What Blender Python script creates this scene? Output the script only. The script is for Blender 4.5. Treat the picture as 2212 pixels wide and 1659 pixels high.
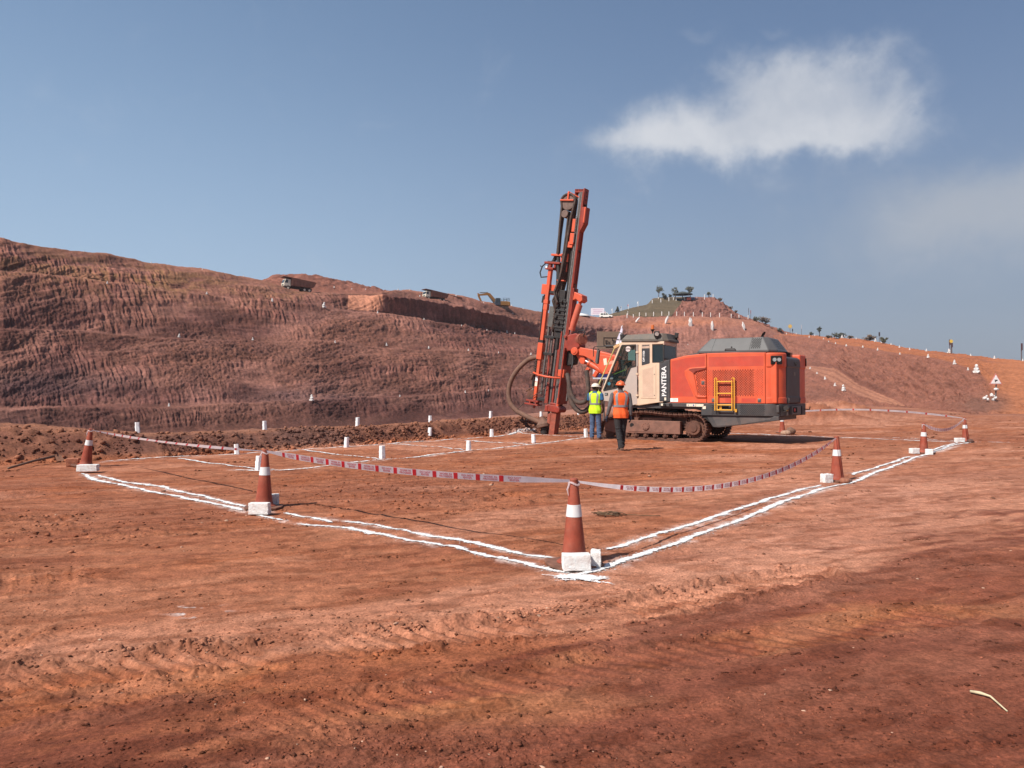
import bpy, bmesh, math, random
import numpy as np
from mathutils import Vector, Matrix, Euler

for o in list(bpy.data.objects):
    bpy.data.objects.remove(o)
S = bpy.context.scene
COL = S.collection
R = math.radians

# ------------------------------------------------------------------ camera
CAM_H = 1.45
F_N = 1662.2            # focal length in pixels of a 2212 px wide picture
HOR = 852.0             # horizon row in that picture
PITCH = math.atan((HOR - 829.5) / F_N)
cam_d = bpy.data.cameras.new('camera')
cam_d.sensor_width = 36.0
cam_d.lens = F_N / 2212 * 36.0
cam_d.clip_start = 0.05
cam_d.clip_end = 6000
cam = bpy.data.objects.new('camera', cam_d)
COL.objects.link(cam)
cam.location = (0, 0, CAM_H)
cam.rotation_euler = (math.pi / 2 + PITCH, 0, 0)
S.camera = cam

# ------------------------------------------------------------------ light and exposure
SUN_EL = R(47.0)
SUN_AZ = (-0.75, -0.66)
S.view_settings.view_transform = 'Standard'
S.view_settings.look = 'None'
S.view_settings.exposure = 0.30
S.view_settings.gamma = 1.0
S.view_settings.use_curve_mapping = False
S.cycles.max_bounces = 5
S.cycles.diffuse_bounces = 2
S.cycles.glossy_bounces = 2
S.cycles.transmission_bounces = 4
S.cycles.transparent_max_bounces = 8
S.cycles.volume_bounces = 0
S.cycles.use_denoising = True

sun_d = bpy.data.lights.new('sun', 'SUN')
sun_d.energy = 5.0
sun_d.angle = R(0.5)
sun_d.color = (1.0, 0.955, 0.89)
sun = bpy.data.objects.new('sun', sun_d)
COL.objects.link(sun)
ce = math.cos(SUN_EL)
sdir = Vector((SUN_AZ[0] * ce, SUN_AZ[1] * ce, math.sin(SUN_EL)))
sun.rotation_euler = (-sdir).to_track_quat('-Z', 'Y').to_euler()
sun.location = (-20, -20, 30)


class NT:
    """tiny helper for node trees"""
    def __init__(self, tree):
        self.t = tree
        self.n = tree.nodes
        self.n.clear()

    def add(self, typ, **kw):
        nd = self.n.new(typ)
        for k, v in kw.items():
            if k == 'ins':
                for kk, vv in v.items():
                    self.set(nd, kk, vv)
            else:
                setattr(nd, k, v)
        return nd

    def set(self, nd, key, v):
        s = nd.inputs[key]
        if hasattr(v, 'links') and hasattr(v, 'is_output'):
            self.t.links.new(v, s)
        else:
            s.default_value = v

    def math(self, op, a, b=0.0, c=None, clamp=False):
        nd = self.n.new('ShaderNodeMath')
        nd.operation = op
        nd.use_clamp = clamp
        self.set(nd, 0, a)
        self.set(nd, 1, b)
        if c is not None:
            self.set(nd, 2, c)
        return nd.outputs[0]

    def mix(self, f, a, b, typ='MIX'):
        nd = self.n.new('ShaderNodeMix')
        nd.data_type = 'RGBA'
        nd.blend_type = typ
        self.set(nd, 0, f)
        for i, v in ((6, a), (7, b)):
            if isinstance(v, tuple) and len(v) == 3:
                v = (*v, 1)
            self.set(nd, i, v)
        return nd.outputs[2]

    def smooth(self, v, lo, hi, a=0.0, b=1.0):
        nd = self.n.new('ShaderNodeMapRange')
        nd.interpolation_type = 'SMOOTHSTEP'
        self.set(nd, 0, v)
        nd.inputs[1].default_value = lo
        nd.inputs[2].default_value = hi
        nd.inputs[3].default_value = a
        nd.inputs[4].default_value = b
        return nd.outputs[0]


def px_dir(px, py):
    """unit direction of a pixel of the 2212 px wide picture"""
    x = (px - 1106) / F_N
    y = -(py - 829.5) / F_N
    c, s = math.cos(PITCH), math.sin(PITCH)
    return Vector((x, c - y * s, s + y * c)).normalized()


def build_world():
    w = bpy.data.worlds.new('World')
    S.world = w
    w.use_nodes = True
    N = NT(w.node_tree)
    sky = N.add('ShaderNodeTexSky', sky_type='NISHITA', sun_disc=False)
    sky.sun_elevation = SUN_EL
    sky.sun_rotation = math.atan2(SUN_AZ[0], SUN_AZ[1]) % (2 * math.pi)
    sky.altitude = 500
    sky.air_density = 1.0
    sky.dust_density = 1.5
    sky.ozone_density = 1.0
    tc = N.add('ShaderNodeTexCoord')
    d = tc.outputs['Generated']
    hs = N.add('ShaderNodeHueSaturation', ins={'Hue': 0.5, 'Saturation': 1.30, 'Value': 1.0, 'Color': sky.outputs[0]})
    base = hs.outputs[0]
    spz = N.add('ShaderNodeSeparateXYZ', ins={0: d})
    hz = N.smooth(spz.outputs[2], -0.05, 0.52, 0.92, 0.30)
    lr = N.smooth(spz.outputs[0], -0.55, 0.55)
    hcol = N.mix(lr, (4.15, 5.50, 7.25, 1), (2.62, 2.98, 3.85, 1))
    base = N.mix(hz, base, hcol)
    # a cumulus cloud built from soft lobes, in sky directions
    def lobe_field(c_px, lobes, warp):
        c = px_dir(*c_px)
        r = Vector((c.y, -c.x, 0)).normalized()
        u = r.cross(c)
        def dot(v):
            nd = N.add('ShaderNodeVectorMath', operation='DOT_PRODUCT', ins={0: warp, 1: tuple(v)})
            return nd.outputs['Value']
        z = dot(c)
        P = N.math('DIVIDE', dot(r), z)
        Q = N.math('DIVIDE', dot(u), z)
        tot = None
        for (cx, cy, rx, ry, wgt) in lobes:
            dd = px_dir(cx, cy)
            a0 = dd.dot(r) / dd.dot(c)
            b0 = dd.dot(u) / dd.dot(c)
            a = N.math('DIVIDE', N.math('SUBTRACT', P, a0), rx / F_N * 0.9)
            b = N.math('DIVIDE', N.math('SUBTRACT', Q, b0), ry / F_N * 0.9)
            e = N.math('MULTIPLY', N.math('ADD', N.math('MULTIPLY', a, a), N.math('MULTIPLY', b, b)), -1.0)
            g = N.math('MULTIPLY', N.math('EXPONENT', e), wgt)
            tot = g if tot is None else N.math('ADD', tot, g)
        front = N.math('GREATER_THAN', z, 0.3)
        return N.math('MULTIPLY', tot, front)
    n1 = N.add('ShaderNodeTexNoise', noise_dimensions='3D', ins={'Vector': d, 'Scale': 9.0, 'Detail': 6.0, 'Roughness': 0.58})
    off = N.add('ShaderNodeVectorMath', operation='SUBTRACT', ins={0: n1.outputs['Color'], 1: (0.5, 0.5, 0.5)})
    sc = N.add('ShaderNodeVectorMath', operation='SCALE', ins={0: off.outputs[0], 'Scale': 0.115})
    wd = N.add('ShaderNodeVectorMath', operation='ADD', ins={0: d, 1: sc.outputs[0]})
    f1 = lobe_field((1640, 230), [(1345, 292, 75, 42, .46), (1415, 255, 75, 50, .36), (1455, 318, 115, 42, .62), (1570, 290, 130, 70, .66), (1690, 230, 115, 100, .66), (1720, 318, 220, 46, .66),
                                  (1830, 245, 115, 95, .55), (1775, 135, 100, 50, .42), (1640, 170, 85, 50, .34), (1905, 235, 75, 70, .40), (1545, 165, 42, 30, .26), (1880, 150, 80, 40, .20)], wd.outputs[0])
    n2 = N.add('ShaderNodeTexNoise', noise_dimensions='3D', ins={'Vector': d, 'Scale': 14.0, 'Detail': 9.0, 'Roughness': 0.64, 'Distortion': 0.5})
    edge = N.math('MULTIPLY', N.math('SUBTRACT', n2.outputs['Fac'], 0.5), 0.85)
    m1 = N.smooth(N.math('ADD', f1, edge), 0.04, 1.12)
    m1 = N.math('MULTIPLY', m1, 0.95)
    n4 = N.add('ShaderNodeTexNoise', noise_dimensions='3D', ins={'Vector': d, 'Scale': 7.0, 'Detail': 5.0, 'Roughness': 0.55})
    shade = N.smooth(n4.outputs['Fac'], 0.38, 0.62)
    ccol = N.mix(shade, (5.1, 5.45, 6.15, 1), (6.5, 6.7, 7.15, 1))
    f2 = lobe_field((2150, 460), [(2130, 430, 260, 75, .5), (2250, 500, 260, 120, .5), (1950, 520, 220, 90, .25), (1700, 400, 260, 60, .16)], wd.outputs[0])
    m2 = N.math('MULTIPLY', N.smooth(N.math('ADD', f2, N.math('MULTIPLY', edge, 0.5)), 0.05, 1.0), 0.72)
    f3 = lobe_field((1690, 60), [(1690, 55, 50, 16, .5), (1500, 90, 45, 18, .45), (1340, 415, 60, 16, .3), (570, 175, 60, 20, .2)], wd.outputs[0])
    m3 = N.math('MULTIPLY', N.smooth(N.math('ADD', f3, N.math('MULTIPLY', edge, 0.4)), 0.1, 0.9), 0.28)
    base = N.mix(m3, base, (4.6, 5.0, 5.8))
    base = N.mix(m2, base, (4.5, 4.75, 5.2))
    base = N.mix(m1, base, ccol)
    bg = N.add('ShaderNodeBackground', ins={'Color': base, 'Strength': 0.085})
    out = N.add('ShaderNodeOutputWorld')
    N.t.links.new(bg.outputs[0], out.inputs[0])

build_world()

# ------------------------------------------------------------------ helpers
def tag(o, label=None, cat=None, group=None, kind=None):
    if label:
        o['label'] = label
    if cat:
        o['category'] = cat
    if group:
        o['group'] = group
    if kind:
        o['kind'] = kind
    return o

def empty(name, loc=(0, 0, 0), rz=0.0, parent=None):
    o = bpy.data.objects.new(name, None)
    o.empty_display_size = 0.2
    COL.objects.link(o)
    o.location = loc
    o.rotation_euler = (0, 0, rz)
    if parent:
        o.parent = parent
    return o

def copy_tree(o, parent=None):
    c = o.copy()
    COL.objects.link(c)
    c.parent = parent
    for ch in list(o.children):
        copy_tree(ch, c)
    return c


class MB:
    def __init__(self):
        self.v = []
        self.f = []

    def add(self, vs, fs, M=None):
        n = len(self.v)
        if M is not None:
            vs = [M @ Vector(p) for p in vs]
        self.v += [tuple(p) for p in vs]
        self.f += [tuple(i + n for i in q) for q in fs]
        return self

    def box(self, c, s, rot=None):
        x, y, z = s[0] / 2, s[1] / 2, s[2] / 2
        vs = [(-x, -y, -z), (x, -y, -z), (x, y, -z), (-x, y, -z), (-x, -y, z), (x, -y, z), (x, y, z), (-x, y, z)]
        M = Matrix.Translation(c)
        if rot is not None:
            M = M @ (rot.to_4x4() if not isinstance(rot, (tuple, list)) else Euler(rot).to_matrix().to_4x4())
        return self.add(vs, [(0, 3, 2, 1), (4, 5, 6, 7), (0, 1, 5, 4), (1, 2, 6, 5), (2, 3, 7, 6), (3, 0, 4, 7)], M)

    def bar(self, p0, p1, wy, wz, up=(0, 0, 1)):
        """box beam from p0 to p1; wz measured along 'up' side, wy across"""
        p0, p1 = Vector(p0), Vector(p1)
        d = (p1 - p0)
        L = d.length
        d.normalize()
        a = d.cross(Vector(up))
        if a.length < 1e-4:
            a = d.cross(Vector((0, 1, 0)))
        a.normalize()
        b = a.cross(d)
        Rm = Matrix((d, a, b)).transposed()
        return self.box((p0 + p1) / 2, (L, wy, wz), Rm)

    def prism(self, pts, y0, y1, axis='y'):
        n = len(pts)
        area = sum(pts[i][0] * pts[(i + 1) % n][1] - pts[(i + 1) % n][0] * pts[i][1] for i in range(n))
        if area < 0:
            pts = pts[::-1]
        if axis == 'y':
            vs = [(p[0], y0, p[1]) for p in pts] + [(p[0], y1, p[1]) for p in pts]
        elif axis == 'z':
            vs = [(p[0], p[1], y1) for p in pts] + [(p[0], p[1], y0) for p in pts]
        else:
            vs = [(y1, p[0], p[1]) for p in pts] + [(y0, p[0], p[1]) for p in pts]
        fs = [tuple(range(n)), tuple(range(2 * n - 1, n - 1, -1))]
        for i in range(n):
            j = (i + 1) % n
            fs.append((i, i + n, j + n, j))
        return self.add(vs, fs)

    def cyl(self, p0, p1, r0, r1=None, n=16, caps=True):
        return self.tube([p0, p1], [r0, r0 if r1 is None else r1], n, caps)

    def tube(self, pts, r, n=8, caps=True, closed=False):
        pts = [Vector(p) for p in pts]
        m = len(pts)
        rr = r if isinstance(r, (list, tuple)) else [r] * m
        t0 = (pts[1] - pts[0]).normalized()
        a = t0.cross(Vector((0, 0, 1)))
        if a.length < 1e-3:
            a = t0.cross(Vector((0, 1, 0)))
        a.normalize()
        vs, fs = [], []
        for i in range(m):
            if closed:
                t = (pts[(i + 1) % m] - pts[i - 1])
            else:
                t = pts[min(i + 1, m - 1)] - pts[max(i - 1, 0)]
            t.normalize()
            a = a - t * a.dot(t)
            a.normalize()
            b = t.cross(a)
            for k in range(n):
                an = 2 * math.pi * k / n
                vs.append(pts[i] + (a * math.cos(an) + b * math.sin(an)) * rr[i])
        for i in range(m if closed else m - 1):
            for k in range(n):
                i2 = (i + 1) % m
                fs.append((i * n + k, i * n + (k + 1) % n, i2 * n + (k + 1) % n, i2 * n + k))
        if caps and not closed:
            fs.append(tuple(range(n - 1, -1, -1)))
            fs.append(tuple((m - 1) * n + k for k in range(n)))
        return self.add(vs, fs)

    def rings(self, rings, cap=True, closed_ring=True):
        n = len(rings[0])
        vs = [p for r in rings for p in r]
        fs = []
        for i in range(len(rings) - 1):
            for k in range(n if closed_ring else n - 1):
                fs.append((i * n + k, i * n + (k + 1) % n, (i + 1) * n + (k + 1) % n, (i + 1) * n + k))
        if cap:
            fs.append(tuple(range(n - 1, -1, -1)))
            fs.append(tuple((len(rings) - 1) * n + k for k in range(n)))
        return self.add(vs, fs)

    def lathe(self, prof, c=(0, 0, 0), n=24, M=None, jit=None):
        rs = []
        for (r, z) in prof:
            rs.append([(c[0] + r * math.cos(2 * math.pi * k / n), c[1] + r * math.sin(2 * math.pi * k / n), c[2] + z) for k in range(n)])
        m = MB().rings(rs)
        return self.add(m.v, m.f, M)

    def ball(self, c, r, nu=12, nv=8, M=None):
        if not isinstance(r, (tuple, list)):
            r = (r, r, r)
        rs = []
        for j in range(nv + 1):
            th = -math.pi / 2 + math.pi * (0.02 + 0.96 * j / nv)
            rs.append([(c[0] + r[0] * math.cos(th) * math.cos(2 * math.pi * k / nu), c[1] + r[1] * math.cos(th) * math.sin(2 * math.pi * k / nu), c[2] + r[2] * math.sin(th)) for k in range(nu)])
        m = MB().rings(rs)
        return self.add(m.v, m.f, M)

    def lump(self, c, r, rnd, sub=1, amp=0.25):
        bm = bmesh.new()
        bmesh.ops.create_icosphere(bm, subdivisions=sub, radius=1.0)
        if not isinstance(r, (tuple, list)):
            r = (r, r, r)
        vs = [(c[0] + v.co.x * r[0] * (1 + amp * (rnd.random() * 2 - 1)), c[1] + v.co.y * r[1] * (1 + amp * (rnd.random() * 2 - 1)), c[2] + v.co.z * r[2] * (1 + amp * (rnd.random() * 2 - 1))) for v in bm.verts]
        bm.verts.index_update()
        fs = [tuple(v.index for v in f.verts) for f in bm.faces]
        bm.free()
        return self.add(vs, fs)

    def mesh(self, name):
        me = bpy.data.meshes.new(name)
        me.from_pydata(self.v, [], self.f)
        me.validate()
        me.update()
        return me

    def build(self, name, mt=None, parent=None, smooth=False, bevel=0.0, seg=2, remesh=0.0, loc=None, angle=40):
        me = self.mesh(name)
        if mt:
            me.materials.append(mt)
        o = bpy.data.objects.new(name, me)
        COL.objects.link(o)
        if parent is not None:
            o.parent = parent
        if loc is not None:
            o.location = loc
        if remesh:
            r = o.modifiers.new('remesh', 'REMESH')
            r.mode = 'VOXEL'
            r.voxel_size = remesh
            r.use_smooth_shade = True
            sm = o.modifiers.new('smooth', 'SMOOTH')
            sm.iterations = 3
            sm.factor = 0.5
        if bevel:
            b = o.modifiers.new('bevel', 'BEVEL')
            b.width = bevel
            b.segments = seg
            b.limit_method = 'ANGLE'
            b.angle_limit = R(35)
            b.use_clamp_overlap = True
        if smooth:
            for p in me.polygons:
                p.use_smooth = True
            if smooth != 'all':
                try:
                    me.set_sharp_from_angle(angle=R(angle))
                except Exception:
                    pass
        return o


def text_mb(s, size=1.0, M=None, bold=0.0, xscale=1.0, align='CENTER', depth=0.0):
    cu = bpy.data.curves.new('lettering', 'FONT')
    cu.body = s
    cu.size = size
    cu.align_x = align
    cu.align_y = 'CENTER'
    cu.offset = bold * size
    cu.resolution_u = 2
    ob = bpy.data.objects.new('lettering', cu)
    me = bpy.data.meshes.new_from_object(ob)
    m = MB()
    vs = [Vector((v.co.x * xscale, v.co.y, v.co.z)) for v in me.vertices]
    m.add(vs, [tuple(p.vertices) for p in me.polygons], M)
    bpy.data.objects.remove(ob)
    bpy.data.curves.remove(cu)
    bpy.data.meshes.remove(me)
    return m


# ------------------------------------------------------------------ noise in numpy
def _hash(ix, iy, s):
    n = (ix.astype(np.int64) * 374761393 + iy.astype(np.int64) * 668265263 + s * 974634777) & 0xffffffff
    n = ((n ^ (n >> 13)) * 1274126177) & 0xffffffff
    n = n ^ (n >> 16)
    n = (n * 2246822519) & 0xffffffff
    n = n ^ (n >> 15)
    return (n & 0xffffff) / float(0xffffff)

def vn(x, y, s=0):
    x = np.asarray(x, float)
    y = np.asarray(y, float)
    ix, iy = np.floor(x), np.floor(y)
    fx, fy = x - ix, y - iy
    fx = fx * fx * fx * (fx * (fx * 6 - 15) + 10)
    fy = fy * fy * fy * (fy * (fy * 6 - 15) + 10)
    a, b = _hash(ix, iy, s), _hash(ix + 1, iy, s)
    c, d = _hash(ix, iy + 1, s), _hash(ix + 1, iy + 1, s)
    return (a * (1 - fx) + b * fx) * (1 - fy) + (c * (1 - fx) + d * fx) * fy

def fbm(x, y, o=4, s=0, g=0.5, l=2.03):
    t, a, n = 0.0, 1.0, 0.0
    x = np.asarray(x, float)
    y = np.asarray(y, float)
    for i in range(o):
        t = t + a * vn(x * 1.0, y * 1.0, s + i * 7)
        n += a
        a *= g
        x, y = x * l * 0.8 - y * l * 0.6 + 3.7, x * l * 0.6 + y * l * 0.8 - 1.3
    return t / n

def sst(x, a, b):
    t = np.clip((np.asarray(x, float) - a) / (b - a), 0, 1)
    return t * t * (3 - 2 * t)

# ------------------------------------------------------------------ materials
MATS = {}
def mat(name, col, rough=0.6, metal=0.0, dust=0.0, var=0.15, scale=6.0, bump=0.0, spec=0.4, dustcol=(0.30, 0.13, 0.075), dscale=3.0, up=0.0):
    """painted or plain surface with uneven tone and dirt blotches of reddish dust"""
    if name in MATS:
        return MATS[name]
    m = bpy.data.materials.new(name)
    m.use_nodes = True
    N = NT(m.node_tree)
    tc = N.add('ShaderNodeTexCoord')
    v = tc.outputs['Object']
    n1 = N.add('ShaderNodeTexNoise', ins={'Vector': v, 'Scale': scale, 'Detail': 5.0, 'Roughness': 0.6})
    f = N.smooth(n1.outputs['Fac'], 0.25, 0.75, 1 - var, 1 + var)
    c = N.mix(1.0, (*col, 1), f, 'MULTIPLY')
    rr = rough
    if dust > 0 or up > 0:
        n2 = N.add('ShaderNodeTexNoise', ins={'Vector': v, 'Scale': dscale, 'Detail': 7.0, 'Roughness': 0.68})
        df = N.math('MULTIPLY', N.smooth(n2.outputs['Fac'], 0.35, 0.72), dust)
        if up > 0:
            geo = N.add('ShaderNodeNewGeometry')
            sp = N.add('ShaderNodeSeparateXYZ', ins={0: geo.outputs['Normal']})
            df = N.math('MAXIMUM', df, N.math('MULTIPLY', N.smooth(sp.outputs[2], 0.3, 0.9), up))
        c = N.mix(df, c, (*dustcol, 1))
        rr = N.math('ADD', rough, N.math('MULTIPLY', df, max(0.0, 0.92 - rough)))
    p = N.add('ShaderNodeBsdfPrincipled', ins={'Base Color': c, 'Roughness': rr, 'Metallic': metal, 'Specular IOR Level': spec})
    if bump > 0:
        n3 = N.add('ShaderNodeTexNoise', ins={'Vector': v, 'Scale': scale * 6, 'Detail': 6.0})
        b = N.add('ShaderNodeBump', ins={'Height': n3.outputs['Fac'], 'Strength': bump, 'Distance': 0.02})
        N.t.links.new(b.outputs[0], p.inputs['Normal'])
    out = N.add('ShaderNodeOutputMaterial')
    N.t.links.new(p.outputs[0], out.inputs[0])
    MATS[name] = m
    return m

def glass_mat(name, tint=(0.02, 0.035, 0.035), alpha=0.45, rough=0.04):
    if name in MATS:
        return MATS[name]
    m = bpy.data.materials.new(name)
    m.use_nodes = True
    N = NT(m.node_tree)
    tr = N.add('ShaderNodeBsdfTransparent', ins={'Color': (0.74, 0.79, 0.77, 1)})
    p = N.add('ShaderNodeBsdfPrincipled', ins={'Base Color': (*tint, 1), 'Roughness': rough, 'Specular IOR Level': 0.6})
    mx = N.add('ShaderNodeMixShader', ins={0: alpha, 1: tr.outputs[0], 2: p.outputs[0]})
    out = N.add('ShaderNodeOutputMaterial')
    N.t.links.new(mx.outputs[0], out.inputs[0])
    MATS[name] = m
    return m

def soil_mat(name, fine=(38.0, 9.0), bump=0.5, dist=0.02, var=0.22):
    """earth: colour from the mesh's soil map, broken up by world-scale noise"""
    m = bpy.data.materials.new(name)
    m.use_nodes = True
    N = NT(m.node_tree)
    at = N.add('ShaderNodeAttribute', attribute_name='Col')
    tc = N.add('ShaderNodeTexCoord')
    v = tc.outputs['Object']
    n1 = N.add('ShaderNodeTexNoise', ins={'Vector': v, 'Scale': fine[0], 'Detail': 6.0, 'Roughness': 0.65})
    n2 = N.add('ShaderNodeTexNoise', ins={'Vector': v, 'Scale': fine[1], 'Detail': 6.0, 'Roughness': 0.6})
    f1 = N.smooth(n1.outputs['Fac'], 0.30, 0.70, 1 - var * 1.25, 1 + var * 1.25)
    f2 = N.smooth(n2.outputs['Fac'], 0.30, 0.70, 1 - var * 0.7, 1 + var * 0.7)
    c = N.mix(1.0, at.outputs['Color'], N.math('MULTIPLY', f1, f2), 'MULTIPLY')
    n3 = N.add('ShaderNodeTexNoise', ins={'Vector': v, 'Scale': fine[0] * 2.2, 'Detail': 8.0, 'Roughness': 0.75})
    h = N.math('ADD', N.math('MULTIPLY', n2.outputs['Fac'], 0.6), N.math('MULTIPLY', n3.outputs['Fac'], 0.4))
    b = N.add('ShaderNodeBump', ins={'Height': h, 'Strength': bump, 'Distance': dist})
    p = N.add('ShaderNodeBsdfPrincipled', ins={'Base Color': c, 'Roughness': 0.95, 'Specular IOR Level': 0.12, 'Normal': b.outputs[0]})
    out = N.add('ShaderNodeOutputMaterial')
    N.t.links.new(p.outputs[0], out.inputs[0])
    MATS[name] = m
    return m

def grid_object(name, P, C, mt, kind='structure', flip=False):
    """P: (rows, cols, 3) points, C: (rows, cols, 3) soil colours"""
    nr, nc = P.shape[:2]
    me = bpy.data.meshes.new(name)
    idx = np.arange(nr * nc).reshape(nr, nc)
    q = np.stack([idx[:-1, :-1], idx[:-1, 1:], idx[1:, 1:], idx[1:, :-1]], -1).reshape(-1, 4)
    if flip:
        q = q[:, ::-1]
    nf = len(q)
    me.vertices.add(nr * nc)
    me.vertices.foreach_set('co', P.reshape(-1).astype(np.float32))
    me.loops.add(nf * 4)
    me.loops.foreach_set('vertex_index', q.reshape(-1).astype(np.int32))
    me.polygons.add(nf)
    me.polygons.foreach_set('loop_start', (np.arange(nf) * 4).astype(np.int32))
    me.polygons.foreach_set('loop_total', np.full(nf, 4, np.int32))
    me.update()
    me.validate()
    a = me.attributes.new('Col', 'FLOAT_COLOR', 'POINT')
    a.data.foreach_set('color', np.concatenate([C.reshape(-1, 3), np.ones((nr * nc, 1))], 1).reshape(-1).astype(np.float32))
    me.polygons.foreach_set('use_smooth', np.ones(nf, bool))
    me.materials.append(mt)
    o = bpy.data.objects.new(name, me)
    COL.objects.link(o)
    if kind:
        o['kind'] = kind
    return o

# ------------------------------------------------------------------ the ground
def G(px, py, z=0.0):
    """ground point seen at a pixel of the 2212 px wide photograph (used to read distances off the photo)"""
    d = px_dir(px, py)
    t = (z - CAM_H) / d.z
    return (d.x * t, d.y * t)

CREST = np.array([(-40, 12.5), (-22, 15.2), (-11.6, 16.6), (-8.6, 18.0), (-6.4, 20.5), (-2.8, 25.7), (-0.8, 28.4), (1.2, 31.0), (2.8, 33.5), (6.0, 38.5), (8.6, 42.5)], float)
CR_H = np.array([0.95, 0.92, 0.86, 0.55, 0.52, 0.55, 0.57, 0.55, 0.60, 0.60, 0.05])
CR_W = np.array([2.4, 2.3, 1.55, 0.98, 1.1, 1.15, 1.2, 1.2, 1.3, 1.4, 0.8])

def polydist(x, y, pts):
    """signed distance (left of the direction of travel positive) and position index along a polyline"""
    best = np.full(x.shape, 1e9)
    sg = np.zeros(x.shape)
    pos = np.zeros(x.shape)
    for i in range(len(pts) - 1):
        ax, ay = pts[i]
        bx, by = pts[i + 1]
        dx, dy = bx - ax, by - ay
        L2 = dx * dx + dy * dy
        t = np.clip(((x - ax) * dx + (y - ay) * dy) / L2, 0, 1)
        ex, ey = x - ax - t * dx, y - ay - t * dy
        d = np.hypot(ex, ey)
        s = np.sign(dx * ey - dy * ex)
        m = d < best
        best = np.where(m, d, best)
        sg = np.where(m, s, sg)
        pos = np.where(m, i + t, pos)
    return best * sg, pos

E1 = (0.906, 0.423)
HALO = [([G(175, 1028), G(320, 1064), G(470, 1092), G(615, 1127), G(760, 1146), G(900, 1170), G(1060, 1201), G(1245, 1238)], 0.085),
        ([G(212, 1031), G(350, 1056), G(540, 1099), G(650, 1116), G(740, 1125), G(900, 1151), G(1060, 1181), G(1205, 1208)], 0.08),
        ([G(1225, 1245), G(1335, 1213), G(1500, 1160), G(1700, 1086), G(1850, 1041), G(1990, 985), G(2098, 957)], 0.11),
        ([G(1298, 1190), G(1450, 1147), G(1600, 1101), G(1775, 1049), G(1900, 1011), G(2068, 959)], 0.11),
        ([G(1560, 938), G(1800, 946), G(2100, 957)], 0.16), ([G(218, 1001), G(525, 985), G(760, 967), G(970, 952), G(1160, 936)], 0.09), ([G(505, 1018), G(680, 1013), G(900, 989), G(1153, 961), G(1275, 946)], 0.09)]
BAND1 = [G(-420, 1560), G(0, 1480), G(400, 1430), G(700, 1400), G(1000, 1372), G(1200, 1348), G(1500, 1288), G(1760, 1238)]
BAND2 = [G(560, 1572), (G(690, 1552)), G(1000, 1495), G(1400, 1420), G(1700, 1380), G(2050, 1330)]
BAND3 = [G(-300, 1170), G(60, 1130), G(420, 1120), G(640, 1112), G(1060, 1092), G(1130, 1075)]
BAND4 = [G(-60, 1420), G(60, 1320), G(85, 1230), G(80, 1150), G(40, 1080)]

def spot(pxx, pyy, cx, cy, rx, ry):
    return np.exp(-(((pxx - cx) / rx) ** 2 + ((pyy - cy) / ry) ** 2))

def pits(x, y, cell, s):
    """flattish crumbs: many small raised plates with sharp sides"""
    n = vn(x / cell, y / cell, s)
    return sst(n, 0.70, 0.80)

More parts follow.
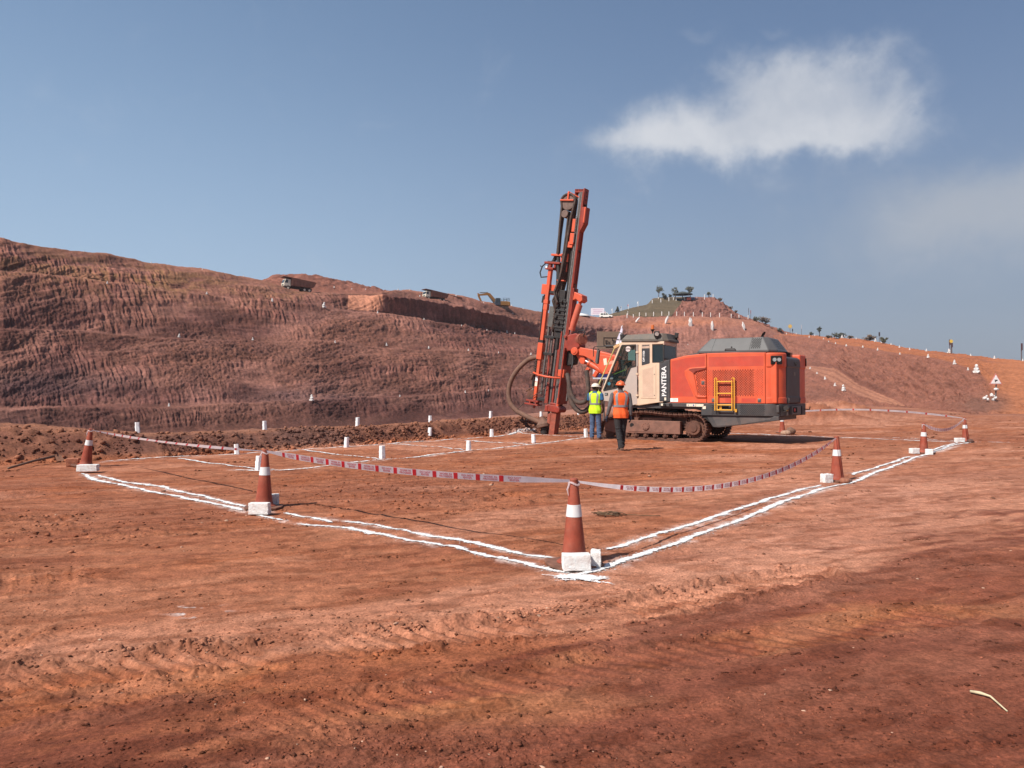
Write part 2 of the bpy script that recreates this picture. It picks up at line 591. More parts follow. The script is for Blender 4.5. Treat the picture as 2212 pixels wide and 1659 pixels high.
def ground_all(x, y, col=False, lower=False):
    x = np.asarray(x, float)
    y = np.asarray(y, float)
    d = np.maximum(y, 0.5)
    pxx = 1106 + F_N * x / d
    pyy = HOR + CAM_H * F_N / d
    a = x * E1[0] + y * E1[1]
    b = -x * E1[1] + y * E1[0]
    z = 0.07 * (fbm(x / 7, y / 7, 3, 3) - 0.5) + 0.045 * (fbm(a / 1.9, b / 0.7, 4, 11) - 0.5)
    rough = fbm(a / 2.6, b / 0.9, 4, 21)
    rmask = sst(rough, 0.46, 0.66)
    extra = (1.0 * spot(pxx, pyy, 860, 1065, 250, 40) + 0.8 * spot(pxx, pyy, 1020, 1025, 300, 22) + 0.9 * spot(pxx, pyy, 120, 1150, 300, 45)
             + 0.7 * spot(pxx, pyy, 1150, 975, 300, 12) + 0.7 * spot(pxx, pyy, 1500, 1275, 260, 26) + 0.7 * spot(pxx, pyy, 1220, 1120, 80, 12)
             + 0.6 * spot(pxx, pyy, 520, 1540, 420, 60) + 0.5 * spot(pxx, pyy, 900, 1620, 400, 50))
    rmask = np.clip(rmask * 0.30 + np.clip(extra, 0, 1) * (0.25 + 0.75 * rough), 0, 1.0)
    f1 = fbm(x / 0.34, y / 0.34, 5, 31)
    f2 = fbm(x / 0.085, y / 0.085, 4, 41, 0.55)
    clod = sst(f2, 0.56, 0.72)
    z = z + 0.014 * (f1 - 0.5) + (0.006 + 0.018 * rmask) * (f2 - 0.5) + 0.006 * rmask * clod + 0.030 * rmask * (f1 - 0.5)
    fl = sst(fbm(a / 0.9, b / 0.4, 4, 57), 0.44, 0.62)
    z = z + (0.0035 + 0.010 * rmask) * fl * pits(a + 0.02 * f1, b * 1.5, 0.050, 55) + (0.0025 + 0.006 * rmask) * fl * pits(a, b * 1.5 + 0.02 * f2, 0.027, 56)
    # crawler and tyre marks
    for k, (bd, hw, per, amp) in enumerate(((BAND1, 0.26, 0.125, 0.026), (BAND2, 0.22, 0.13, 0.014), (BAND3, 0.35, 0.16, 0.030), (BAND4, 0.30, 0.10, 0.018))):
        t, pos = polydist(x, y, bd)
        cum = np.concatenate([[0], np.cumsum([math.dist(bd[i], bd[i + 1]) for i in range(len(bd) - 1)])])
        i0 = np.clip(np.floor(pos).astype(int), 0, len(bd) - 2)
        s = cum[i0] + (pos - i0) * (cum[i0 + 1] - cum[i0])
        t = t + 0.10 * (fbm(x / 0.8, y / 0.8, 2, 61 + k) - 0.5)
        inside = 1 - sst(np.abs(t), hw * 0.75, hw)
        fade = sst(fbm(s / 0.8, s * 0 + k, 3, 71 + k), 0.34, 0.56)
        lug = sst(np.sin(2 * math.pi * (s + (0.6 if k < 3 else 0.0) * t) / per), -0.1, 0.5)
        if k == 3:
            lug = np.maximum(lug * sst(np.sin(2 * math.pi * t / 0.12), 0, .5), 0)
        z = z - inside * fade * amp * (0.6 + 0.9 * (1 - lug))
        rim = np.exp(-((np.abs(t) - hw) / (0.05 + 0.03 * f1)) ** 2) * (0.3 + 0.7 * fade)
        z = z + rim * (0.012 + 0.016 * clod + 0.03 * (f2 - 0.4)) * (1.1 if k in (0, 2) else 0.5)
        rmask = np.maximum(rmask, rim * 0.8 + inside * 0.35)
    # the windrow of spoil along the edge and the drop behind it
    sd, pos = polydist(x, y, CREST)
    h = np.interp(pos, np.arange(len(CREST)), CR_H)
    w = np.interp(pos, np.arange(len(CREST)), CR_W)
    big = fbm(x / 1.6, y / 1.6, 4, 81)
    rb = fbm(x / 0.30, y / 0.30, 4, 91, 0.55)
    q = np.abs(sd) / (w * (0.8 + 0.45 * big))
    prof = np.clip(1.12 - q ** 1.5, 0, 1)
    prof = np.minimum(prof, 1.0)
    prof = sst(prof, -0.1, 1.1) * 1.06
    hh = h * (0.90 + 0.22 * (big - 0.5))
    wall = prof * hh
    z = z + wall + sst(prof, 0.05, 0.5) * ((1 - sst(prof, 0.93, 1.05)) * 0.75 + 0.25) * (0.13 * (rb - 0.5) + 0.04 * sst(rb, 0.55, 0.7))
    EXT = np.array([(-60, 8), *[tuple(c) for c in CREST], (20, 60), (30, 76), (36, 84)], float)
    se, _ = polydist(x, y, EXT)
    z = z - 5.0 * sst(se, 1.5, 8.0)
    # low spoil heaps beyond the machine
    for (cx, cy, r, hgt) in ((15.5, 41.0, 3.6, 1.0), (19.5, 47.0, 4.0, 1.0), (12.4, 44.5, 3.2, 1.1)):
        rr = np.hypot(x - cx, (y - cy) * 1.0) / r
        z = z + hgt * np.exp(-rr ** 2 * 1.8) * (0.8 + 0.5 * rb)
    if not col:
        return z
    if lower:
        z = z - 0.16 * sst(prof, 0.02, 0.2)
    n1 = fbm(a / 3.2, b / 1.0, 5, 101)
    n2 = fbm(a / 0.9, b / 0.28, 5, 111)
    n3 = fbm(x / 0.10, y / 0.10, 3, 121)
    def C(*v):
        return np.array(v)
    def mixc(c, v, m):
        m = m[..., None]
        return c * (1 - m) + v * m
    c = np.broadcast_to(C(0.3066, 0.1105, 0.0549), x.shape + (3,)).copy()
    c = mixc(c, C(0.3331, 0.1032, 0.0397), sst(n1, 0.45, 0.7) * 0.8)
    c = mixc(c, C(0.3483, 0.1431, 0.0793), sst(n2, 0.5, 0.72) * 0.6)
    c = mixc(c, C(0.2196, 0.0699, 0.0366), sst(n2, 0.52, 0.3) * 0.55)
    pink = np.clip(spot(pxx, pyy, 1950, 1080, 360, 80) + 0.9 * spot(pxx, pyy, 1700, 1200, 280, 60) + 0.6 * spot(pxx, pyy, 1500, 1240, 200, 40), 0, 1)
    c = mixc(c, C(0.4488, 0.2094, 0.1377), pink * (0.45 + 0.5 * n2))
    c = mixc(c, C(0.46, 0.205, 0.125), sst(fbm(a / 4.0, b / 1.6, 4, 151), 0.50, 0.66) * (0.35 + 0.6 * n2))
    c = mixc(c, C(0.3559, 0.1398, 0.0763), np.clip(spot(pxx, pyy, 450, 1300, 480, 90), 0, 1) * 0.6 * (0.4 + n1))
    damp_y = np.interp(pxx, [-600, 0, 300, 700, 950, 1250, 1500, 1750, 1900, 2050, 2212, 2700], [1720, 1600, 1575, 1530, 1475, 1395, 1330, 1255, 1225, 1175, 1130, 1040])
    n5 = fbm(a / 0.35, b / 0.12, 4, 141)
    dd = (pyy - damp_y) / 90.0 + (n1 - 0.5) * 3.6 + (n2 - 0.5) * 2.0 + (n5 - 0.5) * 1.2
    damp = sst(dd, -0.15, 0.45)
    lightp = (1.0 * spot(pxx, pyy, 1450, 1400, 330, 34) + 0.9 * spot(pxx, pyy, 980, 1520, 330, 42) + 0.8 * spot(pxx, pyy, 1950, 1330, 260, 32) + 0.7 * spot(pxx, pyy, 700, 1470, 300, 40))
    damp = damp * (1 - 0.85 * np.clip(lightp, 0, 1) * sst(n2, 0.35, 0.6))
    more = (0.7 * spot(pxx, pyy, 2090, 1165, 200, 22) + 0.55 * spot(pxx, pyy, 2150, 1030, 180, 14) + 0.5 * spot(pxx, pyy, 1450, 1200, 120, 14)
            + 0.6 * spot(pxx, pyy, 850, 1065, 260, 34) + 0.5 * spot(pxx, pyy, 320, 1110, 220, 26) + 0.55 * spot(pxx, pyy, 2100, 950, 250, 7) + 0.5 * spot(pxx, pyy, 60, 1060, 250, 30))
    damp = np.clip(damp + more * sst(n2, 0.3, 0.6), 0, 1)
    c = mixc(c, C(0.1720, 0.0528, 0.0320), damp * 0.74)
    c = mixc(c, C(0.3760, 0.1520, 0.0640), np.clip(lightp, 0, 1) * sst(n2, 0.42, 0.62) * 0.6)
    c = mixc(c, C(0.1760, 0.0664, 0.0368), np.clip(rmask, 0, 1) * (0.25 + 0.45 * clod))
    c = c * (0.80 + 0.40 * n3)[..., None]
    c = mixc(c, c * np.array([0.66, 0.56, 0.50]), sst(n5, 0.54, 0.66) * 0.65)
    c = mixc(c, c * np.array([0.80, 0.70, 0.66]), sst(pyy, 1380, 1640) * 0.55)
    c = mixc(c, c * 1.22, sst(n5, 0.42, 0.32) * 0.6)
    rub = sst(prof, 0.04, 0.35)
    c = mixc(c, C(0.135, 0.056, 0.038), rub * 0.92)
    c = mixc(c, C(0.22, 0.092, 0.055), rub * sst(rb, 0.5, 0.66) * 0.7)
    c = mixc(c, C(0.1240, 0.0680, 0.0560), rub * np.clip(spot(pxx, pyy, 560, 955, 190, 24) + 0.6 * spot(pxx, pyy, 300, 975, 120, 22), 0, 1) * sst(big, 0.3, 0.6))
    c = mixc(c, C(0.3200, 0.1360, 0.0760), rub * sst(prof, 0.9, 1.04) * 0.5)
    c = mixc(c, C(0.15, 0.062, 0.042), sst(se, 0.6, 1.6))
    far = sst(y, 25, 70)
    c = mixc(c, C(0.3360, 0.1480, 0.0920), far * 0.6)
    c = mixc(c, C(0.2160, 0.0840, 0.0520), far * sst(fbm(x / 14, y / 5, 4, 131), 0.52, 0.66) * 0.8)
    for hp, hw_ in HALO:
        hd = np.abs(polydist(x, y, hp)[0])
        c = mixc(c, C(0.66, 0.52, 0.46), np.exp(-(hd / hw_) ** 2) * (0.20 + 0.75 * sst(n3, 0.42, 0.66)) * sst(fbm(x / 0.4, y / 0.4, 3, 161), 0.3, 0.6) * 0.8)
    # chalk dust blown around the marking lines and a spilt patch
    c = mixc(c, C(0.75, 0.70, 0.66), sst(n3, 0.62, 0.72) * np.clip(spot(pxx, pyy, 432, 1318, 45, 12) * 1.3, 0, 1))
    return z, c

def gz(x, y):
    return float(ground_all(np.array([x]), np.array([y]))[0])

def build_ground():
    ys = np.concatenate([np.linspace(2900, 1700, 70)[:-1], np.linspace(1700, 900, 720)[:-1], np.linspace(900, 871, 60)])
    dd = np.concatenate([np.geomspace(0.2, 1.15, 22), CAM_H * F_N / (ys - HOR)])
    w_ = np.geomspace(1.01, 14.0, 40)
    ts = np.concatenate([-w_[::-1], np.tan(np.linspace(math.atan(-1.0), math.atan(1.0), 1150)), w_])
    X = dd[:, None] * ts[None, :]
    Y = np.broadcast_to(dd[:, None], X.shape)
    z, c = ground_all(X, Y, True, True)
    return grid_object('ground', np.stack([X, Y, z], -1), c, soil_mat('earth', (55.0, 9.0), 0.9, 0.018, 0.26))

ground = build_ground()

def build_berm():
    pts = CREST
    seg = np.hypot(*np.diff(pts, axis=0).T)
    cum = np.concatenate([[0], np.cumsum(seg)])
    ss = np.arange(cum[2] - 9.0, cum[-1] - 0.05, 0.055)
    cx, cy = np.interp(ss, cum, pts[:, 0]), np.interp(ss, cum, pts[:, 1])
    k = np.ones(25) / 25
    cx = np.convolve(np.pad(cx, 12, 'reflect', reflect_type='odd'), k, 'valid')
    cy = np.convolve(np.pad(cy, 12, 'reflect', reflect_type='odd'), k, 'valid')
    tx, ty = np.gradient(cx), np.gradient(cy)
    L = np.hypot(tx, ty)
    tx, ty = tx / L, ty / L
    tt = np.concatenate([np.linspace(-3.0, -1.5, 16)[:-1], np.linspace(-1.5, 0.9, 64)[:-1], np.linspace(0.9, 3.6, 20)])
    X = cx[None] - ty[None] * tt[:, None]
    Y = cy[None] + tx[None] * tt[:, None]
    z, c = ground_all(X, Y, True)
    edge = np.minimum(sst(tt, -3.0, -2.2), 1 - sst(tt, 3.2, 3.6))[:, None] * np.ones_like(X)
    z = z - 0.10 * (1 - edge)
    return grid_object('spoil_berm', np.stack([X, Y, z], -1), c, soil_mat('berm earth', (26.0, 5.0), 0.55, 0.03, 0.26), None, flip=True)

berm = tag(build_berm(), 'long low ridge of crumbly red spoil running behind the white lime grid', 'spoil ridge')

# far plain so the land goes on to the horizon
me = MB()
me.v = [(-1880, -110, -6.0), (1880, -110, -6.0), (1880, 975, -6.0), (-1880, 975, -6.0)]
me.f = [(0, 1, 2, 3)]
plain = tag(me.build('terrain', mat('plain earth', (0.36, 0.15, 0.09), 0.95, var=0.3, scale=0.02)), kind='structure')

# ------------------------------------------------------------------ pit walls
def K(*rows):
    a = np.array(rows, float)
    return a[:, 0], a[:, 1], a[:, 2]

def loft_points(xs, rows, nsub, sm=5):
    Ps = []
    for (kx, ky, kd) in rows:
        y = np.interp(xs, kx, ky)
        d = np.interp(xs, kx, kd)
        k = np.ones(sm) / sm
        pad = sm // 2
        y = np.convolve(np.pad(y, pad, 'edge'), k, 'valid')
        d = np.convolve(np.pad(d, pad, 'edge'), k, 'valid')
        Ps.append(np.stack([(xs - 1106) / F_N * d, d, CAM_H + (HOR - y) / F_N * d], -1))
    out, lev = [], []
    for i in range(len(Ps) - 1):
        for j in range(nsub[i]):
            t = j / nsub[i]
            out.append(Ps[i] * (1 - t) + Ps[i + 1] * t)
            lev.append(i + t)
    out.append(Ps[-1])
    lev.append(len(Ps) - 1)
    return np.stack(out), np.array(lev)

def slope_coords(P):
    D = P[..., 1]
    ds = np.linalg.norm(np.diff(P[P.shape[0] // 2], axis=0), axis=1)
    s = np.concatenate([[0], np.cumsum(ds / D[P.shape[0] // 2][1:])])
    dt = np.linalg.norm(np.diff(P, axis=0), axis=2)
    t = np.concatenate([np.zeros((1, P.shape[1])), np.cumsum(dt / D[1:], axis=0)])
    return np.broadcast_to(s[None], D.shape), t, D

def normals(P):
    du = np.gradient(P, axis=1)
    dv = np.gradient(P, axis=0)
    n = np.cross(du, dv)
    n /= np.linalg.norm(n, axis=2, keepdims=True) + 1e-9
    return n

def mixc(c, v, m):
    m = np.asarray(m)[..., None]
    return c * (1 - m) + np.array(v) * m

CRESTX = [(-600, 420, 70), (0, 517, 84), (182, 543, 97), (327, 569, 109), (437, 583, 118), (567, 603, 130), (571, 604.5, 130), (604, 613, 133), (636, 625, 136), (687, 631, 140), (747, 635, 143), (800, 632, 145), (827, 628, 146), (880, 627, 165), (910, 631, 168),
          (985, 641, 180), (1044, 653, 192), (1104, 662, 205), (1152, 671, 215), (1281, 683, 250), (1400, 685, 258), (1560, 686, 262), (1636, 690, 264), (1661, 703, 262), (1686, 719, 258), (1706, 722, 256), (1760, 726, 254)]
def build_pit_wall():
    xs = np.linspace(-600, 1745, 1180)
    r0 = K((-600, 1010, 34), (0, 985, 42), (673, 935, 70), (1005, 905, 96), (1160, 892, 112), (1263, 882, 125), (1450, 868, 150), (1760, 856, 185))
    r1 = K((-600, 902, 40), (0, 885, 48), (365, 878, 62), (490, 872, 68), (673, 862, 78), (864, 857, 94), (1005, 849, 108), (1160, 842, 126), (1263, 834, 142), (1450, 822, 170), (1760, 812, 205))
    r2 = K((-600, 897, 44), (0, 880, 52.5), (365, 873, 66.5), (490, 868, 72.5), (673, 858, 83), (864, 853.5, 99), (1005, 846, 113), (1160, 839.5, 131), (1263, 831.5, 147), (1450, 819, 175), (1760, 809, 210))
    r3 = K((-600, 690, 55), (0, 713, 63), (160, 716, 72), (387, 730, 83), (546, 736, 94), (724, 742, 107), (835, 748, 115), (926, 754, 122), (1012, 759, 132), (1077, 764, 143), (1150, 768, 152), (1290, 776, 180), (1450, 780, 205), (1760, 782, 228))
    r4 = K((-600, 687, 57), (0, 711, 65.5), (160, 714, 74.5), (387, 728, 85.5), (546, 734, 96.5), (724, 740, 109.5), (835, 746, 118), (926, 752, 125), (1012, 757, 135), (1077, 762, 146), (1150, 766, 156), (1290, 774, 184), (1450, 778, 209), (1760, 781, 232))
    r5 = K((-600, 540, 66), (0, 585, 75), (232, 614, 88), (447, 637, 103), (588, 653, 114), (700, 664, 124), (816, 678, 134), (916, 692, 146), (997, 706, 158), (1095, 721, 178), (1150, 727, 188), (1258, 738, 210), (1292, 741, 216), (1486, 744, 232), (1690, 752, 238), (1760, 756, 238))
    r6 = K((-600, 537, 68), (0, 582, 77.5), (232, 612, 90.5), (447, 635, 105.5), (588, 651, 117), (700, 662, 128), (816, 675, 138), (916, 689, 151), (997, 703, 163), (1095, 718, 184), (1150, 724, 194), (1258, 736, 215), (1292, 739, 222), (1486, 742, 238), (1690, 750, 244), (1760, 754, 242))
    r7 = K((-600, 480, 69), (0, 550, 80), (232, 590, 93), (447, 614, 111), (567, 628, 122), (640, 640, 127), (744, 647, 135), (790, 644, 139), (827, 638, 141), (845, 640, 142), (940, 650, 155), (1044, 674, 170), (1149, 697, 196), (1258, 706, 219), (1292, 708, 226), (1400, 714, 240), (1690, 732, 250), (1760, 744, 248))
    r8 = K(*CRESTX)
    r9 = K(*[(a, b + 6, c * 1.25) for a, b, c in CRESTX])
    P, lev = loft_points(xs, [r0, r1, r2, r3, r4, r5, r6, r7, r8, r9], [40, 4, 80, 3, 52, 3, 26, 24, 4], 7)
    s, t, D = slope_coords(P)
    px = np.broadcast_to(xs[None], D.shape)
    py = HOR - (P[..., 2] - CAM_H) / D * F_N
    L = np.broadcast_to(lev[:, None], D.shape)
    ledge = np.zeros_like(D)
    for k in (1.5, 3.5, 5.5):
        ledge += np.exp(-((L - k) / 0.28) ** 2)
    ledge = np.clip(ledge, 0, 1)
    big = fbm(s / 0.12, t / 0.07, 4, 201)
    mid = fbm(s / 0.03, t / 0.022, 4, 211)
    pat = fbm(s / 0.10, t / 0.06, 4, 221)
    wob = 0.0065 * (fbm(s / 0.02, t / 0.02, 3, 226) - .5)
    sk = s + 0.14 * t + wob
    def groove(w, h, sd):
        n = vn(sk / w, t / h, sd)
        return (1 - np.abs(2 * n - 1)) ** 2.5
    scr = 1 - (0.45 * groove(0.0042, 0.060, 231) + 0.55 * groove(0.0027, 0.050, 233))
    horiz = vn(s / 0.05, t / 0.006 , 235)
    rub = fbm(s / 0.0055, t / 0.0042, 4, 241, 0.62)
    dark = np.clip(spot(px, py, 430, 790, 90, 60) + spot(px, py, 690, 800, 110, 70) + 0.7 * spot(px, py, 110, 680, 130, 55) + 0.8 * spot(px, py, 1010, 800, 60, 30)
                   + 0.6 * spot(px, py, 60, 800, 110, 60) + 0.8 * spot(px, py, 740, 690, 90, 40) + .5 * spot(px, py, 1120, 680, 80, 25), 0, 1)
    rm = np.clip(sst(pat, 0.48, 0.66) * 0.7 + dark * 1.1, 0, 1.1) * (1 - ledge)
    sm_ = (1 - np.clip(rm * 0.8, 0, 1)) * (1 - ledge) * (0.35 + 0.9 * sst(big, 0.35, 0.6))
    fadeD = np.clip(110 / D, 0.35, 1.0)
    cut = spot(px, py, 1060, 712, 130, 16) + spot(px, py, 1270, 722, 60, 14)
    rub2 = 1 - np.abs(2 * fbm(s / 0.0042, t / 0.0026, 3, 246, 0.6) - 1) ** 0.7
    top = 1 - 0.8 * sst(L, 7.3, 8.0)
    disp = D * (0.010 * (big - 0.5) + 0.0030 * (mid - 0.5) * (1 - ledge) + 0.0030 * (scr - 0.5) * sm_ * top + (0.0040 * (rub - 0.5) + 0.0024 * (rub2 - 0.5)) * (0.06 + 0.85 * rm) * (1 - 0.8 * ledge) * top
                + 0.0012 * (horiz - .5) * (1 - ledge) * top + 0.0075 * (rub - 0.5) * np.clip(cut, 0, 1) + 0.006 * (mid - 0.5) * np.clip(cut, 0, 1)) * (0.55 + 0.45 * fadeD)
    disp = disp * (1 - sst(L, 8.2, 8.9)) * sst(L, 0.1, 0.6)
    # the freshly dug bay under the trucks, fresh soil with sunlight painted in
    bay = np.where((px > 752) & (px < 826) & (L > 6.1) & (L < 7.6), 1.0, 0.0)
    n = normals(P)
    n *= np.sign(np.sum(n * np.array([0, -0.6, 0.8]), -1, keepdims=True))
    # ledge outer lips stay crisp
    P = P + n * disp[..., None]
    lip = np.exp(-((L - 7.0) / 0.35) ** 2) * sst(px, 800, 850)
    P[..., 2] += lip * D * (0.0075 * (fbm(s / 0.016, s * 0, 4, 281) - 0.5) + 0.003 * (rub - 0.5))
    c = np.broadcast_to(np.array([0.200, 0.085, 0.057]), D.shape + (3,)).copy()
    c = mixc(c, (0.27, 0.122, 0.090), sst(pat, 0.5, 0.3) * 0.7)
    fine = fbm(s / 0.006, t / 0.004, 4, 261)
    sfine = vn(sk / 0.0028, t / 0.03, 263)
    c = c * (0.72 + 0.56 * fine)[..., None] * (0.76 + 0.48 * sfine)[..., None]
    c = mixc(c, (0.155, 0.068, 0.052), sst(mid, 0.5, 0.7) * 0.5)
    c = mixc(c, (0.30, 0.150, 0.065), np.clip(spot(px, py, 330, 600, 190, 45) + 0.8 * spot(px, py, 60, 560, 150, 40) + .5 * spot(px, py, 620, 632, 120, 20), 0, 1) * sst(mid, 0.35, 0.6) * 0.75)
    c = mixc(c, (0.30, 0.12, 0.085), sst(scr, 0.58, 0.75) * sm_ * 0.55)
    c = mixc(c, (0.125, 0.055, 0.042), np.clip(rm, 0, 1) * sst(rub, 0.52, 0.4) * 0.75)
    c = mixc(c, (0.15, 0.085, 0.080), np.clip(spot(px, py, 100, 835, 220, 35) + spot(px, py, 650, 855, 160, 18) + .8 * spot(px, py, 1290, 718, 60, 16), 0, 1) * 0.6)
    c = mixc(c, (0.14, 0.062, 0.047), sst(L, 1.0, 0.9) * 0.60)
    c = mixc(c, (0.29, 0.125, 0.084), ledge * 0.38)
    c = mixc(c, (0.26, 0.115, 0.088), spot(px, py, 330, 870, 420, 14) * 0.8 * sst(L, 1.9, 2.1))
    bp1 = fbm(s / 0.22, t / 0.10, 4, 271)
    bp2 = fbm(s / 0.07, t / 0.05, 4, 273)
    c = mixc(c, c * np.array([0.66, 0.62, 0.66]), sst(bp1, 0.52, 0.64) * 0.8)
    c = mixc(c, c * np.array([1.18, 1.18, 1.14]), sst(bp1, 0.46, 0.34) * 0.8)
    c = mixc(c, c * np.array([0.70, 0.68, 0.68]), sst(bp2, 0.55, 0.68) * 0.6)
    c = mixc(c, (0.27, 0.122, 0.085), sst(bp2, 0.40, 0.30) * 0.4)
    c = mixc(c, (0.54, 0.23, 0.135), bay * 0.85)  # bright orange: fresh soil plus the sunlit look of the face
    c = mixc(c, (0.13, 0.056, 0.045), np.clip(cut, 0, 1) * 0.15)
    c = mixc(c, (0.30, 0.13, 0.095), sst(px, 1180, 1350) * sst(L, 4, 5) * 0.5)
    c = mixc(c, (0.42, 0.16, 0.085), np.clip(spot(px, py, 1500, 697, 110, 7) + spot(px, py, 1400, 700, 70, 7), 0, 1) * 0.7)
    c = mixc(c, (0.33, 0.14, 0.085), sst(L, 7.6, 8.0) * 0.6)
    c = c * np.array([0.96, 0.95, 0.96])
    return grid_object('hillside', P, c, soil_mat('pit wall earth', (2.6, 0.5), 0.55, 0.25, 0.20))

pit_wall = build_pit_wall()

def build_pit_slope():
    xs = np.linspace(1630, 3100, 660)
    q0 = K((1630, 884, 205), (1700, 890, 115), (1800, 888, 100), (1937, 897, 76), (2095, 915, 50), (2212, 915, 52), (3100, 918, 52))
    q1 = K((1630, 858, 215), (1700, 866, 120), (1745, 865, 108), (1800, 862, 105), (1822, 862, 102), (1850, 868, 98), (1900, 876, 92), (1950, 880, 86), (2000, 884, 76), (2095, 893, 57), (2212, 893, 57), (3100, 897, 56))
    q2 = K((1630, 800, 250), (1700, 800, 182), (1745, 797, 168), (1765, 808, 150), (1782, 819, 136), (1804, 833, 122), (1822, 843, 112), (1860, 858, 103), (1900, 871, 95), (1940, 877, 89), (1958, 879, 86.5), (2000, 881, 78), (2095, 889, 58.5), (2212, 889, 58.5), (3100, 893, 58))
    q3 = K((1630, 794, 255), (1700, 794, 195), (1757, 791, 182), (1805, 794, 176), (1852, 828, 134), (1897, 849, 112), (1926, 861, 101), (1958, 877, 88), (2000, 879, 80), (2095, 885, 60), (2152, 868, 62), (2212, 885, 60), (3100, 889, 60))
    q4 = K((1630, 724, 270), (1700, 724, 244), (1748, 729, 232), (1779, 733, 222), (1790, 738, 214), (1805, 743, 204), (1828, 748, 192), (1864, 751, 176), (1896, 757, 160), (1944, 765, 139), (2005, 772, 117), (2062, 787, 99), (2092, 800, 90), (2115, 812, 85), (2150, 856, 67), (2180, 868, 66), (2212, 868, 66), (3100, 872, 66))
    q5 = K((1630, 724, 275), (1700, 723.5, 248), (1748, 728, 240), (1800, 737, 222), (1828, 740, 212), (1870, 744, 196), (1944, 757, 160), (2005, 763, 138), (2062, 770, 122), (2110, 776, 112), (2150, 782, 106), (2212, 787, 102), (3100, 830, 80))
    q6 = K((1630, 723.5, 280), (1690, 723, 254), (1706, 722, 252), (1756, 724, 248), (1794, 729, 236), (1871, 733, 212), (1910, 740, 194), (1958, 752, 170), (2016, 758, 148), (2082, 765, 130), (2149, 774, 116), (2212, 779, 108), (3100, 815, 86))
    q7 = K((1630, 740, 320), (1680, 740, 300), (2212, 800, 150), (3100, 850, 110))
    P, lev = loft_points(xs, [q0, q1, q2, q3, q4, q5, q6, q7], [6, 40, 18, 90, 44, 18, 3], 5)
    s, t, D = slope_coords(P)
    px = np.broadcast_to(xs[None], D.shape)
    py = HOR - (P[..., 2] - CAM_H) / D * F_N
    L = np.broadcast_to(lev[:, None], D.shape)
    big = fbm(s / 0.06, t / 0.04, 4, 301)
    mid = fbm(s / 0.02, t / 0.015, 5, 311)
    rub = fbm(s / 0.007, t / 0.006, 4, 321, 0.6)
    streak = fbm((s + 0.9 * t) / 0.006, (t - 0.6 * s) / 0.08, 4, 331)
    face = sst(L, 3.0, 3.15) * (1 - sst(L, 3.9, 4.0)) + sst(L, 0.9, 1.1) * (1 - sst(L, 1.85, 2.0))
    road = sst(L, 4.05, 4.3) * (1 - sst(L, 4.9, 5.0))
    ramp = sst(L, 2.0, 2.2) * (1 - sst(L, 2.9, 3.0)) * (1 - sst(px, 1950, 1990))
    disp = D * (0.008 * (big - 0.5) * (0.25 + face) + 0.0045 * (mid - 0.5) * face + 0.0036 * (rub - 0.5) * (0.12 + 0.9 * face) + 0.003 * (streak - 0.5) * face + 0.002 * (rub - .5) * (1 - face))
    disp *= sst(L, 0.1, 0.9) * (1 - sst(L, 6.1, 6.8))
    n = normals(P)
    n *= np.sign(np.sum(n * np.array([0, -0.6, 0.8]), -1, keepdims=True))
    P = P + n * disp[..., None]
    c = np.broadcast_to(np.array([0.250, 0.112, 0.080]), D.shape + (3,)).copy()
    c = mixc(c, (0.225, 0.098, 0.074), sst(mid, 0.48, 0.66) * 0.7)
    c = mixc(c, (0.29, 0.135, 0.098), sst(streak, 0.5, 0.66) * face * 0.6)
    c = mixc(c, (0.40, 0.155, 0.075), road * 0.95)
    c = mixc(c, (0.22, 0.085, 0.048), road * sst(fbm(s / 0.25, t / 0.0025, 4, 341), 0.52, 0.62) * 0.8)
    c = mixc(c, (0.40, 0.195, 0.130), ramp * 0.97)
    c = mixc(c, (0.20, 0.088, 0.06), ramp * np.exp(-((L - 2.35) / 0.05) ** 2) * 0.7 + ramp * np.exp(-((L - 2.7) / 0.05) ** 2) * 0.7)
    c = mixc(c, (0.15, 0.066, 0.05), np.exp(-((L - 3.06) / 0.07) ** 2) * (1 - sst(px, 1900, 1950)) * 0.8)
    c = mixc(c, (0.16, 0.07, 0.052), np.exp(-(((px - 1790) - (738 - py) * 1.05) / 5.0) ** 2) * sst(py, 735, 742) * (1 - sst(py, 785, 795)) * 0.75)
    c = mixc(c, c * 0.72, face * sst(fbm(s / 0.05, t / 0.03, 4, 361), 0.52, 0.62) * 0.7)
    c = mixc(c, (0.36, 0.135, 0.066), sst(L, 4.95, 5.1) * 0.9)
    c = mixc(c, (0.40, 0.165, 0.085), sst(px, 2105, 2190) * 0.9)
    c = mixc(c, (0.20, 0.105, 0.080), np.clip(spot(px, py, 2125, 874, 55, 18) * 1.4, 0, 1) * 0.85)
    c = mixc(c, (0.21, 0.10, 0.078), np.clip(spot(px, py, 1760, 765, 50, 30), 0, 1) * 0.5)
    c = mixc(c, (0.19, 0.09, 0.07), np.clip(spot(px, py, 1775, 850, 60, 8), 0, 1) * 0.7)
    c = c * np.array([0.93, 0.82, 0.74])
    return grid_object('slope', P, c, soil_mat('pit slope earth', (2.2, 0.5), 0.5, 0.2, 0.18))

pit_slope = build_pit_slope()

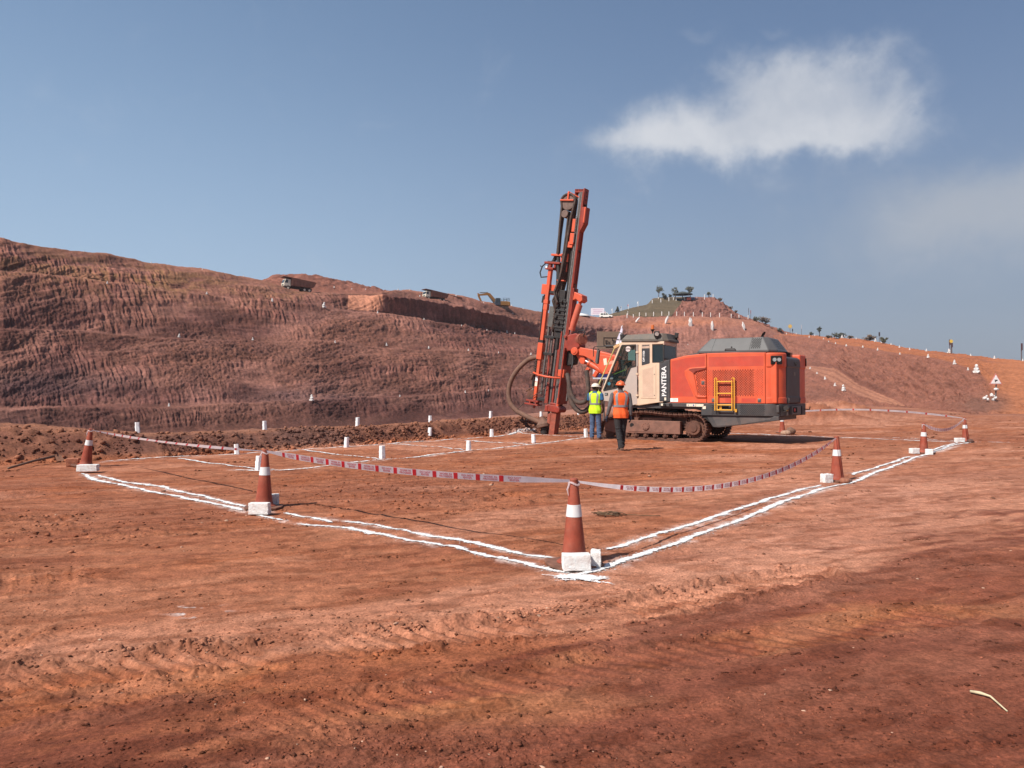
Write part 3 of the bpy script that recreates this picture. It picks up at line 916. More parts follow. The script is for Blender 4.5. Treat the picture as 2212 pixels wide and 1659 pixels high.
def build_mound():
    xs = np.linspace(1255, 1720, 520)
    sky = [(1255, 690, 272), (1281, 688, 272), (1313, 680, 272), (1356, 667, 278), (1400, 657, 285), (1408, 646, 287), (1425, 642, 289), (1480, 641, 291), (1544, 641.5, 291), (1562, 653, 284), (1589, 674, 279), (1619, 688, 274), (1660, 703, 270), (1720, 722, 266)]
    m0 = K((1255, 704, 266), (1300, 702, 268), (1500, 702, 268), (1600, 702, 270), (1640, 708, 269), (1720, 740, 264))
    m1 = K((1255, 691, 267), (1300, 686, 267), (1400, 684, 268), (1600, 686, 270), (1640, 696, 269), (1720, 727, 265))
    m1b = K((1255, 690.5, 268), (1300, 684, 268), (1400, 668, 273), (1408, 661, 275), (1480, 660, 277), (1560, 668, 275), (1600, 682, 272), (1640, 696, 269.5), (1720, 725, 265.5))
    m2 = K(*sky)
    m3 = K(*[(a, b + 5, c + 30) for a, b, c in sky])
    P, lev = loft_points(xs, [m0, m1, m1b, m2, m3], [6, 40, 40, 6], 9)
    s, t, D = slope_coords(P)
    px = np.broadcast_to(xs[None], D.shape)
    py = HOR - (P[..., 2] - CAM_H) / D * F_N
    L = np.broadcast_to(lev[:, None], D.shape)
    gx = np.interp(py, [640, 657, 686, 700], [1480, 1470, 1448, 1440])
    net = (1 - sst(px, gx - 1, gx + 1.5)) * sst(L, 0.98, 1.05) * (1 - sst(L, 3.0, 3.1))
    mid = fbm(s / 0.015, t / 0.012, 5, 401)
    rub = fbm(s / 0.006, t / 0.006, 4, 411, 0.6)
    disp = D * (0.010 * (mid - 0.5) + 0.007 * (rub - 0.5)) * (1 - 0.93 * net) * sst(L, 0.2, 1.0) * (1 - 0.7 * sst(L, 2.8, 3.0))
    n = normals(P)
    n *= np.sign(np.sum(n * np.array([0, -0.6, 0.8]), -1, keepdims=True))
    P = P + n * disp[..., None]
    c = np.broadcast_to(np.array([0.220, 0.092, 0.066]), D.shape + (3,)).copy()
    c = mixc(c, (0.17, 0.072, 0.055), sst(mid, 0.48, 0.62) * 0.7)
    c = mixc(c, (0.120, 0.086, 0.052), net)
    c = mixc(c, (0.090, 0.068, 0.042), net * sst(fbm(s / 0.05, t / 0.004, 3, 421), 0.5, 0.65) * 0.6)
    return grid_object('hill', P, c, soil_mat('mound earth', (1.6, 0.4), 0.4, 0.2, 0.12))

mound = build_mound()

def build_spoil():
    xs = np.linspace(560, 860, 330)
    sky = [(560, 606, 150), (571, 603.5, 150), (586, 594, 152), (640, 592, 156), (651, 590, 157), (702, 598, 162), (762, 610, 170), (818, 622, 176), (830, 627, 178), (860, 632, 182)]
    m0 = K((560, 625, 138), (700, 632, 146), (860, 645, 160))
    m1 = K((560, 610, 141), (571, 609, 141), (700, 622, 149), (827, 630, 165), (860, 634, 170))
    m2 = K(*sky)
    m3 = K(*[(a, b + 5, c + 20) for a, b, c in sky])
    P, lev = loft_points(xs, [m0, m1, m2, m3], [4, 40, 5], 5)
    s, t, D = slope_coords(P)
    L = np.broadcast_to(lev[:, None], D.shape)
    mid = fbm(s / 0.012, t / 0.010, 5, 501)
    P = P + np.array([0, 0, 1.0]) * (D * 0.006 * (mid - 0.5) * sst(L, 0.5, 1))[..., None]
    c = np.broadcast_to(np.array([0.255, 0.100, 0.066]), D.shape + (3,)).copy()
    c = mixc(c, (0.19, 0.075, 0.052), sst(mid, 0.45, 0.6) * 0.7)
    return grid_object('spoil_heap', P, c, soil_mat('spoil earth', (2.0, 0.5), 0.4, 0.2, 0.12), None)

spoil = tag(build_spoil(), 'smooth dark red heap of spoil behind the dump truck on the left skyline', 'spoil heap')

# ------------------------------------------------------------------ loose stones and crumbs on the ground
def ico():
    bm = bmesh.new()
    bmesh.ops.create_icosphere(bm, subdivisions=1, radius=1.0)
    v = np.array([q.co[:] for q in bm.verts])
    bm.verts.index_update()
    f = np.array([[q.index for q in t.verts] for t in bm.faces])
    bm.free()
    return v, f

def stones(name, pts, sizes, colr, mt, seed, flat=0.6, sink=0.25, amp=0.3):
    rng = np.random.default_rng(seed)
    V, Fc = ico()
    n = len(pts)
    jit = 1 + amp * (rng.random((n, len(V), 3)) * 2 - 1)
    el = np.stack([0.7 + 0.7 * rng.random(n), 0.6 + 0.5 * rng.random(n), flat * (0.7 + 0.6 * rng.random(n))], -1)
    an = rng.random(n) * 6.283
    tl = (rng.random(n) - 0.5) * 0.9
    vv = V[None] * jit * el[:, None] * sizes[:, None, None]
    ct, st_ = np.cos(tl)[:, None], np.sin(tl)[:, None]
    vx, vz = vv[..., 0] * ct - vv[..., 2] * st_, vv[..., 0] * st_ + vv[..., 2] * ct
    c, s_ = np.cos(an)[:, None], np.sin(an)[:, None]
    wx = vx * c - vv[..., 1] * s_
    wy = vx * s_ + vv[..., 1] * c
    P = np.stack([wx, wy, vz], -1) + pts[:, None]
    P[..., 2] += (sizes * flat * (1 - 2 * sink))[:, None] * 0.6
    F = (Fc[None] + (np.arange(n) * len(V))[:, None, None]).reshape(-1, 3)
    me = bpy.data.meshes.new(name)
    me.vertices.add(n * len(V))
    me.vertices.foreach_set('co', P.reshape(-1).astype(np.float32))
    me.loops.add(len(F) * 3)
    me.loops.foreach_set('vertex_index', F.reshape(-1).astype(np.int32))
    me.polygons.add(len(F))
    me.polygons.foreach_set('loop_start', (np.arange(len(F)) * 3).astype(np.int32))
    me.polygons.foreach_set('loop_total', np.full(len(F), 3, np.int32))
    me.update()
    a = me.attributes.new('Col', 'FLOAT_COLOR', 'POINT')
    cc = np.repeat(colr, len(V), 0)
    a.data.foreach_set('color', np.concatenate([cc, np.ones((len(cc), 1))], 1).reshape(-1).astype(np.float32))
    me.materials.append(mt)
    o = bpy.data.objects.new(name, me)
    COL.objects.link(o)
    o['kind'] = 'stuff'
    return o

def scatter_gravel():
    rng = np.random.default_rng(5)
    P, Sz = [], []
    # everywhere, thinning with distance
    n = 9000
    py = 880 + (1720 - 880) * rng.random(n) ** 1.15
    px = -150 + 2512 * rng.random(n)
    d = CAM_H * F_N / (py - HOR)
    x = (px - 1106) / F_N * d
    keep = vn(x / 0.9, d / 0.5, 7) + 0.35 * rng.random(n) > 0.62
    x, d = x[keep], d[keep]
    s = 0.0028 + 0.0075 * rng.random(len(x)) ** 3 + 0.0009 * d * rng.random(len(x))
    P.append(np.stack([x, d], -1)); Sz.append(s)
    # crumbs pushed up beside the crawler marks
    for bd, n, w, big in ((BAND1, 2400, 0.28, 0.018), (BAND2, 700, 0.26, 0.013), (BAND3, 900, 0.45, 0.026)):
        b = np.array(bd)
        L = np.hypot(*np.diff(b, axis=0).T)
        cum = np.concatenate([[0], np.cumsum(L)])
        u = rng.random(n) * cum[-1]
        ok = vn(u / 0.45, u * 0, 9) + 0.5 * rng.random(n) > 0.62
        u = u[ok]
        cx, cy = np.interp(u, cum, b[:, 0]), np.interp(u, cum, b[:, 1])
        sgn = np.where(rng.random(len(u)) < 0.7, 1, -1)
        off = sgn * w * (0.80 + 0.35 * rng.normal(size=len(u)) * 0.6)
        P.append(np.stack([cx - 0.42 * off, cy + 0.9 * off], -1))
        Sz.append(0.004 + big * rng.random(len(u)) ** 3.0)
    # loose clods of the darker churned patches
    for (cx, cy, rx, ry, n, big) in ((860, 1065, 240, 36, 500, .035), (1020, 1022, 260, 18, 200, .035), (120, 1150, 260, 40, 220, .03), (1180, 975, 260, 9, 140, .04), (520, 1500, 420, 40, 500, .010), (1000, 1610, 420, 45, 500, .008), (1500, 1275, 250, 22, 400, .013), (1900, 1500, 400, 90, 260, .007)):
        px = cx + rx * rng.normal(size=n) * 0.6
        py = np.maximum(cy + ry * rng.normal(size=n) * 0.6, 890)
        d = CAM_H * F_N / (py - HOR)
        P.append(np.stack([(px - 1106) / F_N * d, d], -1)); Sz.append(0.004 + big * rng.random(n) ** 3.0)
    # little broken-up crusts: short ragged rows of dark flakes
    fk = 430
    py = 895 + (1700 - 895) * rng.random(fk) ** 1.05
    px = -100 + 2420 * rng.random(fk)
    d0 = CAM_H * F_N / (py - HOR)
    x0 = (px - 1106) / F_N * d0
    n0 = sum(len(q) for q in P)
    for x_, y_ in zip(x0, d0):
        m_ = rng.integers(3, 13)
        ln = (0.03 + 0.012 * y_) * (0.5 + rng.random())
        u = rng.normal(size=m_) * ln
        v = rng.normal(size=m_) * ln * 0.22
        an = rng.normal() * 0.35 + 0.25
        P.append(np.stack([x_ + u * math.cos(an) - v * math.sin(an), np.maximum(1.2, y_ + u * math.sin(an) + v * math.cos(an))], -1))
        Sz.append((0.0045 + 0.0015 * y_) * (0.35 + 1.1 * rng.random(m_) ** 3))
    P, Sz = np.concatenate(P), np.concatenate(Sz)
    z, c = ground_all(P[:, 0], P[:, 1], True, True)
    c = c * (0.75 + 0.5 * rng.random((len(c), 1)))
    c[n0:] *= 0.42
    pale = rng.random(len(c)) < 0.02
    c[pale] = np.array([0.42, 0.25, 0.17]) * (0.7 + 0.5 * rng.random((pale.sum(), 1)))
    stones('gravel', np.concatenate([P, z[:, None]], 1), Sz, c, soil_mat('stone earth', (60, 18), 0.3, 0.004, 0.2), 8, flat=0.42, amp=0.45)
    # rubble on the ridge
    n = 9000
    seg = np.hypot(*np.diff(CREST, axis=0).T)
    cum = np.concatenate([[0], np.cumsum(seg)])
    u = cum[2] - 6 + (cum[-1] - cum[2] + 6) * rng.random(n)
    i = np.clip(np.searchsorted(cum, u) - 1, 0, len(seg) - 1)
    T = np.diff(CREST, axis=0)[i] / seg[i][:, None]
    cx, cy = np.interp(u, cum, CREST[:, 0]), np.interp(u, cum, CREST[:, 1])
    w = np.interp(u, cum, CR_W)
    off = -w * (0.12 + 0.95 * rng.random(n) ** 0.6)
    x, y = cx - T[:, 1] * off, cy + T[:, 0] * off
    keep = vn(x / 1.4, y / 1.4, 17) + 0.5 * rng.random(n) > 0.55
    x, y = x[keep], y[keep]
    z, c = ground_all(x, y, True)
    c = c * (0.7 + 0.55 * rng.random((len(c), 1)))
    s = 0.014 + 0.060 * rng.random(len(x)) ** 4
    stones('rubble', np.stack([x, y, z], -1), s, c, MATS['stone earth'], 9, flat=0.75, amp=0.35)

scatter_gravel()

# ------------------------------------------------------------------ lime lines on the ground
def lime_mat():
    m = bpy.data.materials.new('lime powder')
    m.use_nodes = True
    N = NT(m.node_tree)
    tc = N.add('ShaderNodeTexCoord')
    at = N.add('ShaderNodeAttribute', attribute_name='Edge')
    n = N.add('ShaderNodeTexNoise', ins={'Vector': tc.outputs['Object'], 'Scale': 45.0, 'Detail': 6.0, 'Roughness': 0.7})
    n0 = N.add('ShaderNodeTexNoise', ins={'Vector': tc.outputs['Object'], 'Scale': 42.0, 'Detail': 8.0, 'Roughness': 0.78})
    n2 = N.add('ShaderNodeTexNoise', ins={'Vector': tc.outputs['Object'], 'Scale': 3.0, 'Detail': 5.0})
    f = N.math('MULTIPLY', N.smooth(n.outputs['Fac'], 0.58, 0.74), 0.45)
    f = N.math('MAXIMUM', f, N.math('MULTIPLY', N.smooth(n2.outputs['Fac'], 0.56, 0.75), 0.30))
    c = N.mix(f, (0.74, 0.73, 0.715, 1), (0.42, 0.24, 0.17, 1))
    b = N.add('ShaderNodeBump', ins={'Height': n.outputs['Fac'], 'Strength': 0.4, 'Distance': 0.008})
    p = N.add('ShaderNodeBsdfPrincipled', ins={'Base Color': c, 'Roughness': 0.95, 'Specular IOR Level': 0.1, 'Normal': b.outputs[0]})
    e = N.math('ADD', at.outputs['Fac'], N.math('MULTIPLY', N.math('SUBTRACT', n0.outputs['Fac'], 0.5), 2.7))
    e = N.math('ADD', e, N.math('MULTIPLY', N.math('SUBTRACT', n2.outputs['Fac'], 0.5), 1.3))
    al = N.smooth(e, 0.28, 0.62)
    tr = N.add('ShaderNodeBsdfTransparent')
    mx = N.add('ShaderNodeMixShader', ins={0: al, 1: tr.outputs[0], 2: p.outputs[0]})
    out = N.add('ShaderNodeOutputMaterial')
    N.t.links.new(mx.outputs[0], out.inputs[0])
    MATS['lime'] = m
    return m
LIME = lime_mat()

def edge_attr(o, vals):
    a = o.data.attributes.new('Edge', 'FLOAT', 'POINT')
    a.data.foreach_set('value', np.array(vals, np.float32))

def lime_line(label, strokes, group=None, seed=1):
    """strokes: list of (pixel path, width in m)"""
    rnd = random.Random(seed)
    V, Fc, Ed = [], [], []
    specs = []
    for path, wid in strokes:
        pts = np.array([G(*p) for p in path])
        seg = np.hypot(*np.diff(pts, axis=0).T)
        cum = np.concatenate([[0], np.cumsum(seg)])
        dm = pts[:, 1].mean()
        step = 0.014 + 0.0012 * dm
        ss = np.arange(0, cum[-1], step)
        x, y = np.interp(ss, cum, pts[:, 0]), np.interp(ss, cum, pts[:, 1])
        k = max(3, int(0.35 / step) | 1)
        if len(x) > k:
            x = np.convolve(np.pad(x, k // 2, 'reflect', reflect_type='odd'), np.ones(k) / k, 'valid')
            y = np.convolve(np.pad(y, k // 2, 'reflect', reflect_type='odd'), np.ones(k) / k, 'valid')
        tx, ty = np.gradient(x), np.gradient(y)
        L = np.hypot(tx, ty) + 1e-9
        nx, ny = -ty / L, tx / L
        mid = 0.05 * (fbm(ss / 0.9, ss * 0, 3, seed) - 0.5) + 0.02 * (vn(ss / 0.12, ss * 0, seed + 1) - .5)
        thin = 0.55 + 0.9 * fbm(ss / 0.5, ss * 0, 3, seed + 3)
        wl = wid / 2 * thin * (0.55 + 0.9 * vn(ss / 0.045, ss * 0, seed + 5)) * (0.8 + .4 * vn(ss / 0.02, ss * 0, seed + 6))
        wr = wid / 2 * thin * (0.55 + 0.9 * vn(ss / 0.045, ss * 0 + 5, seed + 7)) * (0.8 + .4 * vn(ss / 0.02, ss * 0 + 5, seed + 8))
        end = np.minimum(1, np.minimum(ss, cum[-1] - ss) / 0.10 + 0.15)
        wl, wr = wl * end, wr * end
        wr, wl = wr * 1.65 + 0.018, wl * 1.65 + 0.018
        cols = [(mid - wr, 0.0), (mid - wr * 0.45, 0.8), (mid, 1.0), (mid + wl * 0.45, 0.8), (mid + wl, 0.0)]
        ef = np.minimum(1, np.minimum(ss, cum[-1] - ss) / 0.12)
        Ed += list((np.array([-0.45, 0.36, 0.90, 0.36, -0.45])[None] * np.ones((len(ss), 1)) - 0.8 * (1 - ef[:, None])).reshape(-1))
        b0 = len(V)
        rows = []
        for off, hh in cols:
            X, Y = x + nx * off, y + ny * off
            Z = ground_all(X, Y) + 0.003 + 0.0006 * dm + hh * 0.001
            rows.append(np.stack([X, Y, Z], -1))
        A = np.stack(rows, 1)
        n = len(ss)
        V += [tuple(p) for p in A.reshape(-1, 3)]
        for i in range(n - 1):
            for k in range(4):
                a = b0 + i * 5 + k
                Fc.append((a, a + 5, a + 6, a + 1))
        # specks beside the line
        m = int(cum[-1] * 80 / max(1.0, dm / 9))
        for _ in range(m):
            i = rnd.randrange(n)
            o = (rnd.choice((-1, 1))) * wid * (0.45 + abs(rnd.gauss(0, 0.35)))
            specs.append((x[i] + nx[i] * o, y[i] + ny[i] * o, 0.0016 + 0.005 * rnd.random() ** 3 + 0.0002 * dm))
    if specs:
        sp = np.array(specs)
        Z = ground_all(sp[:, 0], sp[:, 1]) + 0.006
        for (sx, sy, sr), sz in zip(specs, Z):
            b0 = len(V)
            kk = 5
            a0 = rnd.random() * 6
            for q in range(kk):
                r = sr * (0.6 + 0.8 * rnd.random())
                V.append((sx + r * math.cos(a0 + q * 6.283 / kk), sy + r * math.sin(a0 + q * 6.283 / kk), sz))
                Ed.append(0.8)
            Fc.append(tuple(range(b0, b0 + kk)))
    m = MB()
    m.v, m.f = V, Fc
    o = m.build('lime_line', LIME, None, smooth='all')
    edge_attr(o, Ed)
    return tag(o, label, 'lime line', group)

lime_line('outer of two white lime lines running from the nearest cone back to the left cone', [
    ([(175, 1028), (205, 1042), (240, 1048), (320, 1064), (400, 1079), (470, 1092), (528, 1104)], .088),
    ([(548, 1110), (585, 1120), (615, 1127)], .07), ([(640, 1129), (690, 1138), (760, 1146), (830, 1156), (900, 1170), (980, 1181), (1060, 1201), (1130, 1214), (1200, 1225), (1245, 1238)], .075)], None, 11)
lime_line('inner of two white lime lines running from the nearest cone back to the left cone', [
    ([(212, 1031), (250, 1041), (290, 1049), (350, 1056), (400, 1068), (460, 1080), (540, 1099)], .09),
    ([(612, 1106), (650, 1116), (690, 1122), (722, 1131)], .055), ([(740, 1125), (800, 1135), (900, 1151), (980, 1164), (1060, 1181), (1130, 1196), (1205, 1208)], .075)], None, 12)
lime_line('outer of two white lime lines running from the nearest cone to the far right corner', [
    ([(1225, 1245), (1255, 1242), (1335, 1213), (1420, 1186), (1500, 1160), (1600, 1124), (1700, 1086), (1780, 1060), (1850, 1041), (1920, 1014), (1990, 985), (2050, 966), (2098, 957)], .088)], None, 13)
lime_line('inner of two white lime lines running from the nearest cone to the far right corner', [
    ([(1298, 1190), (1370, 1169), (1450, 1147), (1530, 1122), (1600, 1101), (1700, 1071), (1775, 1049)], .082), ([(1838, 1031), (1900, 1011), (1965, 988)], .075), ([(2000, 977), (2068, 959)], .08)], None, 14)
lime_line('white lime line closing the far side of the marked area behind the drilling rig', [
    ([(1560, 938), (1640, 940), (1700, 943), (1800, 946), (1900, 950), (2000, 954), (2100, 957)], .13), ([(1900, 946), (2000, 950), (2090, 955), (2190, 958)], .05)], None, 15)
lime_line('white lime line along the foot of the spoil ridge, back of the drill grid', [
    ([(218, 1001), (300, 995), (400, 990), (525, 985), (600, 979), (690, 972), (760, 967), (880, 957), (970, 952), (1060, 946), (1120, 939), (1160, 936)], .075)], None, 16)
lime_line('white lime line along the front of the drill grid, linking five white posts', [
    ([(505, 1018), (560, 1021), (620, 1019), (680, 1013), (740, 1005), (825, 996), (900, 989), (1011, 975), (1080, 969), (1153, 961), (1210, 954), (1275, 946)], .075)], None, 17)
lime_line('white lime crossbar of the drill grid nearest the left cone', [([(385, 993), (440, 1003), (500, 1010), (560, 1016), (600, 1019)], .075)], None, 18)
lime_line('white lime crossbar of the drill grid just behind the barrier tape', [([(655, 975), (700, 982), (760, 987), (830, 994)], .075)], None, 19)
lime_line('white lime crossbar in the middle of the drill grid', [([(846, 960), (900, 965), (950, 968), (1005, 973)], .075)], None, 20)
lime_line('white lime crossbar of the drill grid nearer the drilling rig', [([(985, 953), (1060, 957), (1145, 961)], .09)], None, 21)
lime_line('white lime crossbar of the drill grid ending at the post by the worker in yellow', [([(1115, 939), (1180, 942), (1268, 946)], .088)], None, 22)

# splash of lime in front of the nearest cone
def lime_splash():
    # a powdery sheet thinning outwards, with two streaks
    c = G(1252, 1246)
    n = 46
    us = np.linspace(-0.30, 0.36, n)
    vs_ = np.linspace(-0.22, 0.20, n)
    U_, V_ = np.meshgrid(us, vs_)
    X, Y = c[0] + U_, c[1] + V_
    Z = ground_all(X, Y, True, True)[0] + 0.011
    e = 1.0 - ((U_ / 0.22) ** 2 + (V_ / 0.11) ** 2) * 0.75
    e = np.maximum(e, 0.75 - np.abs(V_ + 0.08 + 0.55 * U_) / 0.022 * 0.6 - np.maximum(U_ - 0.20, 0) * 6)
    e = np.maximum(e, 0.7 - np.abs(V_ + 0.10 - 0.25 * U_) / 0.03 * 0.6 - np.maximum(np.abs(U_) - 0.16, 0) * 6)
    m = MB()
    m.v = [tuple(p) for p in np.stack([X, Y, Z], -1).reshape(-1, 3)]
    m.f = [(j * n + i, j * n + i + 1, (j + 1) * n + i + 1, (j + 1) * n + i) for j in range(n - 1) for i in range(n - 1)]
    o = m.build('lime_splash', LIME, None, smooth='all')
    edge_attr(o, e.reshape(-1))
    return tag(o, 'splash of spilt white lime in front of the nearest cone', 'lime splash')
lime_splash()

# ------------------------------------------------------------------ cones, bricks, posts
CONE_M = mat('faded orange rubber', (0.28, 0.054, 0.028), 0.62, var=0.22, scale=9, dust=0.35, dustcol=(0.33, 0.15, 0.10), dscale=5, bump=0.04, spec=0.3)
BASE_M = mat('dusty rubber base', (0.14, 0.062, 0.040), 0.85, var=0.3, scale=12, dust=0.6, dustcol=(0.26, 0.12, 0.075))
BAND_M = mat('reflective band', (0.66, 0.66, 0.65), 0.45, var=0.10, scale=14, dust=0.30, dustcol=(0.55, 0.42, 0.36), dscale=7)
BRICK_M = mat('whitewashed brick', (0.78, 0.77, 0.74), 0.9, var=0.08, scale=20, dust=0.55, dustcol=(0.52, 0.36, 0.29), dscale=14, bump=0.5)
POST_M = mat('whitewashed post', (0.80, 0.80, 0.80), 0.85, var=0.06, scale=12, dust=0.35, dustcol=(0.55, 0.42, 0.36), dscale=9, bump=0.2)
REDBRICK = mat('bare red brick', (0.36, 0.13, 0.07), 0.9, var=0.25, scale=18, bump=0.5)

def make_cone():
    root = empty('traffic_cone')
    H = 0.755
    prof = [(0.002, 0.022), (0.150, 0.022), (0.152, 0.032), (0.122, 0.050), (0.108, 0.075)]
    def rad(z):
        return 0.106 - (0.106 - 0.033) * (z - 0.075) / (H - 0.075)
    for k in range(1, 12):
        z = 0.075 + (H - 0.075) * k / 11
        prof.append((rad(z), z))
    prof += [(0.036, H - 0.02), (0.037, H - 0.005), (0.028, H + 0.004), (0.002, H + 0.004)]
    prof = sorted(prof[:4], key=lambda p: 0) + prof[4:]
    m = MB().lathe(prof, n=36)
    m.build('cone_body', CONE_M, root, smooth=True)
    b = MB()
    pts = []
    for k in range(32):
        a = 2 * math.pi * k / 32
        r = 0.235 / max(abs(math.cos(a)) ** 0.45 if abs(math.cos(a)) > abs(math.sin(a)) else abs(math.sin(a)) ** 0.45, 0.72)
        pts.append((r * math.cos(a), r * math.sin(a)))
    b.prism(pts, 0.0, 0.026, 'z')
    b.build('base', BASE_M, root, bevel=0.006)
    s = MB().lathe([(rad(0.425) + 0.0005, 0.425), (rad(0.425) + 0.0025, 0.426), (rad(0.53) + 0.0025, 0.529), (rad(0.53) + 0.0005, 0.53)], n=36)
    s.f = s.f[:-2]
    s.build('reflective_band', BAND_M, root, smooth=True)
    return root

CONES = [
    (1240, 1217, (0, 0, 0.4), 'nearest orange cone with a clean white band, at the front corner of the lime lines'),
    (570, 1099, (R(-1), R(1), 0.1), 'dusty orange cone on the left lime lines, second from the left'),
    (185, 1012, (R(1), R(8), 0.0), 'orange cone leaning right at the left end of the lime lines beside the rubble'),
    (1808, 1041, (0, 0, 1.2), 'orange cone halfway along the right lime lines holding up the sagging tape'),
    (1995, 979, (0, R(-1), 2.0), 'orange cone with white bricks on both sides, next to the far right corner'),
    (2086, 955, (0, R(2), 2.6), 'farthest right orange cone at the corner where three lime lines meet'),
    (1690, 937, (R(1), R(1), 3.0), 'orange cone with brown stones at its foot, partly hidden under the rear of the rig'),
]
cone0 = make_cone()
CONE_TOPS = []
for i, (px, py, rot, lab) in enumerate(CONES):
    x, y = G(px, py)
    o = cone0 if i == 0 else copy_tree(cone0)
    z = gz(x, y)
    o.location = (x, y, z + 0.006)
    o.scale = (0.985, 0.985, 0.975)
    o.rotation_euler = rot
    tag(o, lab, 'traffic cone', 'traffic cones along the lime lines')
    M = Euler(rot).to_matrix()
    CONE_TOPS.append(Vector((x, y, z + 0.006)) + M @ Vector((0, 0, 0.716)))

def brick(px, py, sz, rz, lab, name='whitewashed_brick', mt=None, seed=0, cat='brick', tilt=0.0, lift=0.0):
    x, y = G(px, py)
    bm = bmesh.new()
    bmesh.ops.create_cube(bm, size=1.0)
    bmesh.ops.subdivide_edges(bm, edges=bm.edges[:], cuts=4, use_grid_fill=True)
    rng = random.Random(seed)
    for v in bm.verts:
        e = sum(1 for c in v.co if abs(c) > 0.49)
        k = 1.0 - (0.05 if e >= 2 else 0.0) * rng.random()
        v.co = Vector((v.co.x * sz[0] * k, v.co.y * sz[1] * k, v.co.z * sz[2] * k)) + Vector((rng.gauss(0, .0016), rng.gauss(0, .0016), rng.gauss(0, .0016)))
    me = bpy.data.meshes.new(name)
    bm.to_mesh(me)
    bm.free()
    me.materials.append(mt or BRICK_M)
    o = bpy.data.objects.new(name, me)
    COL.objects.link(o)
    b = o.modifiers.new('bevel', 'BEVEL')
    b.width = 0.006
    b.segments = 2
    b.limit_method = 'ANGLE'
    o.location = (x, y, gz(x, y) + sz[2] / 2 + lift)
    o.rotation_euler = (tilt, 0, rz)
    return tag(o, lab, cat, 'bricks weighing down the cones')

brick(1245, 1231, (0.235, 0.11, 0.135), 0.06, 'clean white brick lying across the front of the nearest cone', seed=1, lift=0.012)
brick(1287, 1222, (0.085, 0.16, 0.135), -0.10, 'chipped white brick standing end-on to the right of the nearest cone', seed=2, lift=0.010)
brick(561, 1112, (0.245, 0.11, 0.14), -0.05, 'white brick notched at its left end, in front of the second cone from the left', seed=3, lift=0.015)
brick(594, 1094, (0.10, 0.10, 0.15), 0.3, 'small white brick peeping out behind the second cone from the left', seed=4)
brick(190, 1026, (0.34, 0.20, 0.12), 0.25, 'long white brick lying in front of the leaning left cone', seed=5, lift=0.02)
brick(157, 1012, (0.22, 0.22, 0.16), 0.4, 'half white half bare red brick to the left of the leaning cone', mt=REDBRICK, seed=6)
brick(1786, 1044, (0.17, 0.12, 0.145), 0.35, 'dirty white brick left of the cone that holds the sagging tape', seed=7)
brick(1975, 980, (0.21, 0.14, 0.135), 0.2, 'pale pinkish white brick left of the cone near the far right corner', seed=8)
brick(2007, 981, (0.17, 0.14, 0.135), -0.4, 'white brick tucked behind the right side of the cone near the far right corner', seed=9)
brick(2073, 956, (0.27, 0.14, 0.135), 0.1, 'white brick left of the farthest right cone', seed=10)

def stone(px, py, r, lab, col=(0.30, 0.15, 0.09), seed=0, flat=.7):
    x, y = G(px, py)
    m = MB().lump((0, 0, 0), (r, r * 0.8, r * flat), random.Random(seed), 2, 0.12)
    o = m.build('stone', mat('brown stone %d' % seed, col, 0.95, var=0.3, scale=15, bump=0.5), None, smooth='all')
    o.location = (x, y, gz(x, y) + r * flat * 0.7)
    return tag(o, lab, 'stone')
stone(1824, 1045, 0.085, 'reddish brown stone at the right foot of the cone that holds the sagging tape', (0.30, 0.12, 0.07), 1)
stone(1697, 941, 0.19, 'pale brown flat stone leaning on the cone under the rear of the rig', (0.36, 0.22, 0.15), 2, 0.55)
stone(1708, 940, 0.17, 'dark brown angular stone right of the cone under the rear of the rig', (0.17, 0.09, 0.06), 3, .9)
stone(2096, 957, 0.10, 'dark stone at the right foot of the farthest right cone', (0.12, 0.06, 0.045), 4)

def make_post(seed, h=0.265, w=0.115):
    m = MB()
    rng = random.Random(seed)
    n = 12
    rs = []
    for j in range(8):
        z = h * j / 7
        k = 1.0 - 0.10 * j / 7
        ring = []
        for (sx, sy) in ((-1, -.6), (-.6, -1), (.6, -1), (1, -.6), (1, .6), (.6, 1), (-.6, 1), (-1, .6)):
            ring.append((sx * w / 2 * k + rng.gauss(0, .0018), sy * w / 2 * k + rng.gauss(0, .0018), z))
        rs.append(ring)
    m.rings(rs)
    return m.build('marker_post', POST_M, None, smooth=True, angle=30)

posts = [
    (512, 985.5, 1.0, 'white marker post on the back lime line just behind the tape'),
    (558.5, 1019, 1.05, 'white marker post half hidden behind the second cone from the left'),
    (748, 968.6, 1.0, 'white marker post at the ridge foot, second from left on back lime line'),
    (928, 951.6, 1.0, 'white marker post at the ridge foot, third from left on back lime line'),
    (1062, 944.8, 1.0, 'white marker post on the back lime line, nearest to the drill mast'),
    (825.6, 991.8, 1.05, 'largest fully visible white marker post, just behind the printed tape'),
    (1012, 973.4, 1.0, 'white marker post in the middle of the front lime line of the drill grid'),
    (1153, 958.5, 1.0, 'white marker post on the front lime line next left of the worker in yellow'),
    (1266, 945.7, 1.0, 'white marker post at the heels of the worker in the yellow vest'),
]
p0 = make_post(1)
pp = []
for i, (px, py, sc, lab) in enumerate(posts):
    o = p0 if i == 0 else p0.copy()
    if i:
        COL.objects.link(o)
    x, y = G(px, py)
    o.location = (x, y, gz(x, y) - 0.01)
    o.scale = (sc * (0.95 + 0.1 * ((i * 7) % 3) / 2), sc, sc * (0.96 + 0.05 * (i % 3)))
    o.rotation_euler = (R((i * 37) % 7 - 3), R((i * 53) % 9 - 4), 0.45 + 0.25 * (i % 4))
    tag(o, lab, 'marker post', 'white marker posts of the drill grid')
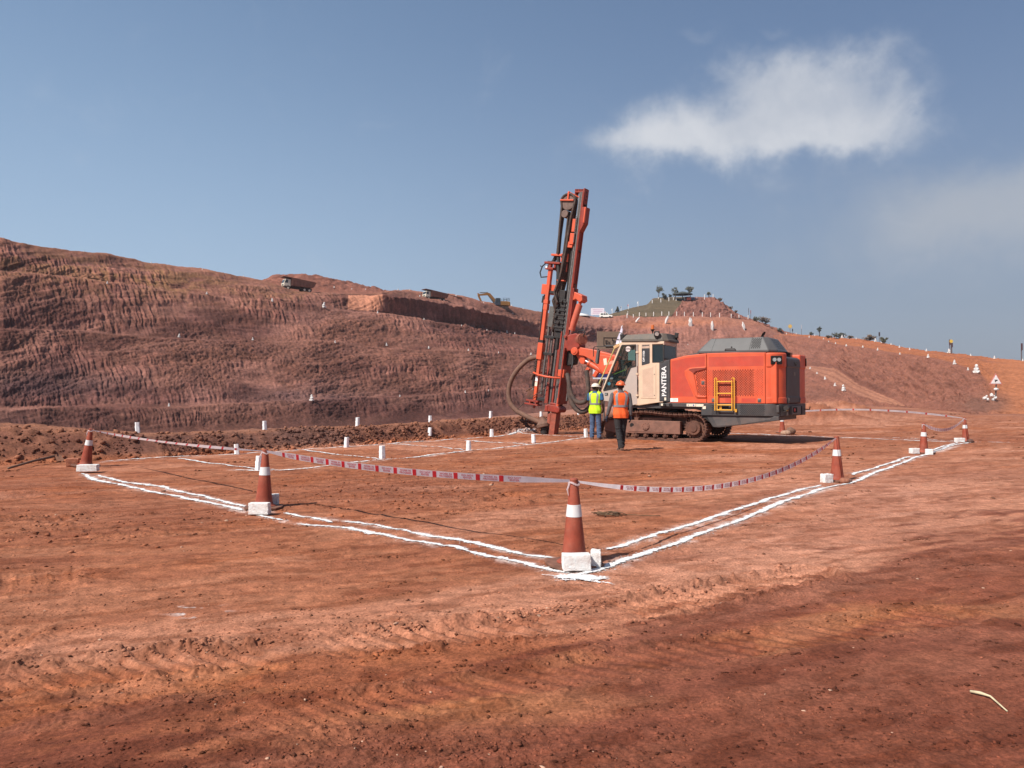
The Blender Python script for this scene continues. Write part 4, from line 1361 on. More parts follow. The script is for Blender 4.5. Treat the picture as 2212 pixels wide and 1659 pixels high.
tops = [
    (299, 'leftmost white marker post on top of the spoil ridge, close to the leaning cone', 0.92),
    (572, 'white marker post on top of the ridge, second from the left', 0.88),
    (772, 'white marker post on top of the ridge, third from the left', 0.98),
    (929, 'white marker post on top of the ridge, fourth from the left', 0.90),
    (1059.5, 'white marker post on top of the ridge, last before the suction hose', 0.95),
    (1169, 'white marker post on top of the ridge behind the foot of the drill mast', 0.88),
    (1249, 'small white marker post on top of the ridge just left of the worker in yellow', 0.7),
]
cu = np.arange(0, 1.0, 0.0004)
for i, (px, lab, sc) in enumerate(tops):
    best = None
    for k in range(len(CREST) - 1):
        for t in np.linspace(0, 1, 200):
            x, y = CREST[k] * (1 - t) + CREST[k + 1] * t
            e = abs(1106 + F_N * x / y - px)
            if best is None or e < best[0]:
                best = (e, x, y)
    _, x, y = best
    zt = gz(x, y)
    o = p0.copy()
    COL.objects.link(o)
    o.location = (x, y, zt - 0.01)
    o.scale = (sc, sc, sc * 1.05)
    o.rotation_euler = (R((i * 31) % 7 - 3), R((i * 43) % 7 - 3), 0.5 + 0.2 * (i % 3))
    tag(o, lab, 'marker post', 'white marker posts on the spoil ridge')

# ------------------------------------------------------------------ barrier tape
def film(name, col, trans=0.55):
    m = bpy.data.materials.new(name)
    m.use_nodes = True
    N = NT(m.node_tree)
    tc = N.add('ShaderNodeTexCoord')
    n = N.add('ShaderNodeTexNoise', ins={'Vector': tc.outputs['Object'], 'Scale': 7.0, 'Detail': 4.0})
    c = N.mix(1.0, (*col, 1), N.smooth(n.outputs['Fac'], 0.3, 0.7, 0.86, 1.06), 'MULTIPLY')
    p = N.add('ShaderNodeBsdfPrincipled', ins={'Base Color': c, 'Roughness': 0.4, 'Specular IOR Level': 0.4})
    t = N.add('ShaderNodeBsdfTranslucent', ins={'Color': c})
    mx = N.add('ShaderNodeMixShader', ins={0: trans, 1: p.outputs[0], 2: t.outputs[0]})
    out = N.add('ShaderNodeOutputMaterial')
    N.t.links.new(mx.outputs[0], out.inputs[0])
    return m
TAPE_M = film('white barrier film', (0.85, 0.75, 0.74), 0.7)
TRED = film('red tape print', (0.62, 0.035, 0.045), 0.6)
TTXT = film('red tape lettering', (0.50, 0.12, 0.13), 0.5)

class Ribbon:
    def __init__(self, P, wvec, width):
        self.P = [Vector(p) for p in P]
        self.W = wvec
        self.w = width
        self.cum = [0]
        for i in range(len(P) - 1):
            self.cum.append(self.cum[-1] + (self.P[i + 1] - self.P[i]).length)
    def at(self, s, v, off=0.0):
        s = min(max(s, 0), self.cum[-1] - 1e-6)
        i = int(np.searchsorted(self.cum, s, 'right')) - 1
        i = min(i, len(self.P) - 2)
        t = (s - self.cum[i]) / (self.cum[i + 1] - self.cum[i])
        p = self.P[i].lerp(self.P[i + 1], t)
        W = self.W(s / self.cum[-1]).normalized()
        T = (self.P[i + 1] - self.P[i]).normalized()
        N = T.cross(W).normalized()
        if N.y > 0:
            N = -N
        return p + W * v + N * off

def tape(label, a, b, sag, width=0.075, n=60, wfun=None, lettering=True, lift=0.0, side=Vector((0, 0, 0)), blocks=True, txt_range=(0.08, 0.94), period=0.30):
    P = []
    for i in range(n + 1):
        t = i / n
        p = a.lerp(b, t) + Vector((0, 0, -4 * sag * t * (1 - t))) + side * (4 * t * (1 - t))
        P.append(p)
    L = sum((P[i + 1] - P[i]).length for i in range(n))
    if wfun is None:
        def wfun(t):
            return Vector((0, -0.25 * math.sin(9 * t), 1))
    rb = Ribbon(P, wfun, width)
    hw = lambda s: width / 2 * (0.35 + 0.65 * min(1, min(s, L - s) / (0.12 * L + 0.01)))
    def strip(s0, s1, v0, v1, off, m, k=None):
        k = k or max(1, int((s1 - s0) / 0.06))
        vs, fs = [], []
        for i in range(k + 1):
            s = s0 + (s1 - s0) * i / k
            vs += [rb.at(s, v0 * hw(s), off), rb.at(s, v1 * hw(s), off)]
        for i in range(k):
            fs.append((2 * i, 2 * i + 2, 2 * i + 3, 2 * i + 1))
        m.add(vs, fs)
    root = empty('barrier_tape', tuple(a))
    tag(root, label, 'barrier tape', 'red and white barrier tape between the cones')
    inv = Matrix.Translation(-a)
    m = MB()
    strip(0, L, -1, 1, 0, m, n * 2)
    m.add([], [])
    m2 = MB()
    m2.add(m.v, m.f, inv)
    m2.build('tape_film', TAPE_M, root, smooth='all')
    r = MB()
    tx = MB()
    s = txt_range[0] * L
    k = 0
    words = [('DO NOT', 'ENTER'), ('WORK IN', 'PROGRESS')]
    sgn = 1 if b.x > a.x else -1
    while s < txt_range[1] * L - period:
        if blocks:
            strip(s, s + 0.055, -0.95, 0.95, 0.0035, r)
        if lettering:
            for li, wd in enumerate(words[k % 2]):
                tm = text_mb(wd, 0.034, None, 0.03, 1.0)
                vs = []
                for v in tm.v:
                    ss = s + 0.19 + sgn * v[0] * 1.15
                    vs.append(rb.at(ss, (0.36 if li == 0 else -0.38) * hw(ss) + v[1] * 0.85, 0.004))
                tx.add(vs, tm.f)
        s += period
        k += 1
    if r.v:
        q = MB().add(r.v, r.f, inv)
        q.build('red_block', TRED, root)
    if tx.v:
        q = MB().add(tx.v, tx.f, inv)
        q.build('lettering', TTXT, root)
    # knot round the cone top
    kn = MB()
    for c in (a,):
        pts = [Vector((0.045 * math.cos(q), 0.045 * math.sin(q), -0.02 + 0.012 * math.sin(2 * q))) for q in np.linspace(0, 6.0, 14)]
        kn.tube(pts, 0.009, 5)
        kn.tube([Vector((-.04, -.02, -.02)), Vector((-.06, -.03, -.07)), Vector((-.05, -.035, -.12))], [0.008, 0.007, 0.003], 5)
    kn.build('knot', TAPE_M, root)
    return root

T = CONE_TOPS
tape('red and white tape stretched tight from the leaning left cone to the second cone', T[2], T[1], 0.05, 0.042, lettering=False, blocks=True, wfun=lambda t: Vector((0.3, -0.9 * math.cos(6 * t), 0.7)), period=0.42)
tape('printed red and white tape hanging broad between the second cone and the nearest cone', T[1], T[0], 0.07, 0.074, wfun=lambda t: Vector((0, -0.45 + 0.2 * math.sin(5 * t), 1)))
tape('printed red and white tape sagging deeply from the nearest cone to the right-hand cone', T[0], T[3], 0.36, 0.062, wfun=lambda t: Vector((0, -0.5 * math.cos(3 * t), 0.8)), txt_range=(0.1, 0.99), period=0.26)
tape('short loop of tape drooping between the two cones at the far right corner', T[4], T[5], 0.24, 0.075, lettering=True, period=0.3)
tape('tape blown upwards from the farthest right cone towards the cone behind the rig', T[5], T[6], -0.20, 0.055, lettering=False, period=0.6)

# ------------------------------------------------------------------ the drilling rig
RED = mat('rig red paint', (0.62, 0.088, 0.030), 0.45, var=0.12, scale=3, dust=0.26, dustcol=(0.40, 0.13, 0.075), dscale=2.2, spec=0.45, up=0.25)
RED2 = mat('rig red inset', (0.47, 0.052, 0.027), 0.55, var=0.10, scale=4, dust=0.22, dustcol=(0.36, 0.13, 0.08), dscale=2.5)
REDM = mat('mast red paint', (0.26, 0.030, 0.015), 0.50, var=0.22, scale=5, dust=0.30, dustcol=(0.20, 0.075, 0.05), dscale=4, up=0.2)
DGREY = mat('dark grey steel', (0.052, 0.050, 0.050), 0.5, var=0.15, scale=5, dust=0.22, dustcol=(0.17, 0.10, 0.075), dscale=3)
MGREY = mat('grey canopy', (0.085, 0.085, 0.083), 0.38, var=0.10, scale=4, dust=0.25, dustcol=(0.17, 0.13, 0.11), dscale=2.5, up=0.3)
CREAM = mat('cream cab paint', (0.64, 0.46, 0.32), 0.45, var=0.07, scale=4, dust=0.22, dustcol=(0.46, 0.27, 0.19), dscale=2.2)
CREAM2 = mat('cream inset', (0.56, 0.39, 0.28), 0.55, var=0.07, scale=4, dust=0.35, dustcol=(0.46, 0.26, 0.18), dscale=3)
LGREY = mat('light grey door', (0.44, 0.36, 0.31), 0.45, var=0.06, scale=4, dust=0.25, dustcol=(0.40, 0.25, 0.18), dscale=2)
BLACK = mat('black rubber', (0.018, 0.016, 0.015), 0.6, var=0.25, scale=10, dust=0.20, dustcol=(0.11, 0.06, 0.045), dscale=6)
DARKH = mat('dark hole', (0.010, 0.008, 0.008), 0.9)
REDHOLE = mat('dark red hole', (0.055, 0.010, 0.008), 0.9)
HOSE = mat('dusty hose', (0.050, 0.036, 0.030), 0.75, var=0.3, scale=14, dust=0.75, dustcol=(0.14, 0.082, 0.06), dscale=5)
BHOSE = mat('brown suction hose', (0.155, 0.085, 0.06), 0.9, var=0.25, scale=8, dust=0.5, dustcol=(0.24, 0.12, 0.08), dscale=5)
MUD = mat('muddy steel', (0.100, 0.046, 0.032), 0.9, var=0.3, scale=9, dust=0.6, dustcol=(0.20, 0.085, 0.052), dscale=4, bump=0.5, up=0.5)
MUD2 = mat('muddy frame', (0.185, 0.092, 0.066), 0.85, var=0.2, scale=5, dust=0.5, dustcol=(0.26, 0.115, 0.075), dscale=2.5, bump=0.25, up=0.8)
YEL = mat('yellow ladder paint', (0.72, 0.36, 0.03), 0.45, var=0.1, scale=9, dust=0.2, dustcol=(0.40, 0.18, 0.09), dscale=6)
CHROME = mat('chromed rod', (0.75, 0.76, 0.78), 0.18, 0.9, var=0.04)
STEEL = mat('worn steel', (0.16, 0.145, 0.135), 0.5, 0.5, var=0.25, scale=14, dust=0.35, dustcol=(0.14, 0.08, 0.06), dscale=8)
GLASS = glass_mat('cab glass', alpha=0.13)
GLASSD = glass_mat('dark cab glass', (0.012, 0.022, 0.024), 0.80)
WHITE = mat('white lettering', (0.80, 0.79, 0.76), 0.5, var=0.06, scale=20, dust=0.25, dustcol=(0.55, 0.42, 0.36), dscale=15)
DECAL = mat('faded decal', (0.72, 0.62, 0.48), 0.6, var=0.12, scale=18)
AMBER = mat('amber lens', (0.55, 0.13, 0.025), 0.25, var=0.1, spec=0.6)
LENS = mat('lamp lens', (0.55, 0.55, 0.52), 0.12, 0.5, var=0.2, scale=30)
BLUEP = mat('pale blue sheet', (0.36, 0.50, 0.50), 0.7, var=0.08)
BLKTX = mat('black lettering', (0.02, 0.018, 0.018), 0.6)
INTER = mat('cab interior', (0.075, 0.070, 0.065), 0.8, var=0.3, scale=5)

TH = R(33)
rig = empty('drilling_rig', (4.88, 25.25, 0.0), math.pi - TH)
# local axes: +x forward, +y to the machine's right, -y towards the camera side
rig.rotation_euler = (0, 0, math.pi - TH)
tag(rig, 'big red and cream crawler drilling rig with a tall leaning mast', 'drilling rig')

def P(x, y, z):
    """machine coordinates: x forward, y towards the near (left) side, z up"""
    return (x, -y, z)
# rotating by pi-TH maps +x to (-cos, sin) and +y to (-sin, -cos): the near side is local +y
P = lambda x, y, z: (x, y, z)

def part(name, m, mt, parent=None, **kw):
    return m.build(name, mt, parent or rig, **kw)

def hbox(x0, x1, y0, y1, z0, z1, m=None):
    m = m or MB()
    return m.box(((x0 + x1) / 2, (y0 + y1) / 2, (z0 + z1) / 2), (abs(x1 - x0), abs(y1 - y0), abs(z1 - z0)))

def side_text(s, x, z, y, size, mt, name, parent, rot=0.0, bold=0.02, xs=1.0, align='CENTER'):
    """lettering on the near side: reading direction is -x (towards the rear), normal +y"""
    M = Matrix.Translation((x, y, z)) @ Matrix(((-1, 0, 0, 0), (0, 0, 1, 0), (0, 1, 0, 0), (0, 0, 0, 1))) @ Matrix.Rotation(rot, 4, 'Z')
    return text_mb(s, size, M, bold, xs, align).build(name, mt, parent)

# --- crawler tracks
def track_path(n=240):
    """closed side profile of the chain: lists of (x,z)"""
    # idler (front) and sprocket (rear) circles, raised top run as in the photo
    ci, ri = (1.34, 0.31), 0.30
    cs, rs = (-1.52, 0.43), 0.42
    pts = []
    for a in np.linspace(-90, 75, 26):
        pts.append((ci[0] + ri * math.cos(R(a)), ci[1] + ri * math.sin(R(a))))
    for t in np.linspace(0.08, 0.92, 30):
        x0, z0 = ci[0] + ri * math.cos(R(75)), ci[1] + ri * math.sin(R(75))
        x1, z1 = cs[0] + rs * math.cos(R(98)), cs[1] + rs * math.sin(R(98))
        bulge = 0.20 * math.exp(-((t - 0.38) / 0.30) ** 2)
        pts.append((x0 + (x1 - x0) * t, z0 + (z1 - z0) * t + bulge))
    for a in np.linspace(98, 250, 34):
        pts.append((cs[0] + rs * math.cos(R(a)), cs[1] + rs * math.sin(R(a))))
    for t in np.linspace(0.1, 0.95, 24):
        x0, z0 = pts[83][0] if len(pts) > 83 else -1.6, 0.03
        x0 = cs[0] + rs * math.cos(R(250))
        z0 = cs[1] + rs * math.sin(R(250))
        pts.append((x0 + (ci[0] - x0) * t, z0 * (1 - sst(t, 0, 0.2)) + 0.01 * float(sst(t, 0, .2))))
    return pts

def resample_closed(pts, n):
    a = np.array(pts + [pts[0]], float)
    L = np.hypot(*np.diff(a, axis=0).T)
    c = np.concatenate([[0], np.cumsum(L)])
    s = np.linspace(0, c[-1], n, endpoint=False)
    return np.stack([np.interp(s, c, a[:, 0]), np.interp(s, c, a[:, 1])], 1), c[-1]

def make_track(side):
    """side=+1 near, -1 far"""
    y0, y1 = 0.80, 1.25
    path, L = resample_closed(track_path(), 50)
    m = MB()
    n = len(path)
    for i in range(n):
        p, q = path[i], path[(i + 1) % n]
        t = np.array([q[0] - p[0], q[1] - p[1]])
        ln = np.hypot(*t)
        t /= ln
        nrm = np.array([t[1], -t[0]])     # outward for this direction of travel
        c = (p + q) / 2
        Rm = Matrix(((t[0], 0, nrm[0]), (0, 1, 0), (t[1], 0, nrm[1])))
        m.box((c[0], side * (y0 + y1) / 2, c[1]), (ln * 0.90, y1 - y0, 0.030), Rm)
        g = c + nrm * 0.032 - t * ln * 0.20
        m.box((g[0], side * (y0 + y1) / 2, g[1]), (0.026, y1 - y0 - 0.01, 0.045), Rm)
        g = c + nrm * 0.028 + t * ln * 0.22
        m.box((g[0], side * (y0 + y1) / 2, g[1]), (0.022, y1 - y0 - 0.01, 0.03), Rm)
        for yy in (0.965, 1.085):
            g = c - nrm * 0.045
            m.box((g[0], side * yy, g[1]), (ln * 1.02, 0.035, 0.075), Rm)
        g = c - nrm * 0.045 + t * ln / 2
        m.cyl((g[0], side * 0.95, g[1]), (g[0], side * 1.10, g[1]), 0.026, n=8)
    tr = part('crawler_track', m, MUD)
    f = MB()
    f.prism([(-1.10, 0.22), (-1.10, 0.62), (1.15, 0.64), (1.45, 0.60), (1.50, 0.30), (1.15, 0.22)], side * 0.98, side * 1.17)
    fr = part('track_frame', f, MUD2, tr, bevel=0.015)
    pl = MB()
    pl.prism([(-0.55, 0.27), (-0.55, 0.34), (-0.33, 0.50), (0.05, 0.58), (0.38, 0.50), (0.62, 0.34), (0.62, 0.27)], side * 1.17, side * 1.183)
    part('cover_plate', pl, MUD2, tr, bevel=0.01)
    cap = MB()
    cap.cyl((0.03, side * 1.17, 0.46), (0.03, side * 1.215, 0.46), 0.125, n=28)
    for k in range(8):
        a = k * math.pi / 4
        cap.cyl((0.03 + 0.085 * math.cos(a), side * 1.21, 0.46 + 0.085 * math.sin(a)), (0.03 + 0.085 * math.cos(a), side * 1.228, 0.46 + 0.085 * math.sin(a)), 0.017, n=6)
    part('pivot_cap', cap, MUD2, tr)
    hl = MB().cyl((0.50, side * 1.165, 0.47), (0.50, side * 1.1735, 0.47), 0.070, n=22)
    part('oil_hole', hl, DARKH, tr)
    sp = MB()
    prof = []
    for k in range(22 * 4):
        a = 2 * math.pi * k / 88
        r = 0.335 if k % 4 in (0, 1) else 0.285
        prof.append((-1.52 + r * math.cos(a), 0.43 + r * math.sin(a)))
    sp.prism(prof, side * 0.99, side * 1.06)
    sp.cyl((-1.52, side * 1.0, 0.43), (-1.52, side * 1.17, 0.43), 0.235, 0.215, n=30)
    sp.cyl((-1.52, side * 1.17, 0.43), (-1.52, side * 1.20, 0.43), 0.12, n=20)
    for k in range(20):
        a = 2 * math.pi * k / 20
        sp.cyl((-1.52 + 0.19 * math.cos(a), side * 1.165, 0.43 + 0.19 * math.sin(a)), (-1.52 + 0.19 * math.cos(a), side * 1.18, 0.43 + 0.19 * math.sin(a)), 0.011, n=5)
    part('sprocket', sp, MUD, tr)
    idl = MB()
    idl.cyl((1.34, side * 0.96, 0.31), (1.34, side * 1.09, 0.31), 0.25, n=28)
    idl.cyl((1.34, side * 1.09, 0.31), (1.34, side * 1.16, 0.31), 0.09, n=16)
    part('idler', idl, MUD, tr)
    for k in range(7):
        x = -0.92 + k * 0.325
        ro = MB()
        ro.cyl((x, side * 0.95, 0.165), (x, side * 1.12, 0.165), 0.085, n=18)
        ro.cyl((x, side * 1.12, 0.165), (x, side * 1.155, 0.165), 0.050, n=14)
        ro.cyl((x, side * 1.155, 0.165), (x, side * 1.165, 0.165), 0.028, n=10)
        part('roller', ro, MUD, tr)
    cr = MB()
    cr.cyl((0.36, side * 0.95, 0.73), (0.36, side * 1.12, 0.73), 0.085, n=18)
    cr.box((0.36, side * 1.10, 0.66), (0.13, 0.10, 0.12))
    part('carrier_roller', cr, MUD, tr)
    return tr
make_track(1)
make_track(-1)

# --- chassis between the tracks
m = MB()
hbox(-1.2, 1.1, -0.80, 0.80, 0.42, 0.85, m)
hbox(-0.75, 0.45, -0.98, 0.98, 0.5, 0.72, m)
m.cyl((-0.15, 0, 0.80), (-0.15, 0, 1.14), 0.62, n=32)
part('chassis', m, MUD2, bevel=0.02)
m = MB()
m.prism([(1.15, 1.14), (-4.05, 1.14), (-4.05, 0.92), (-1.9, 0.92), (-1.55, 1.00), (1.15, 1.02)], -1.10, 1.10)
sf = part('slewing_frame', m, DGREY, bevel=0.02)
for k, (x, r) in enumerate(((-0.62, .045), (-0.82, .05))):
    part('socket', MB().cyl((x, 1.235, 1.13), (x, 1.25, 1.13), r, n=16), DARKH, sf)
# hoses and valve blocks slung between frame and tracks
m = MB()
for k in range(7):
    y = 0.2 + 0.11 * k
    m.tube([(0.9, y, 1.05), (0.5, y + 0.05, 0.82), (-0.2, y, 0.78 + 0.02 * (k % 3)), (-0.9, y, 0.95)], 0.030, 7)
hbox(-0.2, 0.35, 0.75, 1.02, 0.83, 1.0, m)
part('hydraulic_hoses', m, BLACK, smooth=True)

# --- skirt and tapering belly under the engine house
def rear_outline(inset=0.0, x_front=-0.44):
    """plan of the engine house, near-front corner round to far-front corner"""
    w = 1.20 - inset
    o = [(x_front, w)]
    for a in np.linspace(0, 90, 13):
        o.append((-3.70 - (0.46 - inset) * math.sin(R(a)), w - 0.50 + 0.50 * math.cos(R(a))))
    for a in np.linspace(90, 0, 7):
        o.append((-3.98 - (0.18 - inset) * math.sin(R(a)), -w + 0.16 - 0.16 * math.cos(R(a))))
    o.append((x_front, -w))
    return o

sk = MB()
prof = rear_outline(0.0, -1.78)
sk.prism(prof, 0.82, 1.175, 'z')
skirt = part('skirt', sk, DGREY, bevel=0.012)
m = MB()
m.prism([(-0.44, 1.18), (-0.44, 1.085), (-1.72, 1.06), (-1.775, 1.06), (-1.775, 1.18)], 0.9, 1.215)
sill = part('sill', m, DGREY, bevel=0.008)
m = MB()
m.prism([(-1.78, 1.06), (-1.74, 1.06), (-2.06, 0.56), (-2.12, 0.47), (-2.3, 0.46), (-4.05, 0.70), (-4.05, 0.817), (-1.785, 0.817)], -1.02, 1.14)
part('belly', m, DGREY, bevel=0.02)
m = MB()
m.prism([(-2.10, 0.79), (-2.82, 0.79), (-2.90, 0.56), (-2.25, 0.505)], 1.14, 1.146)
m.prism([(-2.92, 0.79), (-3.85, 0.775), (-3.80, 0.72), (-2.98, 0.575)], 1.14, 1.146)
part('belly_plate', m, mat('scuffed belly plate', (0.085, 0.078, 0.075), 0.45, var=0.2, scale=5, dust=0.3, dustcol=(0.2, 0.11, 0.075)))
def hex_holes(x0, x1, z0, z1, y, dx, dz, r):
    m = MB()
    i = 0
    z = z0
    while z < z1:
        x = x1 - (dx / 2 if i % 2 else 0)
        while x > x0:
            m.add([(x - r * math.cos(k * math.pi / 3), y, z + r * math.sin(k * math.pi / 3)) for k in range(6)], [(0, 1, 2, 3, 4, 5)])
            x -= dx
        z += dz
        i += 1
    return m
part('mesh_panel', hex_holes(-3.66, -2.98, 0.85, 1.15, 1.203, 0.058, 0.033, 0.016), DARKH, skirt)
part('mesh_panel', hex_holes(-2.40, -2.12, 0.86, 1.15, 1.203, 0.058, 0.033, 0.016), DARKH, skirt)
m = MB()
hbox(-2.62, -2.42, 1.20, 1.208, 1.04, 1.14, m)
part('step_recess', m, DARKH, skirt)
m = MB()
for (x0, x1, z0, z1) in ((-0.50, -0.63, 1.10, 1.165), (-1.33, -1.61, 1.085, 1.165), (-1.62, -1.86, 1.08, 1.16), (-1.83, -1.93, 1.01, 1.10)):
    hbox(x0, x1, 1.2155, 1.218, z0, z1, m)
part('decal', m, DECAL, sill)
m = MB()
for x in (-1.385, -1.55):
    m.cyl((x, 1.218, 1.122), (x, 1.220, 1.122), 0.026, n=3 if x > -1.5 else 16)
part('warning_symbol', m, mat('symbol blue', (0.08, 0.12, 0.25), 0.6), sill)

# --- red engine house
TOPZ = lambda x: float(np.interp(-x, [0.79, 1.32, 1.95, 2.8, 3.7, 4.2], [2.53, 2.645, 2.69, 2.69, 2.665, 2.60]))
xs_ = [-0.79, -1.05, -1.32, -1.65, -1.95, -2.8, -3.69]
core = MB()
core.prism([(-0.80, 1.19)] + [(x, TOPZ(x) - 0.02) for x in xs_] + [(-4.0, 2.40), (-4.0, 1.19)], -1.165, 1.165)
house = part('engine_house', core, RED, bevel=0.03)
def top_strip(x0, x1, z0, step=0.15):
    xs = list(np.arange(x0, x1, -step)) + [x1]
    return [(x, TOPZ(x)) for x in xs] + [(x1, z0), (x0, z0)]
for side in (1, -1):
    a, b = (1.155, 1.2) if side > 0 else (-1.2, -1.155)
    fp = part('front_panel', MB().prism(top_strip(-0.80, -1.945, 1.185), a, b), RED, house, bevel=0.022, seg=3)
    mp = part('side_door', MB().prism(top_strip(-1.960, -3.685, 1.185), a, b), RED, house, bevel=0.016, seg=3)
# roof rounding towards the canopy
part('hood_top', MB().prism([(-0.82, 2.50)] + [(x, TOPZ(x) + 0.004) for x in xs_] + [(-3.68, 2.5)], -1.10, 1.10), RED, house, bevel=0.03)
# insets of the near side
Y1 = 1.2015
ins = MB()
ins.prism([(-0.845, 1.385), (-0.845, 2.47), (-1.32, 2.565), (-1.90, 2.60), (-1.90, 2.30), (-1.40, 2.27), (-1.26, 2.18), (-1.27, 2.05), (-1.53, 1.45), (-1.55, 1.385)], Y1 - 0.02, Y1)
ins.prism([(-2.02, 2.285), (-2.02, 2.575), (-3.64, 2.565), (-3.64, 2.275)], Y1 - 0.02, Y1)
ins.prism([(-2.52, 1.215), (-2.52, 1.365), (-2.90, 1.365), (-2.90, 1.215)], Y1 - 0.02, Y1)
ins.prism([(-3.00, 1.215), (-3.00, 1.335), (-3.42, 1.335), (-3.42, 1.215)], Y1 - 0.02, Y1)
part('inset_panel', ins, RED2, house)
sc = MB()
sc.prism([(-1.94, 2.295), (-1.42, 2.255), (-1.30, 2.16), (-1.31, 2.05), (-1.60, 1.40), (-1.66, 1.345), (-1.94, 1.345), (-1.94, 1.40), (-1.70, 1.42), (-1.56, 2.08), (-1.62, 2.15), (-1.94, 2.225)], 1.19, 1.235)
part('scoop', sc, RED, house, bevel=0.03, seg=3)
part('scoop_recess_shade', MB().prism([(-1.40, 2.20), (-1.56, 2.085), (-1.62, 2.15), (-1.93, 2.222), (-1.93, 2.255), (-1.5, 2.24)], 1.236, 1.2375), mat('scoop shade red', (0.22, 0.035, 0.02), 0.7), house)  # flat plate on the scoop; the recess shade is put into its darker red

def slots(poly_test, x0, x1, z0, z1, y, w=0.021, h=0.060, dx=0.037, dz=0.0365):
    m = MB()
    i = 0
    x = x0
    while x > x1:
        z = z0 + (dz if i % 2 else 0)
        while z < z1:
            if poly_test(x, z):
                a = w / 2
                b = h / 2
                pts = [(a, -b + a), (a, b - a), (a * .6, b - a * .3), (0, b), (-a * .6, b - a * .3), (-a, b - a), (-a, -b + a), (-a * .6, -b + a * .3), (0, -b), (a * .6, -b + a * .3)]
                m.add([(x + p[0], y, z + p[1]) for p in pts[::-1]], [tuple(range(10))])
            z += dz * 2
        x -= dx
        i += 1
    return m
part('grille', slots(lambda x, z: True, -2.155, -3.375, 1.43, 2.19, 1.2022), REDHOLE, house)
part('grille', slots(lambda x, z: z > 1.41 + 0 * x and not (-1.90 < x < -1.78 and 1.70 < z < 1.90) and x < np.interp(z, [1.40, 2.08, 2.2], [-1.725, -1.585, -1.75]), -1.60, -1.925, 1.42, 2.18, 1.2022, dx=0.036), REDHOLE, house)
dim = mat('dimple red', (0.30, 0.036, 0.020), 0.7)
part('dimpled_border', slots(lambda x, z: True, -2.010, -2.150, 1.43, 2.19, 1.2022, w=0.016, h=0.040), dim, house)
part('dimpled_border', slots(lambda x, z: True, -3.390, -3.640, 1.43, 2.19, 1.2022, w=0.016, h=0.040), dim, house)
for (x, z) in ((-2.16, 1.275), (-3.52, 1.275), (-1.84, 1.80)):
    m = MB()
    hbox(x - 0.05, x + 0.05, 1.2, 1.212, z - 0.055, z + 0.055, m)
    hbox(x - 0.025, x + 0.03, 1.212, 1.225, z - 0.025, z + 0.03, m)
    part('latch', m, STEEL, house, bevel=0.006)
m = MB()
hbox(-0.80, -1.05, 1.2015, 1.204, 1.22, 1.335, m)
dc = part('instruction_label', m, WHITE, house)
m = MB()
for k in range(3):
    hbox(-0.87, -1.02, 1.2045, 1.2055, 1.245 + 0.03 * k, 1.257 + 0.03 * k, m)
part('label_print', m, mat('pale green print', (0.25, 0.42, 0.36), 0.6), dc)

# rear module with rounded corners and headlight pods
ro = rear_outline(0.012, -3.695)
m = MB()
rm_ = [p for p in ro]
m.prism(rm_, 1.185, 2.31, 'z')
rear = part('rear_corner', m, RED, house, bevel=0.018, seg=3)
m = MB().prism(rear_outline(-0.004, -3.70), 1.186, 1.36, 'z')
part('rear_lower_band', m, RED, house, bevel=0.02, seg=3)
for side in (1, -1):
    if side > 0:
        pr = [(-3.70 - 0.475 * math.sin(R(a)), 0.70 + 0.512 * math.cos(R(a))) for a in np.linspace(0, 90, 13)] + [(-3.70, 0.70)]
    else:
        pr = [(-3.70, -1.205), (-3.98, -1.205), (-4.10, -1.17), (-4.17, -1.06), (-4.175, -0.52), (-3.70, -0.52)]
    m = MB().prism(pr, 2.22, 2.66, 'z')
    pod = part('headlight_pod', m, RED, house, bevel=0.05, seg=4)
    if side > 0:
        # the two lamps look out through the bevelled corner
        c = Vector((-3.70 - 0.475 * math.sin(R(36)), 0.70 + 0.512 * math.cos(R(36)), 2.44))
        nrm = Vector((-0.56, 0.83, 0)).normalized()
        tng = Vector((-nrm.y, nrm.x, 0))
        Rm = Matrix((tng, nrm, Vector((0, 0, 1)))).transposed()
        part('lamp_housing', MB().box(c + nrm * 0.012, (0.33, 0.05, 0.25), Rm), DARKH, pod, bevel=0.02)
        for o in (-0.065, 0.065):
            q = c + tng * o + nrm * 0.036 + Vector((0, 0, 0.01))
            part('headlight', MB().cyl(q, q + nrm * 0.02, 0.055, n=20), LENS, pod)
    else:
        c = Vector((-4.09, -1.13, 2.44))
        nrm = Vector((-0.72, -0.69, 0)).normalized()
        tng = Vector((-nrm.y, nrm.x, 0))
        Rm = Matrix((tng, nrm, Vector((0, 0, 1)))).transposed()
        part('lamp_housing', MB().box(c + nrm * 0.004, (0.30, 0.03, 0.25), Rm), DARKH, pod, bevel=0.01)
        for o in (-0.065, 0.065):
            q = c + tng * o + nrm * 0.02
            part('headlight', MB().cyl(q, q + nrm * 0.02, 0.055, n=20), LENS, pod)
